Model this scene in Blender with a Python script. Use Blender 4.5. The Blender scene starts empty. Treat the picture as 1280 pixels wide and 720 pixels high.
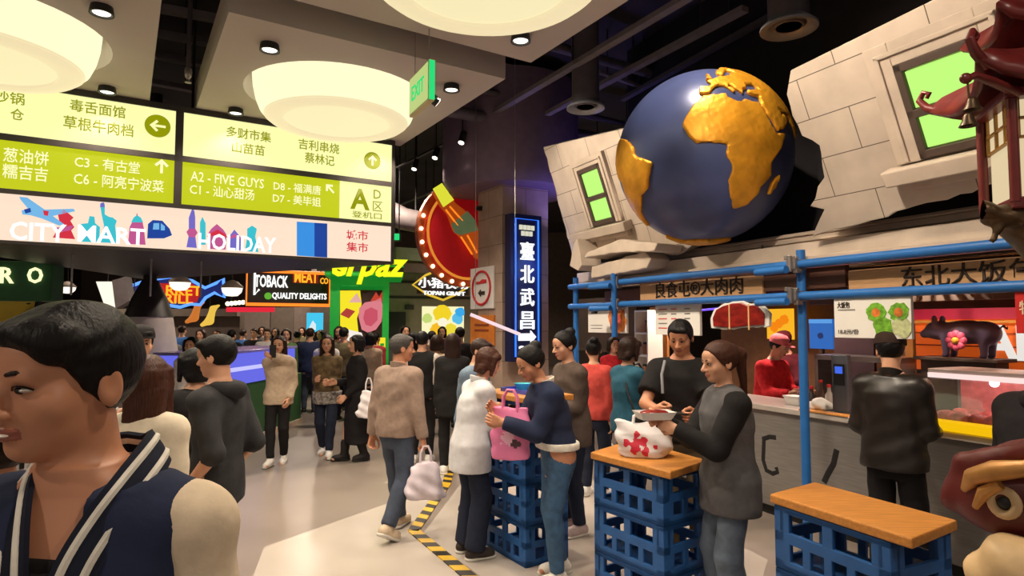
import bpy, bmesh, math, random
import numpy as np
from mathutils import Vector, Matrix

random.seed(7)
S = bpy.context.scene
COL = S.collection
R = math.radians

# ------------------------------------------------------------------ camera, world, exposure
FPX, PITCH, CAMZ = 780.0, R(3.23), 1.80
cam_data = bpy.data.cameras.new('camera')
cam_data.sensor_fit = 'HORIZONTAL'; cam_data.sensor_width = 36.0
cam_data.lens = FPX / 1280 * 36.0
cam_data.clip_start = 0.05; cam_data.clip_end = 200
cam = bpy.data.objects.new('camera', cam_data)
COL.objects.link(cam)
cam.location = (0, 0, CAMZ); cam.rotation_euler = (R(90) + PITCH, 0, 0)
S.camera = cam
S.view_settings.view_transform = 'Standard'; S.view_settings.look = 'None'
S.view_settings.gamma = 1.0; S.view_settings.use_curve_mapping = False
S.view_settings.exposure = 0.0
S.cycles.max_bounces = 6; S.cycles.diffuse_bounces = 3; S.cycles.glossy_bounces = 3
S.cycles.sample_clamp_indirect = 4.0; S.cycles.use_denoising = True
world = bpy.data.worlds.new('world'); S.world = world; world.use_nodes = True
bg = world.node_tree.nodes['Background']
bg.inputs[0].default_value = (0.85, 0.72, 0.62, 1); bg.inputs[1].default_value = 0.32
WARM = (1.0, 0.84, 0.66)

def ray(px, py):
    cx = (px - 640) / FPX; cy = (360 - py) / FPX
    c, s = math.cos(PITCH), math.sin(PITCH)
    return Vector((cx, c - cy * s, s + cy * c))
def at(px, py, Y):
    d = ray(px, py); t = Y / d.y
    return Vector((d.x * t, Y, CAMZ + d.z * t))
def onz(px, py, z=0.0):
    d = ray(px, py); t = (z - CAMZ) / d.z
    return Vector((d.x * t, d.y * t, z))

class Frame:
    """a vertical plane in the place: x runs to the viewer's right along it, y into it, z up"""
    def __init__(s, ox, oy, right):
        s.o = Vector((ox, oy, 0)); r = Vector((right[0], right[1], 0)).normalized()
        s.x = r; s.y = Vector((-r.y, r.x, 0)); s.a = math.atan2(r.y, r.x)
    def pt(s, x, y, z): return s.o + s.x * x + s.y * y + Vector((0, 0, z))
    def hit(s, px, py, off=0.0):
        d = ray(px, py); o = Vector((0, 0, CAMZ))
        t = ((s.o - o).dot(s.y) + off) / d.dot(s.y)
        p = o + d * t
        return (p - s.o).dot(s.x), p.z

# ------------------------------------------------------------------ materials
def lin(c):
    return tuple((v / 255 / 12.92) if v / 255 <= 0.04045 else ((v / 255 + 0.055) / 1.055) ** 2.4 for v in c)
_M = {}
def mat(name, rgb, rough=0.6, metal=0.0, noise=0.10, scale=8.0, bump=0.0, emit=0.0, spec=0.5, trans=0.0, emit_rgb=None, detail=4, coord='Object', stretch=None):
    if name in _M: return _M[name]
    m = bpy.data.materials.new(name); m.use_nodes = True
    nt = m.node_tree; b = nt.nodes['Principled BSDF']
    c = lin(rgb)
    b.inputs['Roughness'].default_value = rough; b.inputs['Metallic'].default_value = metal
    b.inputs['Specular IOR Level'].default_value = spec
    if trans: b.inputs['Transmission Weight'].default_value = trans
    tc = nt.nodes.new('ShaderNodeTexCoord'); nz = nt.nodes.new('ShaderNodeTexNoise')
    nz.inputs['Scale'].default_value = scale; nz.inputs['Detail'].default_value = detail
    src = tc.outputs[coord]
    if stretch:
        mp = nt.nodes.new('ShaderNodeMapping'); mp.inputs['Scale'].default_value = stretch
        nt.links.new(src, mp.inputs[0]); src = mp.outputs[0]
    nt.links.new(src, nz.inputs['Vector'])
    rp = nt.nodes.new('ShaderNodeValToRGB')
    rp.color_ramp.elements[0].position = 0.3; rp.color_ramp.elements[1].position = 0.7
    rp.color_ramp.elements[0].color = (*[max(0, v * (1 - noise)) for v in c], 1)
    rp.color_ramp.elements[1].color = (*[min(1, v * (1 + noise)) for v in c], 1)
    nt.links.new(nz.outputs['Fac'], rp.inputs[0]); nt.links.new(rp.outputs[0], b.inputs['Base Color'])
    if bump:
        bp = nt.nodes.new('ShaderNodeBump'); bp.inputs['Strength'].default_value = bump; bp.inputs['Distance'].default_value = 0.02
        nt.links.new(nz.outputs['Fac'], bp.inputs['Height']); nt.links.new(bp.outputs[0], b.inputs['Normal'])
    if emit:
        b.inputs['Emission Color'].default_value = (*lin(emit_rgb or rgb), 1); b.inputs['Emission Strength'].default_value = emit
    _M[name] = m
    return m
def glow(name, rgb, s=1.0):
    """a lit face: lightbox, screen, neon tube, lamp"""
    if name in _M: return _M[name]
    m = mat(name, tuple(v * 0.22 for v in rgb), 0.6, noise=0.02, emit=s, spec=.1, emit_rgb=rgb)
    return m

# ------------------------------------------------------------------ mesh builder
def smooth(me, ang=None):
    me.polygons.foreach_set('use_smooth', [True] * len(me.polygons))
    if ang is not None: me.set_sharp_from_angle(angle=R(ang))
class MB:
    def __init__(s): s.v = []; s.f = []; s.m = []
    def add(s, vs, fs, mi=0):
        n = len(s.v); s.v += [tuple(v) for v in vs]; s.f += [tuple(i + n for i in f) for f in fs]; s.m += [mi] * len(fs)
        return s
    def box(s, c, d, mi=0, rot=None):
        x, y, z = d[0] / 2, d[1] / 2, d[2] / 2
        vs = [Vector((a * x, b * y, e * z)) for a in (-1, 1) for b in (-1, 1) for e in (-1, 1)]
        if rot is not None: vs = [rot @ v for v in vs]
        vs = [v + Vector(c) for v in vs]
        return s.add(vs, [(0, 1, 3, 2), (4, 6, 7, 5), (0, 4, 5, 1), (2, 3, 7, 6), (0, 2, 6, 4), (1, 5, 7, 3)], mi)
    def span(s, x0, x1, y0, y1, z0, z1, mi=0):
        return s.box(((x0 + x1) / 2, (y0 + y1) / 2, (z0 + z1) / 2), (abs(x1 - x0), abs(y1 - y0), abs(z1 - z0)), mi)
    def cone(s, p, q, r1, r2=None, n=16, mi=0, cap=True):
        p, q = Vector(p), Vector(q); r2 = r1 if r2 is None else r2
        d = (q - p).normalized(); a = d.orthogonal().normalized(); b = d.cross(a)
        vs = []
        for c, r in ((p, r1), (q, r2)):
            for i in range(n):
                t = 2 * math.pi * i / n; vs.append(c + (a * math.cos(t) + b * math.sin(t)) * r)
        fs = [(i, (i + 1) % n, n + (i + 1) % n, n + i) for i in range(n)]
        if cap: fs += [tuple(range(n - 1, -1, -1)), tuple(range(n, 2 * n))]
        return s.add(vs, fs, mi)
    def tube(s, pts, r, n=8, mi=0, closed=False):
        pts = [Vector(p) for p in pts]; L = len(pts); vs = []
        up = Vector((0.0123, 0.0311, 1)).normalized(); pa = None
        for i, p in enumerate(pts):
            a = pts[(i - 1) % L] if (i or closed) else p; b = pts[(i + 1) % L] if (i < L - 1 or closed) else p
            d = (b - a).normalized()
            if pa is None: pa = d.cross(up) if abs(d.dot(up)) < 0.95 else d.cross(Vector((1, 0, 0)))
            pa = (pa - d * pa.dot(d)); pa = pa.normalized() if pa.length > 1e-6 else d.orthogonal().normalized()
            pb = d.cross(pa); rr = r[i] if isinstance(r, (list, tuple)) else r
            for k in range(n):
                t = 2 * math.pi * k / n; vs.append(p + (pa * math.cos(t) + pb * math.sin(t)) * rr)
        fs = []
        for i in range(L if closed else L - 1):
            j = (i + 1) % L
            fs += [(i * n + k, i * n + (k + 1) % n, j * n + (k + 1) % n, j * n + k) for k in range(n)]
        if not closed: fs += [tuple(range(n - 1, -1, -1)), tuple((L - 1) * n + k for k in range(n))]
        return s.add(vs, fs, mi)
    def lathe(s, prof, n=32, c=(0, 0, 0), mi=0, sx=1, sy=1):
        vs = []; c = Vector(c)
        for r, z in prof:
            for i in range(n):
                t = 2 * math.pi * i / n; vs.append(c + Vector((r * math.cos(t) * sx, r * math.sin(t) * sy, z)))
        fs = []
        for j in range(len(prof) - 1):
            fs += [(j * n + i, j * n + (i + 1) % n, (j + 1) * n + (i + 1) % n, (j + 1) * n + i) for i in range(n)]
        if prof[0][0] > 1e-4: fs.append(tuple(range(n - 1, -1, -1)))
        if prof[-1][0] > 1e-4: fs.append(tuple((len(prof) - 1) * n + i for i in range(n)))
        return s.add(vs, fs, mi)
    def prism(s, poly, y0, y1, mi=0, mi_front=None):
        """polygon in the x-z plane, given thickness along y"""
        n = len(poly)
        ar = sum(poly[i][0] * poly[(i + 1) % n][1] - poly[(i + 1) % n][0] * poly[i][1] for i in range(n))
        if ar < 0: poly = poly[::-1]
        vs = [(x, y0, z) for x, z in poly] + [(x, y1, z) for x, z in poly]
        s.add(vs, [tuple(range(n))], mi if mi_front is None else mi_front)
        s.f.append(tuple(i + len(s.v) - 2 * n for i in range(2 * n - 1, n - 1, -1))); s.m.append(mi)
        for i in range(n):
            j = (i + 1) % n; b = len(s.v) - 2 * n
            s.f.append((b + i, b + n + i, b + n + j, b + j)); s.m.append(mi)
        return s
    def flat(s, poly, z0, z1, mi=0):
        """polygon in the x-y plane, given thickness along z"""
        n = len(poly)
        ar = sum(poly[i][0] * poly[(i + 1) % n][1] - poly[(i + 1) % n][0] * poly[i][1] for i in range(n))
        if ar < 0: poly = poly[::-1]
        vs = [(x, y, z0) for x, y in poly] + [(x, y, z1) for x, y in poly]
        fs = [tuple(range(n - 1, -1, -1)), tuple(range(n, 2 * n))] + [(i, (i + 1) % n, n + (i + 1) % n, n + i) for i in range(n)]
        return s.add(vs, fs, mi)
    def ball(s, c, r, n=12, mi=0, rot=None):
        if not isinstance(r, (list, tuple)): r = (r, r, r)
        m = n // 2 + 1; vs = []
        for j in range(m + 1):
            p = math.pi * j / m
            for i in range(n):
                t = 2 * math.pi * i / n
                v = Vector((r[0] * math.sin(p) * math.cos(t), r[1] * math.sin(p) * math.sin(t), r[2] * math.cos(p)))
                if rot is not None: v = rot @ v
                vs.append(v + Vector(c))
        fs = [(j * n + i, (j + 1) * n + i, (j + 1) * n + (i + 1) % n, j * n + (i + 1) % n) for j in range(m) for i in range(n)]
        return s.add(vs, fs, mi)
    def xf(s, M):
        s.v = [tuple(M @ Vector(v)) for v in s.v]; return s
    def build(s, name, mats, parent=None, loc=(0, 0, 0), rotz=0.0, sm=False, bev=0.0, rot=None):
        me = bpy.data.meshes.new(name); me.from_pydata(s.v, [], s.f)
        if not isinstance(mats, (list, tuple)): mats = [mats]
        for m in mats: me.materials.append(m)
        if len(mats) > 1: me.polygons.foreach_set('material_index', s.m)
        if sm: smooth(me, 40)
        me.validate(); me.update()
        return link(name, me, parent, loc, rotz, bev, rot)
def link(name, me, parent=None, loc=(0, 0, 0), rotz=0.0, bev=0.0, rot=None):
    o = bpy.data.objects.new(name, me); COL.objects.link(o)
    o.location = loc; o.rotation_euler = rot if rot else (0, 0, rotz)
    if parent is not None: o.parent = parent
    if bev:
        b = o.modifiers.new('bevel', 'BEVEL'); b.width = bev; b.segments = 2; b.limit_method = 'ANGLE'
    return o
def tag(o, label, cat, group=None):
    o['label'] = label; o['category'] = cat
    if group: o['group'] = group
    return o
def thing(name, label, cat, loc=(0, 0, 0), rotz=0.0, group=None):
    o = bpy.data.objects.new(name, None); COL.objects.link(o); o.empty_display_size = 0.1
    o.location = loc; o.rotation_euler = (0, 0, rotz)
    return tag(o, label, cat, group)
def struct(o): o['kind'] = 'structure'; return o
def copy_tree(o, parent=None):
    c = o.copy(); COL.objects.link(c)
    if parent is not None: c.parent = parent
    for ch in list(o.children): copy_tree(ch, c)
    return c
def txt(s, h, m, parent, loc, name='lettering', depth=0.006, bold=0.0, w=None, align='CENTER', rotz=0.0, shear=0.0, space=1.0):
    """lettering standing on a face that looks along -y; h is the letter height, w the width it is fitted to"""
    c = bpy.data.curves.new(name, 'FONT'); c.body = s; c.size = 1.0; c.offset = bold; c.extrude = 0.0
    c.resolution_u = 2; c.space_character = space; c.shear = shear
    o = bpy.data.objects.new('tmp', c); COL.objects.link(o)
    dg = bpy.context.evaluated_depsgraph_get()
    me = bpy.data.meshes.new_from_object(o.evaluated_get(dg))
    bpy.data.objects.remove(o); bpy.data.curves.remove(c)
    me.name = name
    n = len(me.vertices); co = np.empty(n * 3, np.float32); me.vertices.foreach_get('co', co); co = co.reshape(-1, 3)
    lo, hi = co.min(0), co.max(0)
    sy = h / (hi[1] - lo[1]); sx = sy if w is None else w / (hi[0] - lo[0])
    x = (co[:, 0] - lo[0]) * sx; W = (hi[0] - lo[0]) * sx
    x -= {'CENTER': W / 2, 'LEFT': 0, 'RIGHT': W}[align]
    z = (co[:, 1] - (lo[1] + hi[1]) / 2) * sy
    bmx = bmesh.new(); bmx.from_mesh(me)
    for v, a, b in zip(bmx.verts, x, z): v.co = (a, 0, b)
    if depth:
        g = bmesh.ops.extrude_face_region(bmx, geom=list(bmx.faces))
        for e in g['geom']:
            if isinstance(e, bmesh.types.BMVert): e.co.y -= depth
    bmesh.ops.recalc_face_normals(bmx, faces=list(bmx.faces))
    bmx.to_mesh(me); bmx.free()
    me.materials.clear(); me.materials.append(m)
    return link(name, me, parent, loc, rotz)
# ------------------------------------------------------------------ signed-distance modelling (continuous skins)
def nets(F, X, Y, Z):
    """surface of F < 0 on a rectilinear grid: one continuous quad mesh"""
    I = F < 0
    c = I[:-1, :-1, :-1].astype(np.int8)
    for a, b, e in ((1, 0, 0), (0, 1, 0), (1, 1, 0), (0, 0, 1), (1, 0, 1), (0, 1, 1), (1, 1, 1)):
        c += I[a:I.shape[0] - 1 + a, b:I.shape[1] - 1 + b, e:I.shape[2] - 1 + e]
    act = (c > 0) & (c < 8); ii, jj, kk = np.nonzero(act)
    n = len(ii); idx = np.full(act.shape, -1, np.int32); idx[ii, jj, kk] = np.arange(n)
    off = [(a, b, e) for a in (0, 1) for b in (0, 1) for e in (0, 1)]
    val = np.stack([F[ii + a, jj + b, kk + e] for a, b, e in off], 1)
    pos = np.zeros((n, 3)); cnt = np.zeros(n)
    ed = [(p, q) for p in range(8) for q in range(p + 1, 8) if sum(abs(u - w) for u, w in zip(off[p], off[q])) == 1]
    oa = np.array(off, float)
    for p, q in ed:
        m = (val[:, p] < 0) != (val[:, q] < 0)
        t = np.where(m, val[:, p] / np.where(m, val[:, p] - val[:, q], 1), 0)
        pos += (oa[p] + (oa[q] - oa[p]) * t[:, None]) * m[:, None]; cnt += m
    pos /= cnt[:, None]
    V = np.stack([A[i] + (A[i + 1] - A[i]) * pos[:, d] for d, (A, i) in enumerate(((X, ii), (Y, jj), (Z, kk)))], 1)
    Q = []
    for ax in range(3):
        sl = [slice(1, -1)] * 3; s0 = list(sl); s1 = list(sl); s0[ax] = slice(0, -1); s1[ax] = slice(1, None)
        a, b = I[tuple(s0)], I[tuple(s1)]
        e = np.nonzero(a != b); fl = a[e]
        p = [e[d] + (0 if d == ax else 1) for d in range(3)]
        u, w = (ax + 1) % 3, (ax + 2) % 3
        def cell(du, dw):
            q = list(p); q[u] = q[u] - du; q[w] = q[w] - dw; return idx[q[0], q[1], q[2]]
        q4 = np.stack([cell(1, 1), cell(0, 1), cell(0, 0), cell(1, 0)], 1)
        q4[~fl] = q4[~fl][:, ::-1]; Q.append(q4)
    Q = np.concatenate(Q); Q = Q[(Q >= 0).all(1)]
    return V, Q
def qmesh(name, V, Q, mats, mi=None):
    me = bpy.data.meshes.new(name)
    me.vertices.add(len(V)); me.vertices.foreach_set('co', V.astype(np.float32).ravel())
    me.loops.add(len(Q) * 4); me.loops.foreach_set('vertex_index', Q.astype(np.int32).ravel())
    me.polygons.add(len(Q)); me.polygons.foreach_set('loop_start', np.arange(0, len(Q) * 4, 4, dtype=np.int32))
    me.polygons.foreach_set('use_smooth', np.ones(len(Q), bool))
    for m in (mats if isinstance(mats, (list, tuple)) else [mats]): me.materials.append(m)
    if mi is not None: me.polygons.foreach_set('material_index', mi.astype(np.int32))
    me.update(calc_edges=True); me.validate()
    return me

class Field:
    def __init__(s, X, Y, Z):
        s.X, s.Y, s.Z = [np.asarray(a, np.float32) for a in (X, Y, Z)]
        s.F = np.full((len(X), len(Y), len(Z)), 0.2, np.float32)
    @staticmethod
    def uniform(lo, hi, h):
        return Field(*[np.arange(lo[d] - 2.5 * h, hi[d] + 2.6 * h, h) for d in range(3)])
    def sub(s, lo, hi):
        r = []
        for A, a, b in ((s.X, lo[0], hi[0]), (s.Y, lo[1], hi[1]), (s.Z, lo[2], hi[2])):
            i = max(0, np.searchsorted(A, a) - 1); j = min(len(A), np.searchsorted(A, b) + 1); r.append(slice(i, max(j, i + 1)))
        return tuple(r), s.X[r[0]][:, None, None], s.Y[r[1]][None, :, None], s.Z[r[2]][None, None, :]
    def put(s, sl, d, k, cut=False):
        f = s.F[sl]
        if cut:
            h = np.clip(0.5 - 0.5 * (f + d) / k, 0, 1) if k else None
            s.F[sl] = np.maximum(f, -d) if not k else (f * (1 - h) - d * h + k * h * (1 - h))
        elif k:
            h = np.clip(0.5 + 0.5 * (d - f) / k, 0, 1); s.F[sl] = d * (1 - h) + f * h - k * h * (1 - h)
        else: s.F[sl] = np.minimum(f, d)
    def cap(s, a, b, r1, r2=None, k=0.015, cut=False, end=False, start=False, flat=1.0, fdir=None):
        a, b = np.array(a, float), np.array(b, float); r2 = r1 if r2 is None else r2; R_ = max(r1, r2) + 0.06
        sl, x, y, z = s.sub(np.minimum(a, b) - R_, np.maximum(a, b) + R_)
        ab = b - a; L2 = max(float(ab @ ab), 1e-9)
        px, py, pz = x - a[0], y - a[1], z - a[2]
        t0 = (px * ab[0] + py * ab[1] + pz * ab[2]) / L2; t = np.clip(t0, 0, 1)
        qx, qy, qz = px - t * ab[0], py - t * ab[1], pz - t * ab[2]
        if fdir is not None:      # flattened across fdir
            w = (qx * fdir[0] + qy * fdir[1] + qz * fdir[2]) * (1 / flat - 1)
            qx, qy, qz = qx + w * fdir[0], qy + w * fdir[1], qz + w * fdir[2]
        d = np.sqrt(qx * qx + qy * qy + qz * qz) - (r1 + (r2 - r1) * t)
        L = math.sqrt(L2)
        if end: d = np.maximum(d, (t0 - 1) * L)
        if start: d = np.maximum(d, -t0 * L)
        s.put(sl, d.astype(np.float32), k, cut)
    def ell(s, c, r, k=0.012, cut=False, M=None, clip=None):
        c = np.array(c, float); R_ = max(r) + 0.05
        sl, x, y, z = s.sub(c - R_, c + R_)
        x, y, z = x - c[0], y - c[1], z - c[2]
        if M is not None: x, y, z = [M[0][i] * x + M[1][i] * y + M[2][i] * z for i in range(3)]
        q = np.sqrt((x / r[0]) ** 2 + (y / r[1]) ** 2 + (z / r[2]) ** 2)
        g = np.sqrt((x / r[0] ** 2) ** 2 + (y / r[1] ** 2) ** 2 + (z / r[2] ** 2) ** 2)
        d = np.where(q > 0.25, q * (q - 1) / np.maximum(g, 1e-6), -min(r) * 0.8)
        if clip is not None: d = np.maximum(d, clip(x, y, z))
        s.put(sl, d.astype(np.float32), k, cut)
    def loft(s, prof, e=0.0, k=0.02, cut=False, p=2.3):
        P = np.array(prof, float); z0, z1 = P[0, 0], P[-1, 0]; m = P[:, 1].max() + e + 0.07; m2 = P[:, 2].max() + e + 0.07
        sl, x, y, z = s.sub((P[:, 3].min() - m, P[:, 4].min() - m2, z0 - 0.06), (P[:, 3].max() + m, P[:, 4].max() + m2, z1 + 0.06))
        rx, ry, cx, cy = [np.interp(z, P[:, 0], P[:, i]) for i in (1, 2, 3, 4)]
        rx = rx + e; ry = ry + e
        q = (np.abs((x - cx) / rx) ** p + np.abs((y - cy) / ry) ** p) ** (1 / p)
        d = (q - 1) * np.minimum(rx, ry); d = np.maximum(d, np.maximum(z0 - z, z - z1))
        s.put(sl, d.astype(np.float32), k, cut)
    def wrinkle(s, amp, f=26.0, seed=0.0, vert=0.6):
        x, y, z = s.X[:, None, None], s.Y[None, :, None], s.Z[None, None, :]
        n = np.sin(f * (x + 0.35 * z) + 2.1 * np.sin(9 * z + seed) + seed) * np.sin(f * vert * (z - 0.4 * y) + 1.7 * np.sin(11 * x + seed * 2)) \
            + 0.5 * np.sin(1.9 * f * (z + 0.5 * x - 0.3 * y) + seed * 3 + 2 * np.sin(8 * y))
        s.F += (amp * n).astype(np.float32)
    def mesh(s): return nets(s.F, s.X, s.Y, s.Z)

def unit(v): v = np.array(v, float); return v / max(np.linalg.norm(v), 1e-9)
def ik(a, t, l1, l2, pole):
    a, t = np.array(a, float), np.array(t, float); d = t - a; L = np.linalg.norm(d); mx = (l1 + l2) * 0.997
    if L > mx: t = a + d * mx / L; d = t - a; L = mx
    u = d / L; x = (l1 * l1 - l2 * l2 + L * L) / (2 * L); h = math.sqrt(max(l1 * l1 - x * x, 0))
    p = np.array(pole, float); p = p - u * (p @ u); p = unit(p)
    return a + u * x + p * h, t
def rot3(yaw, pitch, tilt):
    return np.array(Matrix.Rotation(R(yaw), 3, 'Z') @ Matrix.Rotation(R(pitch), 3, 'X') @ Matrix.Rotation(R(tilt), 3, 'Y'))

SKIN = mat('skin', (214, 160, 128), 0.5, noise=0.06, scale=14)
SKIN2 = mat('skin_tan', (204, 142, 108), 0.45, noise=0.06, scale=14)
LIP = mat('lip', (190, 118, 100), 0.4, noise=0.05)
LIP2 = mat('lip_tan', (168, 98, 82), 0.4, noise=0.05)
EYEW = mat('eye_white', (200, 190, 180), 0.25, noise=0.02); EYED = mat('eye_dark', (22, 15, 12), 0.15, noise=0.02)
HAIR = {'black': mat('hair_black', (17, 14, 14), 0.5, noise=0.35, scale=150, stretch=(1, 1, .10), bump=0.25, spec=.22),
        'dark': mat('hair_dark_brown', (46, 30, 24), 0.45, noise=0.3, scale=150, stretch=(1, 1, .10), bump=0.25, spec=.22),
        'brown': mat('hair_brown', (68, 39, 28), 0.45, noise=0.3, scale=150, stretch=(1, 1, .10), bump=0.25, spec=.22),
        'grey': mat('hair_grey', (74, 70, 68), 0.5, noise=0.3, scale=150, stretch=(1, 1, .10), bump=0.25, spec=.22)}
def cloth(name, rgb, rough=0.85, noise=0.14, scale=22, bump=0.15): return mat('cloth_' + name, rgb, rough, noise=noise, scale=scale, bump=bump, spec=0.25)

MALE = [(.74, .10, .085), (.82, .150, .105), (.92, .163, .112), (1.02, .150, .104), (1.10, .146, .102), (1.22, .163, .114), (1.31, .172, .110), (1.37, .160, .086), (1.415, .10, .066), (1.455, .062, .058)]
FEM = [(.74, .10, .085), (.82, .155, .108), (.92, .166, .116), (1.02, .138, .100), (1.09, .126, .094), (1.20, .142, .116), (1.29, .150, .110), (1.36, .138, .078), (1.405, .085, .060), (1.445, .052, .052)]

def person(label, x, y, face=0, H=1.70, sex='m', lean=(0, 0), head=(0, 0, 0), la=None, ra=None, lpole=(.16, .9, -.4), rpole=(-.16, .9, -.4),
           lf=(.10, .0, .075), rf=(-.10, .0, .075), lfp=0, rfp=0, curl=(.35, .35), lhd=None, rhd=None, lhn=None, rhn=None, hair=('short', 'black'), skin=0,
           top=None, bottom=None, shoe=('shoe', (230, 226, 220)), extra=None, q=1.0, group=None, fat=1.0, z=0.0, foot_d=0):
    """one standing figure. Local frame: faces -y, its own left hand is +x. q is the modelling step."""
    prof = MALE if sex == 'm' else FEM
    sh = .165 if sex == 'm' else .144
    def cx(zz): t = max(0, (zz - .92) / .48); return lean[0] * t ** 1.25, lean[1] * t ** 1.25
    T = [(zz, rx * fat, ry * fat, *cx(zz)) for zz, rx, ry in prof]
    zs = 1.350
    sc = cx(zs); drop = (lean[0] ** 2 + lean[1] ** 2) * .55
    Ls = np.array((sc[0] + sh, sc[1] + .005, zs - drop * .5)); Rs = np.array((sc[0] - sh, sc[1] + .005, zs - drop * .5))
    if la is None: la = (Ls[0] + .045, Ls[1] - .02, .82)
    if ra is None: ra = (Rs[0] - .045, Rs[1] - .02, .82)
    Le, Lw = ik(Ls, la, .285, .245, lpole); Re, Rw = ik(Rs, ra, .285, .245, rpole)
    Lh, Rh = np.array((.088, 0, .90)), np.array((-.088, 0, .90))
    Lk, La = ik(Lh, lf, .425, .41, (.1, -1, .1)); Rk, Ra = ik(Rh, rf, .425, .41, (-.1, -1, .1))
    hc = np.array(cx(1.50) + (0,)) * 1.1 + np.array((0, -.012, 1.588 - drop * .6))
    HM = rot3(head[0], head[1], head[2])
    def hp(p): return hc + HM @ np.array(p, float)
    piv = np.array((0, .015, -.085))
    hc = hc + piv - HM @ piv      # turn about the top of the neck
    K = H / 1.70; hh = .0052 * q; bh = .0135 * q
    pts = np.array([Ls, Rs, Le, Lw, Re, Rw, Lk, La, Rk, Ra, (0, 0, .05), hc, (.19, 0, 1), (-.19, 0, 1)])
    lo, hi = pts.min(0) - .15, pts.max(0) + .15
    def axis(d):
        a, b = hc[d] - .13, hc[d] + .13
        if d == 2: a, b = hc[2] - .17, hc[2] + .14
        return np.concatenate([np.arange(lo[d], a, bh), np.arange(max(a, lo[d]), b, hh), np.arange(b, max(hi[d], b + 3 * bh), bh)])
    B = Field(axis(0), axis(1), axis(2))
    B.loft(T, k=.0)
    for s_, e_, w_ in ((Ls, Le, Lw), (Rs, Re, Rw)):
        B.cap(s_, e_, .048, .039, k=.05); B.cap(e_, w_, .039, .026, k=.02); B.ell(s_, (.052, .050, .052), k=.04); B.cap(np.array((*cx(1.41), 1.405 - drop * .5)) + (s_ - np.array((*cx(1.41), 1.405))) * .18, s_ + np.array((0, 0, .004)), .050, .044, k=.03)
    for h_, k_, a_, fp in ((Lh, Lk, La, lfp), (Rh, Rk, Ra, rfp)):
        B.cap(h_, k_, .083, .054, k=.04); B.cap(k_, a_, .054, .036, k=.02); B.ell(k_ * .72 + a_ * .28 + np.array((0, .016, 0)), (.046, .048, .09), k=.03)
        fd = np.array(Matrix.Rotation(R(fp), 3, 'X') @ Vector((0, -1, 0))); B.cap(a_ + np.array((0, .02, -.03)), a_ + fd * .15 + np.array((0, 0, -.042)), .032, .024, k=.02)
    nb = np.array((*cx(1.40), 1.385 - drop * .5))
    B.cap(nb + np.array((0, .012, 0)), hp((0, .018, -.06)), .058 if sex == 'm' else .048, .052 if sex == 'm' else .044, k=.03)
    # head
    e = lambda c, r, k=.012, cut=False: B.ell(hp(c), r, k, cut, M=HM)
    e((0, .014, .030), (.077, .097, .086), .01); e((0, -.022, -.030), (.062, .070, .078), .025); e((0, -.062, -.086), (.027, .025, .022), .02)
    e((0, -.055, .045), (.058, .040, .045), .02)
    e((.040, -.050, -.022), (.028, .028, .03), .015); e((-.040, -.050, -.022), (.028, .028, .03), .015)
    B.cap(hp((-.036, -.078, .022)), hp((.036, -.078, .022)), .013, k=.012)
    for sx in (1, -1): e((sx * .031, -.102, .004), (.016, .014, .011), .008, True)
    B.cap(hp((0, -.088, .012)), hp((0, -.112, -.027)), .008, .0125, k=.01); e((.012, -.098, -.031), (.009, .011, .008), .006); e((-.012, -.098, -.031), (.009, .011, .008), .006)
    e((0, -.086, -.056), (.024, .014, .006), .004); e((0, -.085, -.066), (.020, .014, .007), .004)
    for sx in (1, -1): e((sx * .079, .014, -.004), (.010, .021, .033), .006); e((sx * .089, .010, .000), (.006, .011, .018), .006, True)
    V, Q = B.mesh()
    # lips and skin
    ct = (V[Q].mean(1) - hc) @ HM
    lip = ((np.abs(ct[:, 0]) < .024) & (ct[:, 1] < -.082) & (np.abs(ct[:, 2] + .061) < .0085))
    parts = [(V, Q)]; mi = [lip.astype(np.int32)]
    for s_, w_, e_, cu, hd, hn in ((1, Lw, Le, curl[0], lhd, lhn), (-1, Rw, Re, curl[1], rhd, rhn)):
        d = unit(hd) if hd is not None else unit(w_ - e_)
        n = unit(hn) if hn is not None else np.array((-s_, .15, 0.))
        n = n - d * (n @ d); n = unit(n); ac = np.cross(n, d) * s_      # towards the thumb
        if hn is None and ac[1] > 0.2: ac = -ac
        hv, hq = hand(w_, d, n, ac, cu, max(.0042, .0046 * q))
        parts.append((hv, hq)); mi.append(np.zeros(len(hq), np.int32))
    o = 0; Vs, Qs = [], []
    for v, qd in parts: Vs.append(v); Qs.append(qd + o); o += len(v)
    sk = [(SKIN, LIP), (SKIN2, LIP2)][skin]
    root = link('person', qmesh('person', np.concatenate(Vs) * K, np.concatenate(Qs), list(sk), np.concatenate(mi)), None, (x, y, z), R(face))
    tag(root, label, 'person', group)
    def part(name, V, Q, m, par=root):
        return link(name, qmesh(name, V * K, Q, m), par)
    # eyes and brows
    for sx in (1, -1):
        mb = MB(); Rm = Matrix(HM.tolist())
        mb.ball(Vector(hp((sx * .031, -.0800, .004))) * K, (.0145 * K, .0110 * K, .0047 * K), 14, 0, Rm)
        mb.ball(Vector(hp((sx * .031 - (.002 if sx > 0 else -.002), -.0860, .004))) * K, (.0075 * K, .0062 * K, .0062 * K), 12, 1, Rm)
        mb.tube([Vector(hp((sx * a, b, c))) * K for a, b, c in ((.017, -.089, .004), (.024, -.0925, .0100), (.033, -.0925, .0108), (.041, -.086, .0085), (.047, -.078, .004))], .0016 * K, 6, 1)
        mb.build('eye', [EYEW, EYED], root, sm=True)
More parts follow.
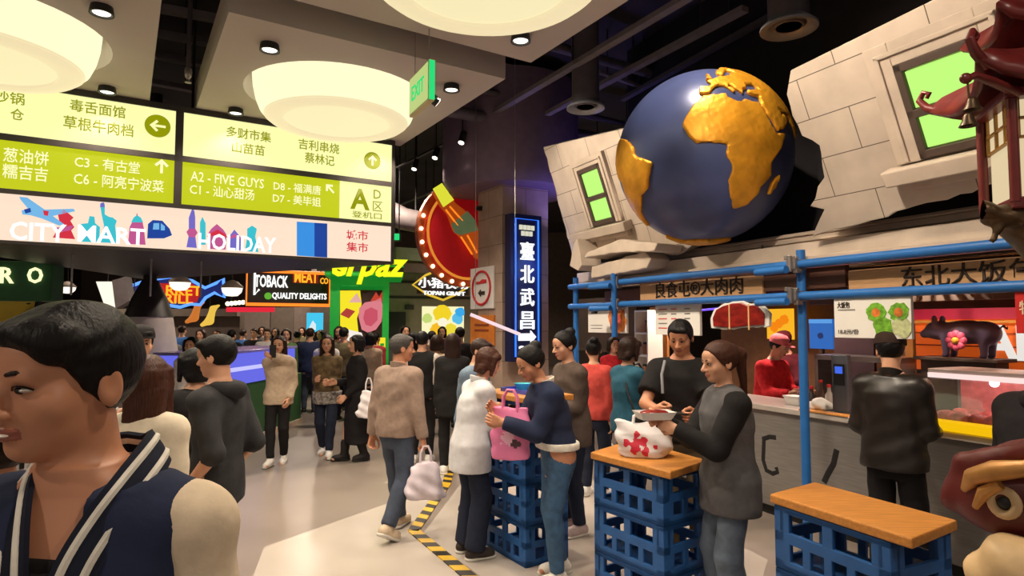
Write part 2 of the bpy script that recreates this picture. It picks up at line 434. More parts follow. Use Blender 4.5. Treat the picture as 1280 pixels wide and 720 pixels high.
        mb = MB(); mb.tube([Vector(hp((sx * a, b, c))) * K for a, b, c in ((.013, -.0945, .0265), (.026, -.093, .0295), (.038, -.085, .0295), (.048, -.074, .0255))], [.003 * K, .0042 * K, .004 * K, .002 * K], 6)
        mb.build('eyebrow', HAIR['dark' if hair[1] != 'grey' else 'grey'], root, sm=True)
    # hair
    if hair:
        st, hcol = hair[0], hair[1]; g = .0062 * q
        drop_z = {'short': -.10, 'bob': -.14, 'long': -.36, 'bun': -.10, 'pony': -.30, 'fringe': -.10}[st]
        Hf = Field.uniform((-.14, -.14, drop_z - .02), (.14, .20, .18), g)
        def clip(X, Y, Z):     # hairline: high over the brow, low at the nape
            zz, yy = Z + .034, Y + .014
            return np.maximum(np.maximum(-.022 - .85 * yy - zz, .7 * (-.010 - 1.6 * (yy + .018) - zz)), -.088 - zz)
        fw = .013 if st in ('short', 'fringe') else .016
        Hf.ell((0, .014, .034), (.077 + fw * .8, .097 + fw * .7, .086 + fw), 0, clip=clip)
        if st == 'short' or st == 'fringe': Hf.ell((0, -.050, .082), (.058, .046, .026), .015); Hf.ell((.03, -.052, .078), (.045, .042, .026), .015)
        if st in ('bob', 'fringe'):
            for sx in (1, -1): Hf.ell((sx * .056, -.048, .068), (.030, .036, .034), .012)
        if st in ('bob', 'long'):
            L = .105 if st == 'bob' else .30
            Hf.loft([(-L, .080, .042, 0, .055), (-L * .6, .100, .055, 0, .045), (-.04, .100, .072, 0, .030), (.05, .090, .075, 0, .026)], k=.02)
            for sx in (1, -1): Hf.cap((sx * .080, -.030, .05), (sx * .088, -.03, -L * .85), .024, .016, k=.02)
        if st == 'bun': Hf.ell((0, .085, .105), (.048, .045, .042), .012)
        if st == 'pony': Hf.cap((0, .10, .07), (0, .145, .03), .03, .036, k=.02); Hf.cap((0, .145, .03), (0, .135, -.26), .036, .014, k=.02)
        # keep the face and the ears clear
        Hf.ell((0, -.085, -.055), (.060, .075, .105), .008, True)
        Hf.wrinkle(.0014, 120 if q < .8 else 95, 1.0, .05)
        v, qd = Hf.mesh(); part('hair', (v @ HM.T) + hc, qd, HAIR[hcol])
    # clothing
    ct = 0
    for gd in (top or []), (extra or []):
        for t in (gd if isinstance(gd, list) else [gd]):
            if not t: continue
            ct += 1
            cm = t['m']; ee = t.get('e', .018); hem = t.get('hem', .86); sl = t.get('sleeve', 1.0); gh = t.get('h', .0125) * q; wr = t.get('wr', .0035)
            P = [p for p in T if p[0] > hem + .02]
            fl = t.get('flare', 0)
            r0 = [np.interp(hem, [p[0] for p in T], [p[i] for p in T]) for i in (1, 2, 3, 4)]
            if hem < .82: r0 = [.158 * fat, .112 * fat, 0, 0]; P = [p for p in P if p[0] > .88]
            P = [(hem, r0[0] + fl, r0[1] + fl, r0[2], r0[3])] + [(p[0], p[1] + fl * max(0, (1.25 - p[0]) / (1.25 - hem + .001)) * (p[0] < 1.25), p[2] + fl * .8 * max(0, (1.25 - p[0]) / (1.25 - hem + .001)) * (p[0] < 1.25), p[3], p[4]) for p in P]
            nz = t.get('neck', 1.425); P = [p for p in P if p[0] < nz] + [(nz, *[np.interp(nz, [p[0] for p in T], [p[i] for p in T]) for i in (1, 2, 3, 4)])]
            if t.get('tube'): P = [p for p in P if p[0] < t['tube']]
            ea = .006 + ee * .5
            def sleeves(fd, kk, trap=True):
                for s_, e_, w_ in ((Ls, Le, Lw), (Rs, Re, Rw)):
                    if sl <= 0: continue
                    if sl < .5:
                        fd.cap(s_, s_ + (e_ - s_) * sl * 2, .052 + ee, .050 + ee * 1.4, k=kk, end=True)
                    else:
                        fd.cap(s_, e_, .051 + ea, .041 + ea, k=kk); f_ = (sl - .5) * 2
                        fd.cap(e_, e_ + (w_ - e_) * f_, .041 + ea, .030 + ea * .8, k=.02, end=True)
                    fd.ell(s_, (.054 + ea * .8, .053 + ea * .8, .053 + ea * .8), k=.03)
                    if trap: fd.cap(nb + (s_ - nb) * .25 + np.array((0, .008, .012)), s_ + np.array((0, 0, .004)), .047 + ea * .7, .044 + ea * .7, k=.035)
            fd = Field.uniform(lo - np.array((.05, .06, 0)), hi + np.array((.05, .06, 0)), gh) if not t.get('tube') else Field.uniform((-.35, -.35 + min(0, lean[1]), hem), (.35, .35, 1.45), gh)
            sep = t.get('sleeve_m')
            fd.loft(P, e=ee * .8, k=0)
            if not sep: sleeves(fd, .04)
            else:
                for s_ in (Ls, Rs): fd.cap(nb + (s_ - nb) * .2 + np.array((0, .008, .012)), nb + (s_ - nb) * .86 + np.array((0, 0, .008)), .050 + ee * .7, .052 + ee * .7, k=.035)
            if t.get('vneck'): fd.ell((lean[0] * .9, -.115, 1.415), (.046, .10, .15), .01, True)
            if wr: fd.wrinkle(wr, 24, ct * 1.7 + x)
            v, qd = fd.mesh(); part(t['n'], v, qd, cm)
            if sep:
                fd = Field.uniform(lo, hi, gh); ee += .003; sleeves(fd, .02, False)
                fd.wrinkle(wr, 24, 3 + x); v, qd = fd.mesh(); part('sleeves', v, qd, sep)
            if t.get('band'):
                bm_, bz = t['band']; fd = Field.uniform((-.3, -.3, hem - .03), (.3, .3, hem + bz), gh)
                fd.loft([(hem - .02, r0[0] + fl, r0[1] + fl, r0[2], r0[3]), (hem + bz, r0[0] + fl, r0[1] + fl, r0[2], r0[3])], e=ee + .004, k=0)
                v, qd = fd.mesh(); part('hem_band', v, qd, bm_)
            if t.get('hood'):
                fd = Field.uniform((-.2, -.15 + nb[1], 1.30), (.2 + abs(nb[0]), .25 + max(0, nb[1]), 1.52), gh)
                fd.cap(nb + np.array((-.085, .03, .035)), nb + np.array((0, .115, .02)), .036, .05, k=.02); fd.cap(nb + np.array((.085, .03, .035)), nb + np.array((0, .115, .02)), .036, .05, k=.02)
                fd.wrinkle(.003, 30, 2); v, qd = fd.mesh(); part('hood', v, qd, cm)
            if t.get('collar'):
                mb = MB(); c0 = nb + np.array((0, .012, .045)); n_ = 28; ring = []
                for rr, zz in ((.072, -.02), (.074, .028), (.066, .032), (.060, -.02)):
                    for i in range(n_):
                        a = 2 * math.pi * i / n_; ring.append((c0 + np.array((rr * math.cos(a), rr * math.sin(a), zz + .022 * math.sin(a)))) * K)
                mb.add(ring, [(j * n_ + i, j * n_ + (i + 1) % n_, ((j + 1) % 4) * n_ + (i + 1) % n_, ((j + 1) % 4) * n_ + i) for j in range(4) for i in range(n_)])
                mb.build('collar', t['collar'] if t['collar'] is not True else cm, root, sm=True)
    b = bottom or {}
    if b:
        ee = b.get('e', .014); ank = b.get('to', .10); wide = b.get('wide', 0.0); gh = .0125 * q
        fd = Field.uniform(lo - np.array((.06, .08, 0)), np.array((hi[0] + .06, hi[1] + .1, 1.06)), gh)
        wt = b.get('waist', 1.02); hm = [t.get('hem', .86) for t in (top if isinstance(top, list) else [top]) if t]
        if hm and not b.get('over'): wt = min(wt, min(hm) + .10)
        if b.get('skirt') is not None:
            fd.loft([(b['skirt'], .20 + wide, .17 + wide, 0, .02), (.6, .19 + wide * .6, .15 + wide * .5, 0, 0), (.92, .172, .120, 0, 0), (wt, .150, .110, *cx(wt))], e=.008, k=0)
        else:
            fd.loft([p for p in T if p[0] < wt] + [(wt, *[np.interp(wt, [p[0] for p in T], [p[i] for p in T]) for i in (1, 2, 3, 4)])], e=.004, k=0)
            for h_, k_, a_ in ((Lh, Lk, La), (Rh, Rk, Ra)):
                f_ = min(1.0, 1 - (ank - .08) / .41)
                fd.cap(h_, k_, .080 + ee * .6, .056 + ee + wide * .6, k=.03)
                fd.cap(k_, k_ + (a_ - k_) * f_, .056 + ee + wide * .6, .040 + ee + wide, k=.02, end=True)
                fd.ell(k_ * .72 + a_ * .28 + np.array((0, .014, 0)), (.048 + ee, .05 + ee, .09), k=.03)
        fd.wrinkle(b.get('wr', .003), 22, 5 + x)
        v, qd = fd.mesh(); part(b.get('n', 'trousers'), v, qd, b['m'])
    if shoe:
        sm_ = cloth('shoe_%d_%d_%d' % shoe[1], shoe[1], .6); so = mat('shoe_sole', (205, 200, 190), .7) if shoe[0] != 'boot' else sm_
        for a_, fp, k_, sx in ((La, lfp, Lk, 1), (Ra, rfp, Rk, -1)):
            RX = Matrix.Rotation(R(fp), 3, 'X') @ Matrix.Rotation(R(sx * 6), 3, 'Z'); g_ = lambda p: a_ + np.array(RX @ Vector(p))
            fd = Field.uniform(a_ - .24, a_ + .24, .0095 * q)
            fd.cap(g_((0, .035, -.028)), g_((sx * .008, -.135, -.040)), .046, .036, k=.01); fd.ell(g_((0, .0, .0)), (.047, .058, .052), k=.02); fd.ell(g_((0, -.08, -.03)), (.048, .085, .042), k=.02)
            if shoe[0] == 'boot': fd.cap(a_, a_ * .6 + k_ * .4, .052, .064, k=.02)
            # the sole is flat
            X_, Y_, Z_ = fd.X[:, None, None] - a_[0], fd.Y[None, :, None] - a_[1], fd.Z[None, None, :] - a_[2]
            nn = RX @ Vector((0, 0, 1)); fd.F = np.maximum(fd.F, -(X_ * nn.x + Y_ * nn.y + Z_ * nn.z) - .068).astype(np.float32)
            v, qd = fd.mesh(); sh_o = part('shoe', v, qd, sm_)
            fd = Field.uniform(a_ - .24, a_ + .24, .0095 * q)
            fd.cap(g_((0, .035, -.06)), g_((sx * .008, -.14, -.06)), .050, .042, k=0)
            fd.F = np.maximum(fd.F, np.abs(X_ * nn.x + Y_ * nn.y + Z_ * nn.z + .062) - .013).astype(np.float32) if fd.F.shape == np.broadcast_shapes(X_.shape, Y_.shape, Z_.shape) else fd.F
            v, qd = fd.mesh()
            if len(v): part('sole', v, qd, so, sh_o)
    root['K'] = K
    P_ = lambda p: root_matrix(root) @ Vector((float(p[0]) * K, float(p[1]) * K, float(p[2]) * K))
    info = dict(root=root, K=K, hp=hp, HM=HM, Lw=P_(Lw), Rw=P_(Rw), P=P_, hc=hc, nb=nb, T=T, Ls=Ls, Rs=Rs, Le=Le, Re=Re, lw=Lw, rw=Rw)
    return info
def root_matrix(o): return Matrix.Translation(o.location) @ Matrix.Rotation(o.rotation_euler.z, 4, 'Z')

def hand(w, d, n, ac, curl, h):
    """palm, thumb and four separate fingers; d along the hand, n out of the palm, ac towards the thumb"""
    w = np.array(w, float); P = lambda a, b, c=0.0: w + d * a + ac * b + n * c
    f = Field.uniform(np.minimum.reduce([P(-.03, -.06), P(.2, .09), P(.1, 0, .09), P(-.03, .06), P(.2, -.06), P(.1, 0, -.04)]) - .02,
                      np.maximum.reduce([P(-.03, -.06), P(.2, .09), P(.1, 0, .09), P(-.03, .06), P(.2, -.06), P(.1, 0, -.04)]) + .02, h)
    f.cap(P(-.035, 0), P(.012, 0), .026, .024, k=0)
    for b0, b1 in ((.014, .030), (.005, .010), (-.005, -.010), (-.014, -.029)):
        f.cap(P(.005, b0), P(.083, b1), .0145, .0115, k=.012)
    for i, (b, L) in enumerate(((.030, .070), (.010, .078), (-.010, .073), (-.029, .057))):
        a = 0.0; p = P(.083, b); r = .0092
        for sgm, ln in enumerate((.45, .31, .24)):
            a += curl * (1.15, 1.25, .8)[sgm] + .05
            dd = d * math.cos(a) + n * math.sin(a) + ac * b * 1.6 * (1 - curl)
            q = p + unit(dd) * L * ln; f.cap(p, q, r, r - .0008, k=.004); p = q; r -= .0009
    p = P(.022, .022, .006); q = P(.055, .050, .018 + .02 * curl); f.cap(p, q, .0155, .0115, k=.012)
    q2 = q + unit(d * (.9 - .3 * curl) + ac * (.25 - .6 * curl) + n * (.2 + .5 * curl)) * .032; f.cap(q, q2, .0112, .0098, k=.006)
    q3 = q2 + unit(d * .9 + ac * (-.1 - .4 * curl) + n * .4) * .026; f.cap(q2, q3, .0098, .008, k=.004)
    return f.mesh()
# ------------------------------------------------------------------ materials of the place
def stone(name, rgb, bw=.62, bh=.30, mortar=(96, 84, 72), swap=True):
    m = mat(name, rgb, .8, noise=.16, scale=3.0, bump=.25, detail=8); nt = m.node_tree; b = nt.nodes['Principled BSDF']
    tc = nt.nodes['Texture Coordinate']; sx = nt.nodes.new('ShaderNodeSeparateXYZ'); cb = nt.nodes.new('ShaderNodeCombineXYZ')
    nt.links.new(tc.outputs['Object'], sx.inputs[0]); ad = nt.nodes.new('ShaderNodeMath'); nt.links.new(sx.outputs['X'], ad.inputs[0]); nt.links.new(sx.outputs['Y'], ad.inputs[1]); nt.links.new(ad.outputs[0], cb.inputs['X']); nt.links.new(sx.outputs['Z'], cb.inputs['Y'])
    br = nt.nodes.new('ShaderNodeTexBrick'); br.inputs['Scale'].default_value = 1.0; br.inputs['Brick Width'].default_value = bw; br.inputs['Row Height'].default_value = bh
    br.inputs['Mortar Size'].default_value = .004; br.inputs['Mortar Smooth'].default_value = .3
    nt.links.new(cb.outputs[0], br.inputs['Vector'])
    ramp = [n for n in nt.nodes if n.type == 'VALTORGB'][0]
    nt.links.new(ramp.outputs[0], br.inputs['Color1']); nt.links.new(ramp.outputs[0], br.inputs['Color2'])
    br.inputs['Mortar'].default_value = (*lin(mortar), 1)
    nt.links.new(br.outputs['Color'], b.inputs['Base Color'])
    return m
FLOOR = mat('floor_stone', (140, 128, 119), .3, noise=.05, scale=1.2)
FLOOR2 = mat('floor_pale', (186, 176, 166), .25, noise=.04, scale=1.2)
CEIL = mat('black_ceiling', (52, 47, 50), .85, noise=.3, scale=2)
PIPE = mat('grey_pipe', (118, 108, 110), .6, noise=.12); PIPED = mat('dark_duct', (84, 76, 80), .6, noise=.15)
RAFT = mat('ceiling_panel_paint', (186, 174, 166), .75, noise=.03, scale=2)
BLACK = mat('black_metal', (22, 21, 23), .5, noise=.2); DARK = mat('dark_frame', (48, 42, 40), .5, noise=.15)
BLUE = mat('blue_paint', (40, 106, 178), .42, noise=.08, scale=12); CRATE = mat('blue_crate_plastic', (36, 92, 158), .5, noise=.1, scale=9)
WOOD = mat('pine_board', (204, 136, 62), .45, noise=.16, scale=7, stretch=(1, 9, 9)); CLAMP = mat('galvanised_clamp', (150, 142, 138), .35, .7, noise=.2)
STONE = stone('beige_stone', (200, 184, 168)); STONEP = mat('plain_beige_stone', (200, 183, 166), .8, noise=.14, scale=4, bump=.2, detail=8)
PILLAR = stone('pillar_stone', (176, 152, 134), .8, .42)
SASH = mat('brown_sash', (78, 62, 54), .6, noise=.12)
GREENWIN = glow('green_window', (192, 252, 124), 1.0)
STEEL = mat('brushed_steel', (150, 146, 142), .35, .6, noise=.12, scale=5, stretch=(1, 1, 12))
TAN = mat('tan_sign_board', (196, 152, 108), .7, noise=.10, scale=6, stretch=(1, 1, 8)); INK = mat('dark_brown_ink', (48, 32, 24), .7, noise=.1)
WHITEB = mat('white_board', (236, 232, 226), .6, noise=.02); REDP = mat('red_paint', (206, 34, 34), .5, noise=.08)

# ------------------------------------------------------------------ lights of the room
def lamp(kind, loc, energy, color=WARM, size=.08, spot=110, rot=(0, 0, 0), name='room_light'):
    l = bpy.data.lights.new(name, kind); l.energy = energy; l.color = color
    if kind == 'SPOT': l.spot_size = R(spot); l.spot_blend = .6; l.shadow_soft_size = size
    elif kind == 'POINT': l.shadow_soft_size = size
    o = bpy.data.objects.new(name, l); COL.objects.link(o); o.location = loc; o.rotation_euler = rot
    return o
ROOM_W = 1.0
def aim(a, b): return (Vector(b) - Vector(a)).to_track_quat('-Z', 'Y').to_euler()

# ------------------------------------------------------------------ room shell
CH = 5.6
poly = [(-18, -3), (9, -3), (9, 26), (-18, 26)]
fl = MB(); fl.flat(poly, -.06, 0, 0)
g = lambda px, py: tuple(onz(px, py))[:2]
def inlay(pts, z, mi):
    fl.flat([g(*p) for p in pts], .0005, z, mi)
inlay([(330, 684), (556, 604), (513, 665), (588, 722), (600, 900), (250, 900)], .0015, 1)
inlay([(575, 606), (760, 600), (960, 700), (900, 900), (640, 900), (600, 720), (528, 668)], .0015, 1)
inlay([(500, 590), (556, 588), (556, 602), (480, 604)], .0014, 1)
struct(fl.build('floor', [FLOOR, FLOOR2]))
struct(MB().flat(poly, CH, CH + .1).build('ceiling', CEIL))
WALLB = mat('far_wall_plaster', (112, 98, 88), .85, noise=.1); WALLD = mat('dark_wall', (58, 50, 48), .85, noise=.15)
struct(MB().span(-18, 9, 26, 26.2, 0, CH).build('wall_back', WALLB))
struct(MB().span(-18.2, -18, -3, 26, 0, CH).build('wall_left', WALLD))
struct(MB().span(9, 9.2, -3, 26, 0, CH).build('wall_right', WALLD))

# ------------------------------------------------------------------ ceiling panels with bowl lamps
GR = (math.cos(R(31.9)), math.sin(R(31.9)))
p0 = onz(286, 15, 4.2)
GRID = Frame(p0.x, p0.y, GR)
PW, PD, GAP, PH = 2.50, 2.75, .45, 4.2
BOWL = mat('bowl_shade', (120, 114, 96), .5, noise=.02, emit=1.0, emit_rgb=(255, 250, 206)); BOWLR = mat('bowl_rim', (120, 112, 92), .5, noise=.02, emit=.86, emit_rgb=(250, 232, 184)); BOWLD = mat('bowl_diffuser', (110, 104, 84), .5, noise=.02, emit=.90, emit_rgb=(253, 240, 190))
DISC = glow('downlight_face', (255, 244, 225), 3.0)
names = {(0, 0): 'middle', (-1, 0): 'left', (0, -1): 'near'}
def panel(i, j, lab, lab2, seen):
    x0, y0 = i * (PW + GAP), j * (PD + GAP)
    t = thing('ceiling_panel', lab, 'ceiling panel', GRID.pt(x0, y0, PH), GRID.a, 'suspended square ceiling panels')
    n = 48; cx, cy, r = PW / 2, PD / 2, .93
    mb = MB()
    sq = []
    for k in range(n):
        a = 2 * math.pi * k / n; ca, sa = math.cos(a), math.sin(a); q = min(PW / 2 / max(abs(ca), 1e-6), PD / 2 / max(abs(sa), 1e-6)); sq.append((cx + ca * q, cy + sa * q))
    ci = [(cx + r * math.cos(2 * math.pi * k / n), cy + r * math.sin(2 * math.pi * k / n)) for k in range(n)]
    cor = [(0, 0), (PW, 0), (PW, PD), (0, PD)]
    for z in (0, .34):
        b = len(mb.v); mb.v += [(a, c, z) for a, c in sq] + [(a, c, z) for a, c in ci] + [(a, c, z) for a, c in cor]
        for k in range(n):
            k2 = (k + 1) % n; f = (b + k, b + k2, b + n + k2, b + n + k); mb.f.append(f if z else f[::-1]); mb.m.append(0)
            # the corners of the square
            pa, pb = sq[k], sq[k2]
            for ii, c in enumerate(cor):
                if abs(pa[0] - pb[0]) > 1e-6 and abs(pa[1] - pb[1]) > 1e-6 and math.dist(pa, c) < .3 and math.dist(pb, c) < .3:
                    f = (b + k, b + 2 * n + ii, b + k2); mb.f.append(f if z else f[::-1]); mb.m.append(0)
    b2 = 2 * n + 4
    for k in range(n):
        k2 = (k + 1) % n; mb.f.append((n + k, n + k2, b2 + n + k2, b2 + n + k)); mb.m.append(0)
    for k in range(4): mb.f.append((2 * n + k, 2 * n + (k + 1) % 4, b2 + 2 * n + (k + 1) % 4, b2 + 2 * n + k)); mb.m.append(0)
    mb.build('panel', RAFT, t)
    ml = MB(); ml.lathe([(r + .02, .0), (r + .02, .34)], 48, (cx, cy, 0)); 
    MB().lathe([(.0, .50), (r + .1, .50), (r + .1, .345), (r + .02, .345), (r + .02, .47), (0, .47)], 48, (cx, cy, 0)).build('recess_lid', RAFT, t, sm=True)
    for a, c in ((.35, .35), (PW - .35, .35), (.35, PD - .35), (PW - .35, PD - .35)):
        MB().cone((a, c, .34), (a, c, CH - PH + .01), .012, n=8).build('hanger_rod', BLACK, t)
    # bowl lamp
    bl = thing('bowl_lamp', lab2, 'lamp', GRID.pt(x0 + cx, y0 + cy, PH), GRID.a, 'giant bowl lamps in the ceiling panels')
    MB().lathe([(.62, -.26), (.72, -.262), (.775, -.20), (.815, -.10), (.84, .02), (.85, .14), (.85, .24), (.82, .24), (.82, .1), (.70, -.2), (.62, -.22)], 64).build('bowl_shade', BOWL, bl, sm=True)
    MB().lathe([(.53, -.262), (.545, -.285), (.60, -.295), (.69, -.285), (.735, -.25), (.70, -.24), (.53, -.24)], 64).build('rim', BOWLR, bl, sm=True)
    MB().lathe([(.0, -.268), (.54, -.268), (.54, -.25), (0, -.25)], 48).build('diffuser', BOWLD, bl, sm=True)
    for k in range(3):
        a = k * 2.09 + .4; MB().cone((.845 * math.cos(a), .845 * math.sin(a), .2), (.845 * math.cos(a), .845 * math.sin(a), .48), .012, n=8).build('hanger_rod', BLACK, bl)
    return x0, y0
panel(0, 0, 'grey square ceiling panel holding the whole bowl lamp above the yellow signs', 'glowing cream bowl lamp hanging just above the right half of the yellow signboard', 1)
panel(-1, 0, 'grey square ceiling panel at the upper left corner, above the left yellow sign', 'glowing cream bowl lamp cut off by the upper left corner of the photo', 1)
panel(0, -1, 'grey square ceiling panel at the top middle, nearest the camera', 'glowing cream bowl lamp cut off by the top edge, nearest the camera', 1)
dl = {(0, 0): ['near left', 'near right', 'far left', 'far right'], (-1, 0): ['near left', 'near right', 'far left', 'far right'], (0, -1): ['near left', 'near right', 'far left', 'far right']}
for (i, j), nm in dl.items():
    x0, y0 = i * (PW + GAP), j * (PD + GAP)
    for k, (a, c) in enumerate(((.38, .42), (PW - .38, .42), (.38, PD - .42), (PW - .38, PD - .42))):
        w = GRID.pt(x0 + a, y0 + c, PH)
        t = thing('downlight', 'small black ringed downlight at the %s corner of the %s ceiling panel' % (nm[k], {(0, 0): 'middle', (-1, 0): 'upper left', (0, -1): 'top nearest'}[(i, j)]), 'downlight', w, GRID.a, 'downlights in the ceiling panels')
        MB().lathe([(.075, .0), (.085, -.06), (.07, -.06), (.062, -.02), (0, -.02)], 24).build('ring', BLACK, t, sm=True)
        MB().lathe([(.0, -.05), (.06, -.05), (.06, -.022), (0, -.022)], 24).build('lamp_face', DISC, t, sm=True)
        lamp('SPOT', w + Vector((0, 0, -.08)), 150 * ROOM_W, size=.05, spot=120, name='downlight_beam')
# added fill lamps without fixtures (behind the camera and over the stalls)
for x, y, z, e in ((-3.5, -1.2, 4.6, 170), (1.2, .8, 4.6, 130), (3.5, -1.0, 4.6, 130), (.3, 4.6, 4.7, 110), (-5.5, 3.0, 4.7, 160), (-2.5, 11, 4.7, 430), (-6.5, 10.0, 4.7, 380), (-5.5, 17, 4.7, 700), (-11, 15, 4.7, 650), (0.2, 12.0, 4.7, 330), (-1.5, 20, 4.7, 560)):
    lamp('SPOT', (x, y, z), e * ROOM_W, size=.12, spot=150, name='hall_fill_light')

# ------------------------------------------------------------------ exposed services under the dark ceiling
def pipe_px(name, a, b, z, r, m, lab, cat, ext=(0, 0), square=False, grp=None):
    p, q = onz(*a, z), onz(*b, z); d = (q - p).normalized(); p = p - d * ext[0]; q = q + d * ext[1]
    o = MB()
    if square:
        L = (q - p).length; ang = math.atan2(d.y, d.x); o.box((L / 2, 0, 0), (L, 2 * r, 1.2 * r)); ob = o.build(name, m, None, p, ang)
    else: o.cone((0, 0, 0), q - p, r, n=14); ob = o.build(name, m, None, p, sm=True)
    tag(ob, lab, cat, grp)
    for k in (.12, .5, .88):
        w = (q - p) * k
        if square: w = Vector(((q - p).length * k, 0, 0))
        MB().cone(w, w + Vector((0, 0, CH - z + .01)), .009, n=6).build('hanger_rod', BLACK, ob)
    return ob
GP = 'pipes and trays under the black ceiling'
pipe_px('cable_tray', (820, 20), (627, 135), 4.75, .045, PIPE, 'grey cable tray running from the top edge to the middle of the dark ceiling', 'cable tray', (1.5, 1.2), True, GP)
pipe_px('cable_tray', (820, 70), (675, 147), 4.75, .045, PIPE, 'grey cable tray crossing in front of the ring-ended air duct nearest the globe', 'cable tray', (1.2, 1.0), True, GP)
pipe_px('cable_tray', (950, 28), (800, 112), 4.9, .04, PIPED, 'thin dark tray passing above the top of the globe', 'cable tray', (1.6, .4), True, GP)
pipe_px('ceiling_pipe', (560, 138), (745, 172), 4.7, .085, PIPED, 'thick dark round pipe running sideways left of the globe', 'pipe', (.2, .4), False, GP)
pipe_px('ceiling_pipe', (600, 112), (790, 158), 5.0, .05, PIPED, 'dark pipe running sideways just above the thick round pipe', 'pipe', (.3, .3), False, GP)
pipe_px('ceiling_pipe', (755, 92), (828, 118), 5.0, .03, PIPE, 'short grey pipe beside the ring-ended air duct', 'pipe', (.1, .1), False, GP)
pipe_px('ceiling_pipe', (700, 60), (870, 108), 5.1, .06, PIPED, 'dark pipe behind the top of the ring-ended air duct', 'pipe', (.5, .5), False, GP)
pipe_px('ceiling_pipe', (1010, 62), (1130, 8), 4.6, .13, PIPED, 'wide dark duct running above the large stone block', 'duct', (.8, .8), False, GP)
pipe_px('ceiling_pipe', (640, 200), (485, 262), 4.6, .03, PIPE, 'thin grey pipe slanting above the red bottle sign', 'pipe', (.3, .8), False, GP)
for k, (yy) in enumerate((10, 42, 70, 104)):
    pipe_px('ceiling_beam', (198, yy), (264, yy + 12), 5.3, .06, PIPE, 'pale beam in the gap between the two ceiling panels, %s from the top' % ('first', 'second', 'third', 'fourth')[k], 'beam', (.6, .6), True, 'beams in the gap between ceiling panels')
def diffuser(px, py, z, r, lab):
    w = onz(px, py, z); t = thing('air_diffuser', lab, 'air vent', w, 0, 'ring-ended air ducts')
    MB().cone((0, 0, .02), (0, 0, CH - z + .02), r * .72, n=28).build('duct', PIPED, t, sm=True)
    MB().lathe([(r * .72, .06), (r, .0), (r, -.02), (r * .8, -.015), (r * .62, .02), (r * .62, .05)], 36).build('ring', mat('diffuser_ring', (150, 150, 156), .4, .4, noise=.1), t, sm=True)
    MB().lathe([(0, .0), (r * .3, .0), (r * .36, .03), (0, .03)], 28).build('core', PIPE, t, sm=True)
    o = MB().lathe([(r * .45, .0), (r * .5, .0), (r * .5, .03), (r * .45, .03), (r * .45, 0)], 28); o.build('vane', PIPE, t, sm=True)
diffuser(732, 134, 4.3, .22, 'round air duct with a pale ring, hanging left of the globe')
diffuser(986, 34, 4.3, .23, 'round air duct with a pale ring, hanging above the right of the globe')
def track_spot(px, py, z, lab, dirv=(-.2, -.4, -1)):
    w = onz(px, py, z); t = thing('track_spotlight', lab, 'spotlight', w, 0, 'black track spotlights')
    d = Vector(dirv).normalized()
    MB().cone((0, 0, .10), (0, 0, CH - z + .02), .009, n=8).build('stem', BLACK, t)
    MB().cone(-d * .10 + Vector((0, 0, .06)), d * .08 + Vector((0, 0, .06)), .048, n=20).build('barrel', BLACK, t, sm=True)
    MB().cone(d * .075 + Vector((0, 0, .06)), d * .085 + Vector((0, 0, .06)), .042, n=20).build('lamp_face', DISC, t, sm=True)
    lamp('SPOT', w + d * .12 + Vector((0, 0, .06)), 90 * ROOM_W, size=.03, spot=95, rot=aim((0, 0, 0), d), name='track_beam')
for px, py, nm in ((578, 178, 'highest of the row above the bottle sign'), (545, 197, 'second highest above the bottle sign'), (519, 211, 'lowest, beside the right end of the yellow sign'), (637, 192, 'alone above the neon street sign')):
    track_spot(px, py, 4.35, 'small black track spotlight, ' + nm)
pipe_px('lighting_track', (585, 165), (505, 205), 4.6, .022, BLACK, 'black lighting track carrying the row of spotlights above the bottle sign', 'lighting track', (.5, .3), True)
w = onz(235, 102, 4.15); t = thing('sprinkler', 'thin sprinkler pipe with a pale nozzle in the gap between the ceiling panels', 'sprinkler', w)
MB().cone((0, 0, .12), (0, 0, CH - 4.15 + .02), .022, n=12).build('pipe', PIPED, t, sm=True)
MB().lathe([(0, -.02), (.03, -.01), (.012, .02), (.03, .05), (.035, .1), (.03, .13)], 14).build('nozzle', CLAMP, t, sm=True)
# hanging exit sign, seen from its edge
w = onz(527, 112, 3.75); t = thing('exit_sign', 'hanging exit sign with a green glowing edge beside the middle bowl lamp', 'sign', w, R(-62))
MB().span(-.24, .24, -.025, .025, -.17, .17).build('case', mat('exit_case', (206, 196, 150), .5, noise=.05), t, bev=.006)
MB().span(-.22, .22, -.031, -.026, -.15, .15).build('lit_face', glow('exit_pale', (206, 226, 140), .8), t)
MB().span(.240, .247, -.024, .024, -.16, .16).build('lit_edge', glow('exit_green', (40, 220, 120), 1.0), t)
txt('EXIT', .12, glow('exit_green', (40, 220, 120), 1.0), t, (0, -.032, 0), w=.30)
for a in (-.17, .17): MB().cone((a, 0, .17), (a, 0, CH - 3.75 + .02), .004, n=6).build('wire', CLAMP, t)

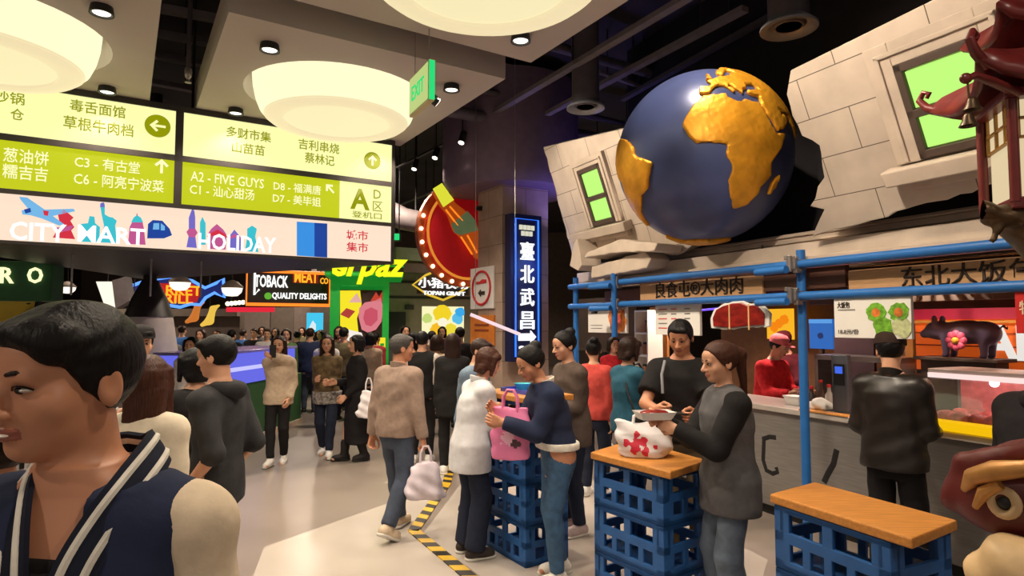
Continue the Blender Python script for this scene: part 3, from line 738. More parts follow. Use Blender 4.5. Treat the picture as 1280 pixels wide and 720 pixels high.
# ------------------------------------------------------------------ the big three-sided signboard
so = at(490, 300, 8.1); SG = Frame(so.x, so.y, GR)
def sx(px, py=260): return SG.hit(px, py)[0]
def sz(py): return SG.hit(489, py)[1]
ZT, ZB = sz(176), sz(330); XL = sx(0) - .9
sign = thing('signboard', 'large black-framed hanging signboard with yellow directory boards over a bright screen', 'signboard', SG.pt(0, 0, ZB), SG.a)
HZ = ZT - ZB
bk = at(182, 351, 11.0); bx = (bk - SG.o); bkx, bky = bx.dot(SG.x), bx.dot(SG.y)
MB().flat([(0.02, .06), (bkx, bky), (XL, .06)], 0.0, HZ - .0).build('housing', BLACK, sign)
Y1 = glow('sign_yellow', (255, 253, 176), 1.0); Y2 = glow('sign_olive', (200, 208, 28), .95); TX1 = glow('sign_letter_olive', (168, 174, 8), .72); TX2 = glow('sign_letter_pale', (255, 252, 190), 1.0)
rows = [(sz(182), sz(228)), (sz(234), sz(279))]; led = (sz(283.5), sz(327))
xdiv0, xdiv1 = sx(219, 170), sx(229, 170); xr = sx(488.5)
def frame_bar(x0, x1, z0, z1): MB().span(x0, x1, -.03, .07, z0 - ZB, z1 - ZB).build('frame', DARK, sign)
frame_bar(XL, .02, rows[0][0], ZT); frame_bar(XL, .02, rows[1][0], rows[0][1]); frame_bar(XL, .02, led[0], rows[1][1]); frame_bar(XL, .02, 0 + ZB, led[1])
frame_bar(xdiv0, xdiv1, rows[1][1], rows[0][0]); frame_bar(xr, .02, led[1], rows[0][0])
xA = sx(424, 250)
def board(name, x0, x1, r, m): return MB().span(x0, x1, -.012, .055, r[1] - ZB, r[0] - ZB).build(name, m, sign)
board('lit_board', XL, xdiv0, rows[0], Y1); board('lit_board', xdiv1, xr, rows[0], Y1)
board('lit_board', XL, xdiv0, rows[1], Y2); board('lit_board', xdiv1, xA, rows[1], Y2); board('lit_board', xA, xr, rows[1], Y1)
def stx(s, x0, x1, y, hp_, m, bold=.006, off=-.013, par=None):
    a, z = SG.hit((x0 + x1) / 2, y, off); l, r_ = SG.hit(x0, y, off)[0], SG.hit(x1, y, off)[0]
    zt, zb = SG.hit((x0 + x1) / 2, y - hp_ / 2, off)[1], SG.hit((x0 + x1) / 2, y + hp_ / 2, off)[1]
    return txt(s, zt - zb, m, par or sign, ((l + r_) / 2, off, z - ZB), w=r_ - l, bold=bold, depth=.004)
for s, x0, x1, y, hp_ in (('炒锅', -8, 31, 122, 15), ('仓', 13, 30, 143, 14), ('毒舌面馆', 87, 157, 136, 15), ('草根牛肉档', 79, 167, 158, 16), ('多财市集', 283, 339, 168, 13), ('山苗苗', 290, 331, 186, 13), ('吉利串烧', 373, 424, 183, 13), ('蔡林记', 381, 418, 199, 13)):
    stx(s, x0, x1, y, hp_, TX1, .009)
for s, x0, x1, y, hp_ in (('葱油饼', 4, 61, 196, 18), ('糯吉吉', 3, 60, 216, 18), ('C3 - 有古堂', 93, 175, 206, 15), ('C6 - 阿亮宁波菜', 92, 205, 228, 16), ('A2 - FIVE GUYS', 238, 330, 225, 12), ('C1 - 汕心甜汤', 237, 318, 240, 14), ('D8 - 福满唐', 342, 401, 235, 12), ('D7 - 美毕姐', 341, 401, 250, 12)):
    stx(s, x0, x1, y, hp_, TX2, .008)
for s, x0, x1, y, hp_, bd in (('A', 438, 462, 249, 26, .03), ('D', 467, 476, 243, 11, .0), ('区', 466, 478, 258, 12, .0), ('登机口', 440, 477, 269, 8, .004)): stx(s, x0, x1, y, hp_, TX1, bd)
def arrow(px, py, r_px, ang, disc, m_arrow):
    x, z = SG.hit(px, py); r = SG.hit(px, py - r_px)[1] - z; z -= ZB
    if disc: MB().cone((x, -.012, z), (x, -.018, z), r, n=28).build('arrow_disc', disc, sign); r *= .62
    c, s_ = math.cos(R(ang)), math.sin(R(ang)); o = -.019 if disc else -.013
    pts = [(0, 1), (-.85, .15), (-.6, -.1), (-.17, .35), (-.17, -1), (.17, -1), (.17, .35), (.6, -.1), (.85, .15)]
    MB().prism([(x + (a * c - b * s_) * r, z + (a * s_ + b * c) * r) for a, b in pts], o - .005, o).build('arrow', m_arrow, sign)
arrow(197, 158, 14, 90, TX1, Y1); arrow(465, 201, 10.5, 0, TX1, Y1); arrow(202, 208, 9, 0, None, TX2); arrow(412, 236, 7, 45, None, TX2)
# the screen under the boards
LED = glow('screen_peach', (255, 226, 202), 1.0)
scr = MB().span(XL, xr, -.012, .055, led[1] - ZB, led[0] - ZB).build('screen', LED, sign)
W_ = glow('screen_white', (255, 255, 255), 1.15)
LC = {k: glow('screen_' + k, c, .9) for k, c in dict(sky=(120, 190, 240), red=(220, 50, 70), violet=(120, 110, 205), teal=(60, 200, 215), pink=(200, 90, 150), navy=(30, 70, 160), blue=(60, 150, 235)).items()}
def spx(px, py, off=-.013): x, z = SG.hit(px, py, off); return x, z - ZB
def sprism(name, pts, m, d=.003, o=-.013): return MB().prism([spx(*p) for p in pts], o - d, o).build(name, m, scr)
sprism('aircraft', [(24, 246), (34, 247), (56, 262), (92, 261), (94, 264), (66, 270), (80, 280), (74, 282), (52, 273), (38, 269), (28, 268), (27, 263), (36, 262), (26, 250)], LC['sky'])
sprism('pagoda', [(72, 266), (80, 262), (92, 272), (88, 276), (93, 284), (89, 288), (94, 299), (66, 297), (70, 290), (78, 290), (82, 282), (74, 276)], LC['red'])
sprism('lion_figure', [(100, 302), (101, 280), (110, 279), (112, 270), (118, 271), (119, 279), (125, 284), (124, 303)], LC['teal'])
sprism('statue', [(125, 255), (128, 253), (131, 255), (131, 268), (136, 271), (141, 272), (146, 276), (144, 282), (146, 304), (126, 303), (130, 282), (127, 268)], LC['teal'])
sprism('domed_palace', [(160, 305), (162, 284), (166, 276), (170, 271), (171, 266), (173, 271), (178, 277), (180, 286), (182, 306)], LC['pink'])
sprism('train', [(184, 298), (185, 280), (191, 275), (203, 276), (212, 286), (215, 294), (205, 298)], LC['navy'])
sprism('tower', [(233, 309), (236, 294), (236, 272), (239, 264), (240.5, 260), (243, 264), (244, 272), (244, 294), (246, 310)], LC['violet'])
sprism('skyscraper', [(250, 306), (250, 278), (253, 271), (257, 279), (257, 306)], LC['teal'])
sprism('temple', [(259, 311), (260, 292), (264, 286), (271, 280), (279, 287), (283, 293), (282, 312)], LC['pink'])
sprism('gate', [(286, 312), (286, 296), (293, 287), (301, 297), (302, 313)], LC['violet'])
sprism('merlion', [(306, 314), (309, 296), (309, 286), (315, 282), (321, 286), (319, 296), (323, 315)], LC['teal'])
sprism('box_front', [(371, 277), (393, 278.5), (393, 321), (371, 319.5)], LC['blue']); sprism('box_side', [(393, 278.5), (409, 279.5), (409, 322), (393, 321)], LC['navy'])
for nm_, pts_, k_ in (('aircraft_tail', [(54, 263), (61, 264), (60, 270), (55, 269)], 'red'), ('aircraft_engine', [(30, 262), (38, 260), (39, 265), (32, 267)], 'navy'), ('torch', [(125, 259), (126, 254), (130, 253), (131, 259)], 'violet'), ('train_window', [(192, 279), (199, 279), (199, 287), (191, 287)], 'sky'), ('train_window', [(201, 279), (206, 283), (206, 288), (201, 288)], 'sky'), ('dome', [(164, 278), (167, 272), (171, 269), (176, 272), (179, 278)], 'teal'), ('tower_ball', [(233, 290), (236, 286), (244, 286), (247, 291), (243, 297), (236, 296)], 'pink'), ('temple_roof', [(258, 296), (264, 291), (272, 287), (280, 292), (285, 297), (271, 294)], 'red'), ('gate_roof', [(284, 299), (293, 292), (304, 300), (294, 297)], 'pink'), ('pagoda_roof', [(66, 285), (92, 282), (88, 288), (70, 291)], 'pink')):
    sprism(nm_, pts_, LC[k_], .003, -.016)
stx('CITY', 12, 83, 290, 23, W_, .02, -.017, scr); stx('MART', 97, 182, 294, 21, W_, .02, -.017, scr); stx('HOLIDAY', 248, 345, 304, 20, W_, .02, -.017, scr)
stx('城市', 433, 460, 294, 12, LC['red'], .008, -.014, scr); stx('集市', 433, 460, 309, 12, LC['red'], .008, -.014, scr)
for px in (60, 240, 470): 
    x = sx(px); MB().cone((x, .3, HZ - .01), (x, .3, CH - ZB + .02), .014, n=8).build('hanger_rod', BLACK, sign)
for px, p2 in ((85, 95), (195, 193), (264, 256)):
    a = SG.pt(sx(px), .9, 0); b = at(p2, 384 if px < 200 else 352, 9.5)
    tag(MB().cone((0, 0, 0), Vector((0.0, .0, -.45)), .012, n=8).build('steel_cable', CLAMP, None, (a.x, a.y, ZB)), {85: 'thin steel cable under the signboard, in front of the green stall sign', 195: 'thin steel cable beside the black pole under the signboard', 264: 'thin steel cable under the signboard, in front of the fish neon sign'}[px], 'cable')
# the column with the white flared foot under the board
w = at(186, 404, 10.2)
t = thing('column', 'dark pole flaring into a pale cone, standing under the signboard', 'column', (w.x, w.y, 0))
MB().lathe([(.11, 4.4), (.10, 2.4)][::-1] if 0 else [(.10, 2.25), (.10, CH)], 20).build('pole', BLACK, t, sm=True)
MB().lathe([(.36, 1.9), (.26, 2.2), (.12, 2.5), (.0, 2.5)], 24).build('collar', DARK, t, sm=True)
MB().lathe([(.42, .0), (.50, .5), (.45, 1.25), (.34, 1.95), (.0, 1.95)], 28).build('cone', mat('cone_plaster', (205, 192, 178), .7, noise=.06), t, sm=True)
# ------------------------------------------------------------------ the food stall on the right: facade
fo = at(1003, 404, 5.0); FR = (.438, -.899)
FAC = Frame(fo.x, fo.y, FR)
def fx(px, off=0.0, py=404): return FAC.hit(px, py, off)[0]
def fz(px, py, off=0.0): return FAC.hit(px, py, off)[1]
class Lean:
    """a wall slab that leans out over its foot: x along the facade, z up the slab"""
    def __init__(s, x, y, z, ang):
        s.o = FAC.pt(x, y, z); a = R(ang)
        s.ex = FAC.x; s.ez = Vector((0, 0, 1)) * math.cos(a) - FAC.y * math.sin(a); s.ey = s.ez.cross(s.ex)
        m = Matrix((s.ex, s.ey, s.ez)).transposed(); s.rot = m.to_euler()
    def hit(s, px, py, off=0.0):
        d = ray(px, py); o = Vector((0, 0, CAMZ)); t = ((s.o - o).dot(s.ey) + off) / d.dot(s.ey); p = o + d * t
        return (p - s.o).dot(s.ex), (p - s.o).dot(s.ez)
def rough_edge(pts, amp, step, seed=1, skip=()):
    rnd = random.Random(seed); out = []
    for i, p in enumerate(pts):
        q = pts[(i + 1) % len(pts)]; out.append(p)
        if i in skip: continue
        n = int(math.dist(p, q) / step)
        for k in range(1, n):
            t = k / n; out.append((p[0] + (q[0] - p[0]) * t + rnd.uniform(-amp, amp), p[1] + (q[1] - p[1]) * t + rnd.uniform(-amp, amp)))
    return out
def slab(lab, L, outline, thick, win, seed, skip, sill, casing_w):
    t = thing('wall_block', lab, 'wall block', L.o); t.rotation_euler = L.rot
    pts = [L.hit(*p) for p in outline]
    m = MB(); m.prism(rough_edge(pts, .012, .07, seed, skip), 0, thick)
    m.build('stone_face', STONE, t, bev=.008)
    # window: corner pixels of the brown frame (tl, tr, br, bl)
    q = [L.hit(*p, -.02) for p in win]
    x0, x1 = (q[0][0] + q[3][0]) / 2, (q[1][0] + q[2][0]) / 2; z0, z1 = (q[2][1] + q[3][1]) / 2, (q[0][1] + q[1][1]) / 2
    c = casing_w
    cs = MB().span(x0 - c, x0, -.05, .0, z0 - .01, z1 + c).span(x1, x1 + c, -.05, .0, z0 - .01, z1 + c).span(x0 - .0, x1 + .0, -.05, 0, z1, z1 + c)
    cs.span(x0 - c * .62, x0 - c * .42, -.066, -.05, z0, z1 + c * .6).span(x1 + c * .42, x1 + c * .62, -.066, -.05, z0, z1 + c * .6).span(x0 - c * .62, x1 + c * .62, -.066, -.05, z1 + c * .42, z1 + c * .62)
    w = MB().span(x0, x0 + .045, -.055, .0, z0, z1).span(x1 - .045, x1, -.055, .0, z0, z1).span(x0, x1, -.055, 0, z0, z0 + .05).span(x0, x1, -.055, 0, z1 - .05, z1)
    zm = z0 + (z1 - z0) * .47; w.span(x0, x1, -.055, 0, zm - .025, zm + .025)
    cs.build('window_casing', STONEP, t, bev=.006); wo = w.build('window_frame', SASH, t, bev=.004)
    MB().span(x0 + .05, x1 - .05, -.03, -.02, z0 + .06, zm - .032).build('window_pane', GREENWIN, wo); MB().span(x0 + .05, x1 - .05, -.03, -.02, zm + .032, z1 - .06).build('window_pane', GREENWIN, wo)
    s0, s1 = sill
    sl = MB(); sl.prism([(s0, z0 - .02), (s1, z0 - .02), (s1 - .01, z0 - .13), (s0 + .01, z0 - .13)], -.13, 0); sl.prism([(s0 + .06, z0 - .13), (s1 - .06, z0 - .13), (s1 - .06, z0 - .19), (s0 + .06, z0 - .19)], -.07, 0)
    sl.build('window_sill', STONEP, t, bev=.012)
    return t, (x0, x1, z0, z1)
LR = Lean(.4, .02, 2.47, 25)
q = [LR.hit(1110, 215)[0], LR.hit(1320, 150)[0]]
slab('large broken stone wall block leaning out at the right, with a big green-lit window', LR, [(1015, 297), (1030, 262), (1012, 258), (1030, 222), (1026, 192), (1024, 182), (1002, 170), (990, 145), (983, 118), (988, 88), (1170, -2), (1255, -45), (1420, -120), (1420, 170), (1260, 226)], .30,
     [(1117, 84), (1229, 38), (1261, 166), (1158, 202)], 3, (8, 9, 10, 11, 12, 13), (LR.hit(1117, 225)[0], LR.hit(1330, 150)[0]), .155)
LL = Lean(fx(715), .10, 2.62, 20)
slab('smaller broken stone wall block leaning out left of the globe, with a green-lit window', LL, [(716, 322), (700, 262), (690, 222), (679, 184), (792, 158), (835, 150), (880, 190), (880, 300), (850, 318)], .30,
     [(724, 210), (752, 205), (771, 277), (742, 282)], 5, (3, 4, 5, 6), (LL.hit(722, 296)[0], LL.hit(795, 292)[0]), .11)
# rough broken side strip and the loose slabs at the foot of the small block
t = thing('broken_cornice', 'broken pale cornice pieces lying under the smaller wall block', 'stone cornice', FAC.pt(fx(790), -.02, 2.50), FAC.a)
m = MB(); m.prism(rough_edge([(-.62, .08), (-.55, .14), (.1, .22), (.75, .10), (.7, .03), (.0, .08)], .006, .08, 2), -.22, .12).build('upper_piece', STONEP, t, bev=.01)
m = MB(); m.prism(rough_edge([(-.62, -.16), (-.60, -.02), (.42, .06), (.52, -.03), (.45, -.12)], .006, .08, 4), -.12, .14).build('lower_piece', STONEP, t, bev=.012)
m = MB(); m.prism(rough_edge([(-.98, .02), (-.86, .30), (-.78, .34), (-.70, .0), (-.78, -.06)], .008, .06, 6), -.20, .10).build('end_piece', STONEP, t, bev=.01)
# the fascia below, with cornice mouldings; dark void behind
xl, xrr = fx(712), 3.2
t = thing('stone_fascia', 'long beige stone fascia with mouldings running above the blue pipes', 'fascia', FAC.pt(0, 0, 2.27), FAC.a)
MB().span(xl, xrr, .12, .40, .06, .19).build('stone_course', STONEP, t); MB().span(xl, xrr, .41, .55, .0, .33).build('rear_course', STONEP, t)
MB().span(xl, xrr, .07, .40, .02, .075).span(xl, xrr, .045, .40, -.015, .02).build('lower_moulding', STONEP, t, bev=.008)
MB().span(xl, xrr, .37, .56, .24, .29).span(xl, xrr, .35, .56, .29, .31).build('middle_moulding', STONEP, t, bev=.006)
MB().span(xl, xrr, .04, .058, -.03, -.016).build('red_strip', mat('maroon_strip', (112, 62, 58), .5, noise=.08), t)
VOID = mat('dark_void', (24, 20, 24), .9, noise=.2)
struct(MB().span(xl + .1, xrr, .9, 1.0, 2.3, CH).build('wall_upper', VOID, None, FAC.pt(0, 0, 0), FAC.a))
struct(MB().span(fx(690), xrr, .60, 3.2, 2.52, 2.6).build('ceiling_stall', WALLD, None, FAC.pt(0, 0, 0), FAC.a))

# ------------------------------------------------------------------ the globe
gx = fx(882, -.15); gc = FAC.pt(gx, -.15, 0); gc.z = at(882, 198, gc.y).z; GRR = .79
tocam = (Vector((0, 0, CAMZ)) - gc).normalized()
upv = (Vector((0, 0, 1)) - tocam * tocam.z).normalized(); rt = upv.cross(tocam)
lam0, phi0 = R(-4), R(-4)
def sph(lo, la): return Vector((math.cos(la) * math.cos(lo), math.cos(la) * math.sin(lo), math.sin(la)))
cF = sph(lam0, phi0); cU = Vector((-math.sin(phi0) * math.cos(lam0), -math.sin(phi0) * math.sin(lam0), math.cos(phi0))); cR = cU.cross(cF)
roll = R(4); U2 = upv * math.cos(roll) + rt * math.sin(roll); R2 = U2.cross(tocam)
GM = Matrix((R2, U2, tocam)).transposed() @ Matrix((cR, cU, cF))
globe = thing('globe', 'giant dark blue globe with raised golden continents set in the broken stone facade', 'globe', gc)
globe.rotation_euler = GM.to_euler()
OCEAN = mat('ocean_blue', (70, 80, 124), .34, .15, noise=.22, scale=2.2, bump=.04, detail=6); GOLD = mat('gold_relief', (226, 158, 40), .42, .45, noise=.22, scale=6, bump=.6, detail=8)
MB().ball((0, 0, 0), GRR, 96).build('ocean_sphere', OCEAN, globe, sm=True)
LAND = {
 'africa_landmass': [(-17, 15), (-16, 20), (-13, 27), (-9, 31), (-6, 35.5), (0, 36), (10, 37), (11, 34), (15, 32), (20, 31), (23, 33), (29, 31), (33, 31), (35, 27), (37, 21), (39, 16), (43, 11.5), (51, 12), (48, 5), (42, -2), (39, -6), (40.5, -14), (35, -20), (35.5, -24), (32.5, -28), (28, -33), (20, -35), (18, -32), (15, -26), (12, -17), (13.5, -10), (9, -1), (9.5, 4), (5, 5), (-2, 5), (-8, 4.5), (-13, 9)],
 'eurasia_landmass': [(-9, 37), (-9, 43), (-1.5, 43.5), (-1, 46), (-4.5, 48.5), (2, 51), (8, 54), (9, 57), (11, 54), (20, 55), (22, 59), (30, 60), (22, 64), (17, 61), (12, 56), (6, 58), (6, 62), (15, 69), (28, 71), (40, 67), (60, 69), (88, 72), (88, 20), (80, 12), (73, 18), (67, 25), (57, 26), (51, 28), (52, 24), (56, 25), (60, 22), (55, 17), (45, 13), (42.5, 16), (38, 23), (35, 28.5), (36, 36), (30, 36.5), (27, 38), (29, 41), (36, 41.5), (41, 42), (38, 46), (30, 46), (28, 42), (24, 40.5), (23, 37), (20, 40), (14, 45), (13, 43), (18, 40), (16, 38), (11, 43), (8, 44), (3, 43), (0, 40), (-1, 37.5), (-6, 36.5)],
 'south_america_landmass': [(-80, -5), (-78, 2), (-77, 8), (-72, 12), (-62, 10), (-52, 5), (-50, 0), (-44, -2.5), (-35, -6), (-37, -12), (-39, -17), (-41, -22), (-48, -26), (-53, -33), (-57, -37), (-62, -40), (-66, -46), (-69, -52), (-74, -52), (-73, -42), (-71, -30), (-70, -18), (-76, -14)],
 'madagascar_island': [(44, -16), (49.5, -12.5), (50, -16), (47, -25), (44, -25), (43.5, -21)],
 'britain_island': [(-5, 50), (1, 51), (0, 53), (-2, 56), (-4, 58.5), (-6, 57), (-3, 54), (-5, 52)],
 'antarctica_landmass': [(-80, -88), (-70, -66), (-60, -64), (-55, -70), (-40, -74), (-20, -71), (0, -69), (20, -69), (50, -66), (70, -68), (80, -88)]}
def landmass(name, pts, st):
    P = np.array(pts, float); n = len(P)
    rr = random.Random(3); fine = []
    for i in range(n):          # ragged coast
        p, q2 = P[i], P[(i + 1) % n]; k = max(1, int(np.linalg.norm(q2 - p) / 2.2))
        for j in range(k): fine.append(p + (q2 - p) * j / k + (np.array((rr.uniform(-.55, .55), rr.uniform(-.55, .55))) if j else 0))
    P = np.array(fine); Q2 = np.roll(P, -1, 0)
    lo, hi = P.min(0) - 2.5 * st, P.max(0) + 2.5 * st; A = np.arange(lo[0], hi[0], st); B2 = np.arange(lo[1], hi[1], st)
    X, Y = np.meshgrid(A, B2, indexing='ij'); D = np.full(X.shape, 1e9); ins = np.zeros(X.shape, bool)
    for p, q2 in zip(P, Q2):
        e = q2 - p; t2 = np.clip(((X - p[0]) * e[0] + (Y - p[1]) * e[1]) / max(e @ e, 1e-9), 0, 1)
        D = np.minimum(D, np.hypot(X - p[0] - t2 * e[0], Y - p[1] - t2 * e[1]))
        c1 = (p[1] > Y) != (q2[1] > Y); xi = p[0] + (Y - p[1]) / (e[1] if abs(e[1]) > 1e-9 else 1e-9) * e[0]; ins ^= c1 & (X < xi)
    F = np.where(ins, -D, D); nx, ny = F.shape; idx = -np.ones((nx - 1, ny - 1), int); V = []; I = F < 0
    for i in range(nx - 1):
        for j in range(ny - 1):
            c = [I[i, j], I[i + 1, j], I[i + 1, j + 1], I[i, j + 1]]
            if not any(c): continue
            cr = []
            if not all(c):
                cs = [(i, j), (i + 1, j), (i + 1, j + 1), (i, j + 1)]
                for a in range(4):
                    u, v = cs[a], cs[(a + 1) % 4]
                    if I[u] != I[v]: t2 = F[u] / (F[u] - F[v]); cr.append((A[u[0]] + (A[v[0]] - A[u[0]]) * t2, B2[u[1]] + (B2[v[1]] - B2[u[1]]) * t2))
                pt = np.mean(cr, 0); edge = True
            else: pt = ((A[i] + A[i + 1]) / 2, (B2[j] + B2[j + 1]) / 2); edge = False
            idx[i, j] = len(V); V.append((pt[0], pt[1], edge))
    h = lambda a, b: .0012 * math.sin(a * 1.1 + 1.3 * math.sin(b * .7)) * math.sin(b * .9 + a * .4)
    vs = [sph(R(a), R(b)) * (GRR + (.013 if e else .024 + h(a, b))) for a, b, e in V]; fs = []
    for i in range(1, nx - 1):
        for j in range(1, ny - 1):
            if I[i, j]: fs.append((idx[i - 1, j - 1], idx[i, j - 1], idx[i, j], idx[i - 1, j]))
    # the rim down to the sea
    from collections import Counter
    ec = Counter()
    for f in fs:
        for a in range(4): ec[(f[a], f[(a + 1) % 4])] += 1
    low = {}
    for a, b in [e for e in ec if (e[1], e[0]) not in ec]:
        for k in (a, b):
            if k not in low: low[k] = len(vs); vs.append(sph(R(V[k][0]), R(V[k][1])) * (GRR - .01))
        fs.append((b, a, low[a], low[b]))
    m = MB(); m.add(vs, fs); m.build(name, GOLD, globe, sm=True)
for k, v in LAND.items(): landmass(k, v, .8 if k not in ('antarctica_landmass',) else 1.2)
br = MB().cone(GM.inverted() @ (FAC.y * .5), GM.inverted() @ (FAC.y * 1.08), .09, n=16); br.build('mounting_arm', BLACK, globe)
globe_top = gc.z + GRR
def wallspot(loc, tgt, e, spot, lab):
    loc = Vector(loc); d = (Vector(tgt) - loc).normalized()
    t = thing('track_spotlight', lab, 'spotlight', loc, 0, 'black track spotlights')
    MB().cone(-d * .12, d * .06, .05, n=18).build('barrel', BLACK, t, sm=True); MB().cone(d * .055, d * .064, .044, n=18).build('lamp_face', DISC, t, sm=True); MB().cone((0, 0, 0), (0, 0, (CH if loc.z > 4.3 else PH + .01) - loc.z), .01, n=8).build('stem', BLACK, t)
    lamp('SPOT', loc + d * .10, e, size=.05, spot=spot, rot=aim(loc, tgt), name='spotlight_beam')
wallspot((1.3, 4.6, 5.2), gc, 300, 60, 'black spotlight high above the globe')
wallspot(FAC.pt(.75, -2.2, 4.05), FAC.pt(1.0, 0, 2.7), 195, 95, 'added black spotlight under the nearest ceiling panel, aimed at the large wall block')  # lamp and fixture added to brighten the large block and stall signs
wallspot(FAC.pt(-2.4, -2.3, 4.05), FAC.pt(-2.6, 0, 2.7), 215, 90, 'added black spotlight under the middle ceiling panel, aimed at the smaller wall block')  # likewise added, to brighten the left end of the facade

# ------------------------------------------------------------------ blue scaffold pipes in front of the stall
ZU, ZL = fz(1003, 331), fz(1003, 370.5)
xp = [fx(720), 0.0]; xend = 3.0
scf = thing('pipe_frame', 'bright blue scaffold frame of pipes standing in front of the stall', 'scaffold', FAC.pt(0, 0, 0), FAC.a)
for x in xp: MB().cone((x, 0, 0), (x, 0, ZU + .12), .035, n=18).build('post', BLUE, scf, sm=True)
for z in (ZU, ZL): MB().cone((xp[0] - .05, -.06, z), (xend, -.06, z), .034, n=18).build('rail', BLUE, scf, sm=True)
xm = fx(779); ztop, zbot = fz(779, 342), fz(779, 421)
MB().cone((xm, -.12, zbot), (xm, -.12, ztop), .034, n=18).build('short_post', BLUE, scf, sm=True)
for x in (xm, 0.0):
    for z in (ZU, ZL):
        L_ = .30
        MB().cone((x + .02, -.19, z - .045), (x - L_, -.25 if x else -.17, z - .045), .030, n=16).build('stub', BLUE, scf, sm=True)
        c = MB(); c.box((x, -.05, z), (.085, .14, .085)).cone((x - .05, -.10, z + .05), (x + .05, -.10, z + .05), .018, n=8).cone((x, -.13, z - .06), (x, -.13, z + .07), .02, n=8).box((x - .03, -.12, z + .055), (.03, .05, .035)).box((x + .03, -.08, z - .055), (.04, .06, .03))
        c.build('clamp', CLAMP, scf, bev=.006)
for x in xp: MB().lathe([(.08, 0), (.08, .008), (.04, .012), (.038, .05), (0, .05)], 18, (x, 0, 0)).build('foot_plate', CLAMP, scf, sm=True)

# ------------------------------------------------------------------ stall shell and signs
struct(MB().span(fx(690), xrr, 3.1, 3.2, 0, 2.6).build('wall_kitchen', mat('kitchen_wall', (120, 78, 48), .7, noise=.15), None, FAC.pt(0, 0, 0), FAC.a))
def fboard(name, lab, cat, x0, y0, x1, y1, off, m, th=.03, grp=None, hang=None, back=None):
    """upright board; pixel corners top-left, bottom-right on the plane off"""
    xa, xb = FAC.hit(x0, y0, off)[0], FAC.hit(x1, y1, off)[0]; xm_ = (x0 + x1) / 2; za, zb2 = FAC.hit(xm_, y0, off)[1], FAC.hit(xm_, y1, off)[1]
    t = thing(name, lab, cat, FAC.pt((xa + xb) / 2, off, (za + zb2) / 2), FAC.a, grp)
    w, h = abs(xb - xa), abs(za - zb2)
    MB().span(-w / 2, w / 2, 0, th, -h / 2, h / 2).build('panel', m, t, bev=.003)
    if hang is not None:
        for a in (-w * .35, w * .35): MB().cone((a, .01, h / 2 - .005), (a, hang - off, ZL - (za + zb2) / 2), .003, n=6).build('hook', CLAMP, t)
    return t, w, h
# sign boards hold their height along the facade: take the height at their middle
def sboard(lab, px0, px1, pym, hpx, off, text, tx, th_px):
    pm = (px0 + px1) / 2; xm_, zm_ = FAC.hit(pm, pym, off); h = FAC.hit(pm, pym - hpx / 2, off)[1] - FAC.hit(pm, pym + hpx / 2, off)[1]
    xa, xb = FAC.hit(px0, pym, off)[0], FAC.hit(px1, pym, off)[0]
    zlo = zm_ - h / 2; zhi = min(zm_ + h / 2, 2.252); zm_, h = (zlo + zhi) / 2, zhi - zlo
    t = thing('stall_sign', lab, 'sign', FAC.pt(xa, off, zm_), FAC.a)
    MB().span(0, xb - xa, 0, .05, -h / 2, h / 2).build('board', TAN, t, bev=.004)
    ta, tb = FAC.hit(tx[0], pym, off)[0] - xa, FAC.hit(tx[1], pym, off)[0] - xa
    hh = FAC.hit(pm, pym - th_px / 2, off)[1] - FAC.hit(pm, pym + th_px / 2, off)[1]
    txt(text, hh, INK, t, ((ta + tb) / 2, 0, 0), w=tb - ta, bold=.003, depth=.010)
    MB().span(.02, xb - xa - .02, .05, .33, -.03, .03).build('bracket', BLACK, t)
    return t
sboard('tan board with five dark characters over the right half of the stall', 1060, 1430, 339, 32, .06, '东北大饭包', (1127, 1300), 29)
sboard('tan board with six dark characters over the left half of the stall', 800, 953, 358, 28, .06, '良食屯®大肉肉', (820, 929), 21)
MB_ = MB().span(fx(956, .08), fx(1058, .08), 0, .05, -.10, .10)
tag(MB_.build('filler_board', mat('brown_filler', (98, 62, 48), .6, noise=.12), None, FAC.pt(0, .08, fz(1003, 346, .08)), FAC.a), 'plain dark brown board between the two tan stall signs', 'board')
tag(MB().span(-.9, 3.4, 0, .1, 0, .20).build('support_beam', mat('brown_filler', (98, 62, 48), .6), None, FAC.pt(fx(800, .3), .42, 2.02), FAC.a), 'brown support beam carrying the two tan stall signs', 'beam')
# slatted canopy behind the signs
can = thing('slat_canopy', 'wooden slat canopy under the stall ceiling behind the lower blue rail', 'canopy', FAC.pt(0, 0, fz(1100, 368, .6)), FAC.a)
zc = fz(1100, 368, .6)
for k in range(36):
    x = fx(945, .5) + k * .095
    if x > xrr - .1: break
    MB().box((x, .95, .06), (.035, .9, .05)).build('slat', WOOD, can)
MB().span(fx(945, .5) - .1, xrr - .05, 1.38, 1.44, -.04, .10).build('rear_beam', SASH, can); MB().span(fx(945, .5) - .1, xrr - .05, .46, .52, .085, 2.25 - zc).build('front_beam', SASH, can)
for x in (fx(945, .5), .2, 1.4): MB().cone((x, 1.41, .05), (x, 1.41, 2.525 - zc), .012, n=8).build('hanger_rod', BLACK, can)
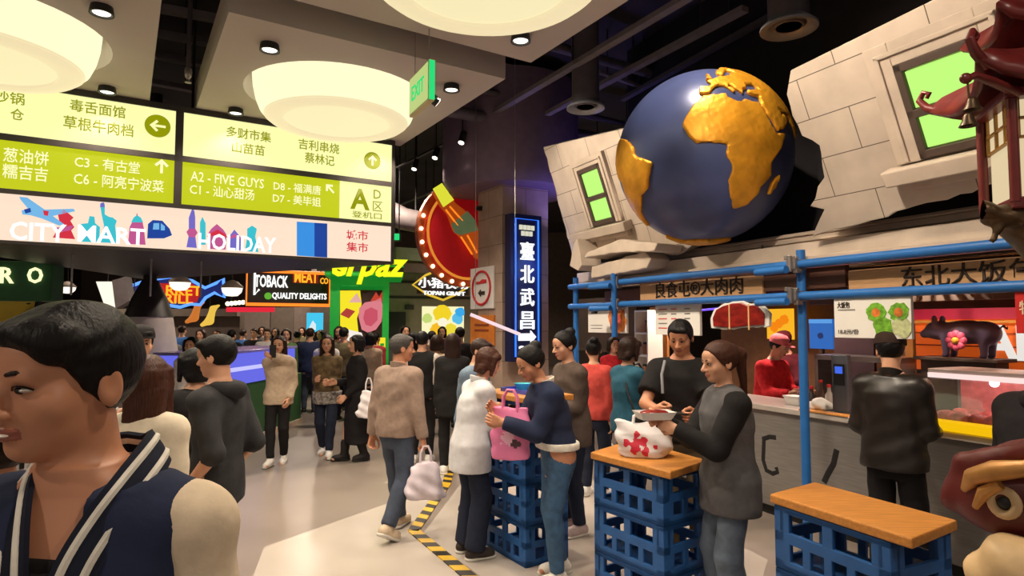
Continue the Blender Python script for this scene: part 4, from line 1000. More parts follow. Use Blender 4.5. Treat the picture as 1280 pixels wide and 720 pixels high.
# hanging price boards and pictures
def pic(t, x0, x1, z0, z1, m, name='picture', y=-.003): return MB().span(x0, x1, y, .0, z0, z1).build(name, m, t)
SALAD = mat('salad_green', (112, 172, 44), .6, noise=.45, scale=30); FOOD = mat('food_orange', (214, 120, 48), .6, noise=.4, scale=24); GINK = mat('grey_print', (120, 116, 112), .7); RINK = mat('red_print', (206, 70, 70), .7)
def blob(t, cx_, cz_, r, m, seed, name='picture_food', y=-.006):
    rn = random.Random(seed); MB().prism([(cx_ + r * (1 + rn.uniform(-.14, .14)) * math.cos(a * .3491), cz_ + r * (1 + rn.uniform(-.14, .14)) * math.sin(a * .3491)) for a in range(18)], y, 0).build(name, m, t)
t, w, h = fboard('price_board', 'white hanging board with a picture of two green leaf wraps', 'sign', 1042, 372, 1140, 423, -.06, WHITEB, hang=-.06)
for i, (a, b) in enumerate(((.02, .06), (.30, .06), (.10, -.10), (.33, -.10))): blob(t, a * w + .06 * w, b * h * 2.2, .12 * w, SALAD if i < 3 else mat('pale_salad', (196, 202, 150), .6, noise=.3, scale=30), i); 
for a, b in ((.08, .13), (.36, .13)): blob(t, a * w, b * h, .055 * w, FOOD, 9, y=-.009)
txt('大饭包', .045, INK, t, (-.36 * w, 0, .34 * h), w=.10); txt('18.8元/份', .035, GINK, t, (-.30 * w, 0, -.34 * h), w=.16)
pic(t, -.44 * w, -.2 * w, .20 * h, .225 * h, GINK, 'print_line')
t, w, h = fboard('price_board', 'white hanging board with a bowl of orange noodles, beside the short blue post', 'sign', 735, 384, 783, 416, .0, WHITEB, hang=-.06)
blob(t, .28 * w, -.02 * h, .21 * w, FOOD, 2); blob(t, .28 * w, .18 * h, .14 * w, SALAD, 3, y=-.004); blob(t, .30 * w, -.02 * h, .09 * w, mat('meat_pink', (206, 92, 74), .5, noise=.25, scale=20), 4, y=-.009)
txt('大肉面', .05, INK, t, (-.32 * w, 0, .33 * h), w=.14); pic(t, -.42 * w, -.1 * w, -.22 * h, -.20 * h, GINK, 'print_line'); pic(t, -.42 * w, -.12 * w, -.34 * h, -.32 * h, GINK, 'print_line')
t, w, h = fboard('menu_board', 'white hanging menu with red headings behind the man in the black shirt', 'sign', 819, 379, 875, 419, .0, WHITEB, hang=-.06)
for k in range(5):
    for c in range(3): pic(t, (-.42 + c * .3) * w, (-.42 + c * .3 + (.2 if c == 0 else .12)) * w, (.30 - k * .15) * h, (.335 - k * .15) * h, RINK if (k % 2 == 0 and c < 2) else GINK, 'print_line')
# braised pork cut-out
xa, za = FAC.hit(924, 395, -.10)
t = thing('meat_cutout', 'cut-out sign shaped as a slab of glossy braised pork with a pale outline', 'sign', FAC.pt(xa, -.10, za), FAC.a)
def cut(s): return [FAC_p for FAC_p in [((FAC.hit(px, py, -.10)[0] - xa) * s, (FAC.hit(px, py, -.10)[1] - za) * s) for px, py in [(889, 410), (888, 398), (893, 386), (902, 381), (915, 377), (928, 376), (938, 380), (950, 379), (956, 385), (962, 392), (961, 408), (940, 409), (915, 412)]]]
MB().prism(rough_edge(cut(1.0), .008, .04, 3), 0, .03).build('pale_outline', WHITEB, t, bev=.004)
MEAT = mat('braised_meat', (132, 32, 26), .25, noise=.45, scale=7, stretch=(1, 1, 3)); 
MB().prism(cut(.87), -.02, 0).build('meat', MEAT, t, bev=.008)
for a in (-.10, .12): MB().span(a, a + .012, -.024, -.019, -.12, .10).build('string', mat('string', (226, 176, 120), .7), t)
for a in (-.2, .2): MB().cone((a, .0, .05), (a, .045, ZL - za), .003, n=6).build('hook', CLAMP, t)
t, w, h = fboard('price_board', 'red hanging board cut off by the right edge of the photo', 'sign', 1268, 364, 1330, 417, -.06, REDP, hang=-.06)
txt('特惠', .08, mat('cream_print', (244, 226, 190), .6), t, (-.02, 0, .03), w=.14)
# purple light strips under the canopy
PUR = glow('violet_tube', (122, 84, 255), 1.3)
for i, (a, b, off, nm) in enumerate((((954, 361), (985, 358), .35, 'upper violet light strip under the canopy beside the six-character board'), ((946, 375), (1000, 392), 1.2, 'lower violet light strip above the yellow picture in the kitchen'), ((873, 388), (902, 385), 1.0, 'short violet light strip above the braised pork cut-out'))):
    p, q = FAC.hit(*a, off), FAC.hit(*b, off); o = MB().tube([(p[0], 0, p[1]), (q[0], .02 if i != 1 else -.5, q[1])], .012, 8).build('light_strip', PUR, None, FAC.pt(0, off, 0), FAC.a)
    tag(o, nm, 'light strip')
    MB().cone((p[0], 0, p[1]), (p[0], .0, 2.53), .006, n=6).build('hanger', BLACK, o)

# counters
CT = 1.03
ctr = thing('counter', 'long brushed steel serving counter along the front of the stall', 'counter', FAC.pt(0, .5, 0), FAC.a)
xc0 = fx(800, .5)
MB().span(xc0, xrr, 0, .50, .10, CT - .05).build('steel_front', STEEL, ctr); MB().span(xc0, xrr, .05, .48, 0, .10).build('plinth', BLACK, ctr)
MB().span(xc0 - .02, xrr, -.04, .56, CT - .05, CT).build('worktop', mat('counter_top', (186, 176, 168), .3, .2, noise=.08), ctr, bev=.006)
MB().span(fx(1000, .5), fx(1060, .5), -.05, .16, CT, CT + .012).build('wooden_edge', WOOD, ctr)
def strokes(name, pts, r):
    m = MB()
    for a in pts:
        P2 = [(FAC.hit(px, py, .5)[0], -.004, FAC.hit(px, py, .5)[1]) for px, py in a]; m.tube(P2, r, 8)
    m.v = [(x, -.001 + (y + .004) * .1, z) for x, y, z in m.v]; m.build(name, BLACK, ctr)
strokes('painted_stroke', [[(953, 549), (962, 546), (970, 547)], [(955, 549), (954, 575), (958, 588), (966, 592), (972, 590), (970, 584)]], .022)
strokes('painted_stroke', [[(1046, 562), (1042, 580), (1034, 594)], [(1035, 592), (1030, 603)]], .026)
# things on and behind the counter
def fthing(name, lab, cat, px, off, z, grp=None): return thing(name, lab, cat, FAC.pt(fx(px, off), off, z), FAC.a, grp)
t = fthing('card_terminal', 'tall grey payment terminal with a small blue screen on the counter', 'payment terminal', 1050, .62, CT)
MB().span(-.075, .075, -.03, .03, 0, .50).build('case', mat('terminal_grey', (92, 92, 98), .4, .3, noise=.06), t, bev=.01); MB().span(-.05, .05, -.035, -.03, .24, .42).build('bezel', BLACK, t); MB().span(-.035, .035, -.037, -.034, .34, .40).build('screen', glow('blue_screen', (70, 110, 240), .9), t)
MB().span(-.12, .12, -.07, .07, 0, .015).build('base', BLACK, t, bev=.004)
t = fthing('display_shelf', 'dark kitchen shelf unit behind the payment terminal', 'shelf', 1040, 1.5, 0)
MB().span(-.22, .62, 0, .34, 0, .9).build('cabinet', mat('kitchen_dark', (54, 48, 48), .5, .2, noise=.15), t); MB().span(-.22, .62, 0, .34, 1.42, 1.47).span(-.22, -.18, 0, .34, .9, 1.47).span(.58, .62, 0, .34, .9, 1.47).build('rack', STEEL, t)
for i, (px, off, hh, rgb, lab) in enumerate(((1012, .8, .16, (60, 50, 46), 'dark bottle standing nearest the blue post on the counter'), (1024, .85, .22, (84, 60, 50), 'tall brown bottle on the counter between post and payment terminal'), (1034, .8, .19, (190, 180, 172), 'pale bottle beside the payment terminal'))):
    t = fthing('sauce_bottle', lab, 'bottle', px, off, CT); m_ = mat('bottle_%d' % i, rgb, .3, noise=.1)
    MB().lathe([(.0, 0), (.035, 0), (.036, hh * .62), (.016, hh * .8), (.015, hh), (0, hh)], 16).build('bottle', m_, t, sm=True); MB().lathe([(.0, hh), (.018, hh), (.016, hh + .025), (0, hh + .025)], 12).build('cap', REDP, t, sm=True)
t = fthing('takeaway_box', 'white takeaway box on the counter left of the blue post', 'box', 992, .75, CT); MB().add([(-.07, -.05, 0), (.07, -.05, 0), (.07, .05, 0), (-.07, .05, 0), (-.085, -.065, .07), (.085, -.065, .07), (.085, .065, .07), (-.085, .065, .07)], [(3, 2, 1, 0), (0, 1, 5, 4), (1, 2, 6, 5), (2, 3, 7, 6), (3, 0, 4, 7), (4, 5, 6, 7)]).build('tray', WHITEB, t, bev=.005); MB().span(-.09, .09, -.07, .07, .07, .085).build('lid', WHITEB, t, bev=.004)
t = fthing('paper_bundle', 'crumpled white paper bundle on the counter right of the blue post', 'paper', 1022, .62, CT + .012); 
fd = Field.uniform((-.12, -.09, 0), (.12, .09, .12), .012); fd.ell((0, 0, .03), (.11, .08, .07), 0); fd.wrinkle(.012, 40, 2); fd.F = np.maximum(fd.F, -fd.Z[None, None, :] + .0).astype(np.float32); v, qd = fd.mesh(); link('paper', qmesh('paper', v, qd, WHITEB), t)
# glass display case with meat
xa, xb = fx(1150, .55), fx(1232, .55) + .25
t = thing('display_case', 'lit glass display case full of pink meat on the counter before the orange wall', 'display case', FAC.pt(xa, .52, CT), FAC.a); w = xb - xa
MB().span(0, w, 0, .55, 0, .03).build('base', STEEL, t, bev=.004); MB().span(-.01, w + .01, .12, .56, .40, .43).build('top', mat('case_top', (196, 176, 170), .3, .3), t, bev=.004)
GLASS = mat('clear_glass', (255, 255, 255), .03, trans=1.0, noise=.0)
MB().add([(0, .02, .03), (w, .02, .03), (w, .13, .40), (0, .13, .40), (0, .026, .03), (w, .026, .03), (w, .136, .40), (0, .136, .40)], [(0, 1, 2, 3), (7, 6, 5, 4), (0, 4, 5, 1), (3, 2, 6, 7), (1, 5, 6, 2), (0, 3, 7, 4)]).build('front_glass', GLASS, t)
MB().span(0, w, .10, .17, .365, .40).build('light_tube', glow('case_light', (255, 226, 220), 1.0), t)
for x in (0, w): MB().span(x - .012, x + .012, .02, .55, .03, .06).span(x - .012, x + .012, .5, .55, .03, .42).build('side_frame', STEEL, t)
MB().span(.01, w - .01, .50, .53, .03, .40).build('back', mat('case_back', (226, 130, 130), .5, noise=.2, scale=12), t)
MB().span(-.03, w + .02, -.10, .02, .012, .075).build('yellow_edge', glow('yellow_light', (255, 198, 10), .9), t)
rn = random.Random(5)
for k in range(12):
    c = fthing('meat_piece', ('pink cut of raw meat in the display case, front row' if k < 6 else 'pink cut of raw meat in the display case, back row'), 'meat', 1150, .52, CT + .03, 'cuts of meat in the display case')
    fd = Field.uniform((-.08, -.07, 0), (.08, .07, .10), .011); fd.ell((0, 0, .04), (.065 + rn.uniform(-.012, .012), .055, .042 + rn.uniform(0, .02)), 0); fd.ell((rn.uniform(-.04, .04), .01, .05), (.04, .04, .035), .02); fd.wrinkle(.006, 40, k); v, qd = fd.mesh()
    o = link('flesh', qmesh('flesh', v, qd, mat('raw_meat', (224, 118, 108), .35, noise=.35, scale=18)), c); c.location = FAC.pt(xa + .08 + (k % 6) * (w - .16) / 5, .52 + (.17 if k < 6 else .36), CT + .032 + (0.0 if k < 6 else .0))
lamp('POINT', FAC.pt(xa + w / 2, .52 + .3, CT + .34), 2.2, (1, .8, .75), .03, name='case_light')
# orange wall with the black pig
t, w, h = fboard('display_wall', 'orange glowing display wall with a black pig figure behind the glass case', 'display', 1143, 384, 1420, 470, 1.9, mat('orange_wall', (226, 96, 26), .6, noise=.10, scale=4, emit=.42), .05)
MB().span(-w / 2, w / 2, -.02, 0, h * .33, h / 2).build('crimson_band', mat('crimson_band', (156, 22, 50), .6, emit=.3), t); MB().span(-w / 2, w / 2, -.03, 0, h * .27, h * .31).build('wood_line', WOOD, t)
for z in (.10, -.10, -.3): MB().span(-w / 2, w / 2, -.012, 0, z * h, z * h + .012).build('groove_line', mat('orange_dark', (170, 60, 16), .6), t)
txt('AN', .30, glow('letter_white_soft', (250, 244, 236), .85), t, (-w / 2 + (fx(1270, 1.9) - fx(1143, 1.9)), -.014, -.02 * h), w=.50, bold=.03, depth=.03)
fl_ = MB().span(-w / 2, w / 2, 0, .5, -h / 2 - .04, -h / 2); fl_.build('base_ledge', SASH, t); MB().span(-w / 2, w / 2, .05, .4, -h / 2 - .9, -h / 2 - .04).build('base_cabinet', SASH, t)
zp = fz(1200, 446, 1.75); t = thing('pig_figure', 'black pig statue standing before the orange wall with a pink flower rosette', 'statue', FAC.pt(fx(1205, 1.7), 1.66, zp), FAC.a)
fd = Field.uniform((-.40, -.16, 0), (.40, .16, .42), .012)
fd.ell((.04, 0, .22), (.24, .115, .105), 0); fd.ell((-.20, 0, .235), (.10, .085, .085), .05); fd.cap((-.25, 0, .22), (-.315, 0, .20), .05, .038, k=.03); fd.ell((.20, 0, .21), (.10, .105, .10), .04)
for x in (-.10, .20):
    for y_ in (-.06, .06): fd.cap((x, y_, .16), (x, y_, .03), .04, .026, k=.03); fd.ell((x - .01, y_, .015), (.03, .026, .016), .01)
for y_ in (-.06, .06): fd.ell((-.19, y_, .325), (.022, .03, .045), .01)
fd.tube_ = [fd.cap(a, b, .009, k=.005) for a, b in (((.29, 0, .25), (.325, 0, .28)), ((.325, 0, .28), (.335, .02, .25)), ((.335, .02, .25), (.35, 0, .27)))]
v, qd = fd.mesh(); link('body', qmesh('body', v, qd, mat('pig_black', (92, 78, 104), .4, noise=.12)), t)
for k in range(8): a = k * math.pi / 4; MB().ball((.02 + .055 * math.cos(a), -.125, .15 + .055 * math.sin(a)), (.035, .02, .035), 10).build('petal', mat('rosette_pink', (240, 96, 130), .5, noise=.2), t, sm=True)
MB().ball((.02, -.14, .15), (.03, .02, .03), 10).build('flower_heart', mat('rosette_yellow', (246, 190, 60), .5), t, sm=True)
MB().span(-.34, .34, -.15, .15, -.03, 0).build('plinth', SASH, t, bev=.004); MB().span(-.30, .30, -.10, .10, -zp, -.03).build('stand', SASH, t)
# pictures and screens in the kitchen
def wallpic(name, lab, cat, a, b, c, d, off, m, stand=True):
    t, w, h = fboard(name, lab, cat, a, b, c, d, off, m, .04)
    z0 = t.location.z
    if stand: MB().cone((0, .03, -h / 2), (0, .03, -z0 + .005), .02, n=8).build('stand', BLACK, t); MB().span(-.12, .12, -.08, .14, -z0, -z0 + .01).build('foot', BLACK, t)
    return t, w, h
t, w, h = wallpic('lit_picture', 'yellow glowing fire picture at the back of the kitchen', 'picture', 958, 386, 991, 424, 2.75, glow('fire_yellow', (255, 186, 40), .95))
for i in range(3): blob(t, (-.2 + .2 * i) * w, (-.1 + .12 * i) * h, .16 * w, glow('fire_orange', (255, 140, 20), .9), i)
t, w, h = wallpic('lit_screen', 'blue glowing screen at the back of the kitchen', 'screen', 1011, 399, 1041, 436, 2.2, glow('kitchen_screen', (48, 110, 196), .8)); blob(t, 0, -.02, .12 * w, glow('screen_dark', (40, 56, 110), .7), 4); pic(t, -w / 2, w / 2, h * .36, h / 2, glow('screen_pale', (90, 160, 230), .9), 'screen_band')
for nm, a, b, c, d, off, rgb in (('tan kitchen panel above the counter left of the man in the black shirt', 812, 384, 835, 520, 1.4, (190, 118, 62)), ('dark shelf backboard behind the hanging noodle board', 720, 372, 796, 440, 1.7, (70, 50, 44)), ('tan panel right of the blue kitchen screen', 1091, 400, 1142, 455, 2.3, (196, 130, 60)), ('dark kitchen panel under the hanging leaf wrap board', 1042, 420, 1095, 520, 1.96, (72, 52, 56))):
    t, w, h = wallpic('kitchen_panelling', nm.replace('panel', 'panelling').replace('backboard', 'panelling'), 'panelling', a, b, c, d, off, mat('panel_%d' % rgb[1], rgb, .6, noise=.12), True); MB().span(-w / 2, w / 2, -.012, 0, -h / 2, -h / 2 + .04).build('skirting', SASH, t)  # plain upright panels that fill the kitchen background, they divide no room
t = fthing('kitchen_shelf', 'white shelf unit with jars beside the short blue post', 'shelf', 801, 1.0, 0)
for z in (.0, 1.05, 1.35, 1.65, 1.95): MB().span(-.14, .14, 0, .25, z, z + .025).build('shelf', WHITEB, t)
for x in (-.14, .125): MB().span(x, x + .02, 0, .25, 0, 1.97).build('side', WHITEB, t)
for i, (z, x, lab) in enumerate(((1.075, -.06, 'jar at the left of the lowest white kitchen shelf'), (1.075, .06, 'jar at the right of the lowest white kitchen shelf'), (1.375, -.05, 'jar at the left of the second white kitchen shelf'), (1.375, .06, 'jar at the right of the second white kitchen shelf'), (1.675, 0, 'single jar on the top white kitchen shelf'))):
    j = thing('kitchen_jar', lab, 'jar', t.location + FAC.x * x + FAC.y * .12 + Vector((0, 0, z)), FAC.a, 'jars on the white kitchen shelf'); MB().lathe([(0, 0), (.045, 0), (.045, .12), (.035, .14), (0, .14)], 14).build('jar', mat('jar_%d' % (i % 2), ((150, 90, 60), (96, 84, 90))[i % 2], .3), j, sm=True); MB().lathe([(0, .14), (.04, .14), (.04, .165), (0, .165)], 14).build('lid', BLACK, j, sm=True)
for x, y_, e, c in ((fx(850, 1.2), 1.3, 110, WARM), (fx(960, 1.4), 1.4, 110, (1, .7, .6)), (.2, 1.1, 90, WARM), (1.3, 1.2, 110, (1, .7, .5))):
    t = thing('kitchen_lamp', 'small black ceiling lamp in the kitchen, %s' % {0: 'above the teal shirt', 1: 'above the red chef', 2: 'behind the blue post', 3: 'above the glass case'}[len([o for o in S.objects if o.name.startswith('kitchen_lamp')])], 'lamp', FAC.pt(x, y_, 2.52), FAC.a)
    MB().lathe([(.0, 0), (.05, 0), (.07, -.08), (.06, -.08), (.05, -.03), (0, -.03)], 18).build('shade', BLACK, t, sm=True); MB().lathe([(0, -.06), (.05, -.06), (.05, -.032), (0, -.032)], 16).build('lamp_face', DISC, t, sm=True)
    lamp('SPOT', FAC.pt(x, y_, 2.42), e, c, .05, 140, name='kitchen_beam')
# ------------------------------------------------------------------ beer-crate tables
def crate_bm():
    m = MB(); w, d, h, t_ = .60, .40, .30, .022
    for sx_, sy_ in ((1, 1), (1, -1), (-1, 1), (-1, -1)): m.box((sx_ * (w / 2 - .03), sy_ * (d / 2 - .03), h / 2), (.06, .06, h))
    def side(L, ax, s_, cols):
        def bx(a0, a1, z0, z1, dp=t_):
            if ax == 0: m.span(a0, a1, s_ * (d / 2) - (dp if s_ > 0 else 0), s_ * (d / 2) + (0 if s_ > 0 else dp), z0, z1)
            else: m.span(s_ * (w / 2) - (dp if s_ > 0 else 0), s_ * (w / 2) + (0 if s_ > 0 else dp), a0, a1, z0, z1)
        bx(-L / 2, L / 2, .27, .30); bx(-L / 2, L / 2, 0, .05); bx(-L / 2, L / 2, .13, .185)
        for z in (0, .27): bx(-L / 2 - .0, L / 2, z, z + .03, .03)
        n = cols
        for k in range(n + 1):
            a = -L / 2 + .06 + (L - .12) * k / n
            bx(a - .028, a + .028, .18, .28)
        n2 = cols * 2
        for k in range(n2 + 1):
            a = -L / 2 + .07 + (L - .14) * k / n2
            bx(a - .022, a + .022, .045, .14)
    for s_ in (1, -1): side(w, 0, s_, 2); side(d, 1, s_, 1)
    m.span(-w / 2 + .02, w / 2 - .02, -d / 2 + .02, d / 2 - .02, .01, .03)
    return m
INNER = mat('crate_shadow_bottles', (58, 40, 28), .3, noise=.3)
CR0 = crate_bm()
def crate(loc, a, lab, grp):
    t = thing('beer_crate', lab, 'crate', loc, a, grp)
    global CRM
    if CRM is None: o = CR0.build('crate_shell', CRATE, t, bev=.005); CRM = o.data
    else:
        o = link('crate_shell', CRM, t, bev=.005)
    return t
CRM = None
def board_top(corners, z, lab, th=.045, name='table_board'):
    m = MB(); m.flat([(p.x, p.y) for p in corners], z - th, z); c = sum(corners, Vector()) / 4
    m.v = [(a - c.x, b - c.y, e - z + th) for a, b, e in m.v]
    return tag(m.build(name, WOOD, None, (c.x, c.y, z - th), bev=.008), lab, 'table top'), c
TZ = .95
cA = [onz(px, py, TZ) for px, py in ((738, 565), (838, 590), (885, 575), (790, 549))]
cB = [onz(px, py, TZ) for px, py in ((962, 617), (1140, 673), (1197, 650), (1018, 602))]
GT = 'blue crates under the standing tables'
lev = ('bottom', 'middle', 'topmost')
for c4, nm in ((cA, 'under the board with the white shopping bag'), (cB, 'under the orange board at the lower right')):
    d = (c4[1] - c4[0]); a = math.atan2(d.y, d.x)
    b, c = board_top(c4, TZ, 'orange wooden table board carrying a white and red shopping bag' if c4 is cA else 'empty orange wooden table board at the lower right')
    for k in range(3): crate((c.x, c.y, k * .3015), a, 'blue plastic crate %s, %s of its stack' % (nm, lev[k]), GT)
# far standing table between the two women
ct = at(656, 404, 5.05); a3 = R(-57)
fr3 = Frame(ct.x, ct.y, (math.cos(a3), math.sin(a3)))
b3, c3 = board_top([fr3.pt(x, y, 0) for x, y in ((-.34, -.23), (.34, -.23), (.34, .23), (-.34, .23))], 1.25, 'orange table board behind the pink bag, with a blue tray on it')
for k in range(4): crate((ct.x, ct.y, k * .3012), a3, 'blue plastic crate behind the pink bag, %s of its stack' % ('bottom', 'second', 'third', 'topmost')[k], GT)
t = thing('tray', 'blue tray lying on the table board behind the pink bag', 'tray', fr3.pt(.05, 0.02, 1.251), a3)
MB().span(-.2, .2, -.14, .14, 0, .012).build('tray_base', mat('tray_blue', (66, 84, 190), .35, noise=.05), t); MB().span(-.21, .21, -.15, -.14, 0, .03).span(-.21, .21, .14, .15, 0, .03).span(-.21, -.2, -.14, .14, 0, .03).span(.2, .21, -.14, .14, 0, .03).build('rim', mat('tray_blue', (66, 84, 190), .35), t)
t = thing('takeaway_bowl', 'small turquoise bowl on the tray behind the pink bag', 'bowl', fr3.pt(-.06, .02, 1.263), a3)
MB().lathe([(0, 0), (.045, 0), (.07, .05), (.066, .05), (.042, .006), (0, .006)], 20).build('bowl', mat('turquoise', (80, 196, 206), .4, noise=.05), t, sm=True)

def bag(lab, loc, size, m, rotz=0, flare=.8, handle=None, seed=1, deco=None, h=.012, hl=.10, name='shopping_bag', soft=.010):
    """soft carrier bag: wider at the foot, gathered top, two handle loops"""
    w, d, H_ = size; t = thing(name, lab, 'bag', loc, rotz)
    fd = Field.uniform((-w / 2 - .03, -d / 2 - .03, -.02), (w / 2 + .03, d / 2 + .03, H_ + .03), h)
    fd.loft([(0, w / 2 * .92, d / 2 * .9, 0, 0), (H_ * .2, w / 2, d / 2, 0, 0), (H_ * .7, w / 2 * (flare + .1), d / 2 * .75, 0, 0), (H_, w / 2 * flare, d / 2 * .35, 0, 0)], k=0, p=2.8)
    fd.wrinkle(soft, 30, seed, .5); fd.F = np.maximum(fd.F, -fd.Z[None, None, :]).astype(np.float32)
    v, qd = fd.mesh(); ms, mi = [m], None
    if deco:
        cc = v[qd].mean(1); mi = np.zeros(len(qd), np.int32)
        for x, z, r, dm in deco:
            if dm not in ms: ms.append(dm)
            rr = r * (1 + .35 * np.sin(90 * cc[:, 0] + 60 * cc[:, 2] + seed) * np.sin(70 * cc[:, 2] + seed)); mi[((cc[:, 0] - x) ** 2 + (cc[:, 2] - z) ** 2 < rr ** 2) & (cc[:, 1] < 0)] = ms.index(dm)
    link('bag_body', qmesh('bag_body', v, qd, ms, mi), t)
    for y_ in (-.02, .02):
        a = w * .22 * flare
        MB().tube([(-a, y_ * (d > .1), H_ - .03), (-a * .9, y_ * .8, H_ + hl * .6), (-a * .4, y_ * .4, H_ + hl), (a * .4, y_ * .4, H_ + hl), (a * .9, y_ * .8, H_ + hl * .6), (a, y_ * (d > .1), H_ - .03)], .009, 8).build('handle', handle or m, t, sm=True)
    return t
BAGW = mat('bag_white', (228, 222, 224), .5, noise=.07, scale=8); BAGP = mat('bag_lilac', (212, 200, 210), .5, noise=.16, scale=6); PINK = mat('bag_pink', (232, 128, 176), .55, noise=.06); BAGR = mat('bag_red_print', (206, 36, 62), .5, noise=.1)
cm = sum(cA, Vector()) / 4
bag('white plastic shopping bag with red marks standing on the wooden table board', (cm.x - .03, cm.y - .02, TZ + .002), (.36, .22, .21), BAGW, R(-8), .88, seed=3, deco=((-.06, .07, .040, BAGR), (-.11, .09, .022, BAGR), (-.02, .10, .03, BAGR), (.0, .04, .025, BAGR), (-.05, .14, .018, BAGR), (.06, .07, .014, BAGR)), hl=.06, h=.0065)

# ------------------------------------------------------------------ hazard tape
def strip(pts, w, z):
    t = thing('floor_tape', 'yellow and black hazard tape bent across the floor in front of the group', 'floor tape', (pts[0][0], pts[0][1], 0)); o = Vector((pts[0][0], pts[0][1], 0))
    yb = [mat('tape_yellow', (214, 172, 40), .5, noise=.1), mat('tape_black', (40, 34, 28), .5)]
    m = MB(); L = [Vector((*p, 0)) - o for p in pts]
    for i in range(len(L) - 1):
        d = (L[i + 1] - L[i]); ln = d.length; d.normalize(); n = Vector((-d.y, d.x, 0)) * w / 2; s_ = 0; k = 0
        while s_ < ln - 1e-6:
            e = min(s_ + .11, ln); sh_ = d * .05
            a, b = L[i] + d * s_, L[i] + d * e
            vs = [a - n, b - n, b + n + (sh_ if e < ln else Vector()), a + n + (sh_ if s_ > 0 else Vector())]
            m.add([v + Vector((0, 0, zz)) for zz in (.002, z) for v in vs], [(4, 5, 6, 7), (0, 1, 5, 4), (1, 2, 6, 5), (2, 3, 7, 6), (3, 0, 4, 7)], k % 2); s_ = e; k += 1
    m.build('tape_strip', yb, t)
strip([g(566, 572), g(558, 606), g(517, 664), g(592, 726), g(640, 768)], .10, .012)

# ------------------------------------------------------------------ stone pillar with its signs
pe = at(628, 404, 8.9); PIL = Frame(pe.x, pe.y, GR); PLF = Frame(pe.x, pe.y, (GR[1], -GR[0]))
pil = MB().span(0, .80, 0, .72, 0, CH).build('pillar_right', PILLAR, None, PIL.pt(0, 0, 0), PIL.a); struct(pil)
PX = lambda px, off=0: PIL.hit(px, 404, off)[0]; PZ = lambda px, py, off=0: PIL.hit(px, py, off)[1]
struct(MB().lathe([(.95, 0), (1.05, .18), (1.05, 1.6), (0, 1.6)], 40).build('ceiling_bulkhead', mat('bulkhead', (112, 92, 110), .7, noise=.1), None, PIL.pt(.45, .5, PZ(640, 232)), 0, sm=True))
lamp('SPOT', PIL.pt(1.0, -.5, 2.9), 40, (.25, .2, 1.0), .05, 120, (R(180), 0, 0), name='violet_uplight')
# neon street sign
nx0, nx1 = PX(640, -.3), PX(676, -.3); nzt, nzb = PZ(658, 270, -.3), PZ(658, 450, -.3); nw, nh = nx1 - nx0, nzt - nzb
t = thing('neon_street_sign', 'tall blue neon sign with white characters hanging on the stone pillar', 'neon sign', PIL.pt((nx0 + nx1) / 2, -.3, (nzt + nzb) / 2), PIL.a)
NB = mat('neon_box', (16, 22, 64), .5, noise=.1); NBL = glow('neon_blue', (50, 120, 255), 1.5); NW = glow('neon_white', (250, 252, 255), 1.3)
MB().span(-nw / 2 - .02, nw / 2 + .02, 0, .16, -nh / 2 - .02, nh / 2 + .02).build('box', NB, t, bev=.006)
e = .05
MB().tube([(-nw / 2 + e, -.015, -nh / 2 + e), (nw / 2 - e, -.015, -nh / 2 + e), (nw / 2 - e, -.015, nh / 2 - e), (-nw / 2 + e, -.015, nh / 2 - e)], .013, 10, closed=True).build('neon_border', NBL, t, sm=True)
for i, c in enumerate('臺北武昌'): txt(c, .25, NW, t, (0, -.012, nh / 2 - .50 - i * .325), w=.23, bold=.012, depth=.02)
for r_, row in enumerate((4, 3)):
    for k in range(row): MB().span((k - row / 2) * .066 + .008, (k - row / 2) * .066 + .058, -.02, -.001, nh / 2 - .20 - r_ * .085, nh / 2 - .135 - r_ * .085).build('lit_tile', glow('tile_white', (226, 224, 200), .9), t)
z = -nh / 2 + .32; MB().prism([(-.14, z - .05), (.06, z - .05), (.06, z - .09), (.15, z), (.06, z + .09), (.06, z + .05), (-.14, z + .05)], -.02, 0).build('arrow', NW, t)
txt('2F', .12, NW, t, (-.02, -.012, -nh / 2 + .14), w=.24, bold=.02, depth=.02)
for z in (-nh * .3, nh * .3): MB().cone((0, .15, z), (0, .31, z), .03, n=10).build('bracket', BLACK, t)
for k in range(6): MB().cone((nw / 2 + .015, .05, nh * (.42 - .16 * k)), (nw / 2 + .05, .05, nh * (.42 - .16 * k)), .008, n=6).build('side_pin', BLACK, t)
lamp('POINT', PIL.pt((nx0 + nx1) / 2 + .1, -.55, 2.6), 9, (.15, .3, 1.0), .2, name='neon_spill')
# signs on the left face
def plsign(name, lab, x0, y0, x1, y1, m, off=-.03):
    a, za = PLF.hit(x0, y0, off); b, zb2 = PLF.hit(x1, y1, off); zm_ = (PLF.hit((x0 + x1) / 2, y0, off)[1] + PLF.hit((x0 + x1) / 2, y1, off)[1]) / 2; h_ = PLF.hit((x0 + x1) / 2, y0, off)[1] - PLF.hit((x0 + x1) / 2, y1, off)[1]
    t = thing(name, lab, 'sign', PLF.pt((a + b) / 2, off, zm_), PLF.a); w = abs(b - a)
    MB().span(-w / 2, w / 2, 0, .027, -h_ / 2, h_ / 2).build('panel', m, t, bev=.004); return t, w, h_
t, w, h = plsign('direction_sign', 'white sign with a red oval ring and arrow on the stone pillar', 588, 334, 617, 386, WHITEB)
MB().tube([(w * .38 * math.cos(k * .2618), -.006, h * .40 * math.sin(k * .2618)) for k in range(24)], .018, 8, closed=True).build('red_ring', REDP, t, sm=True)
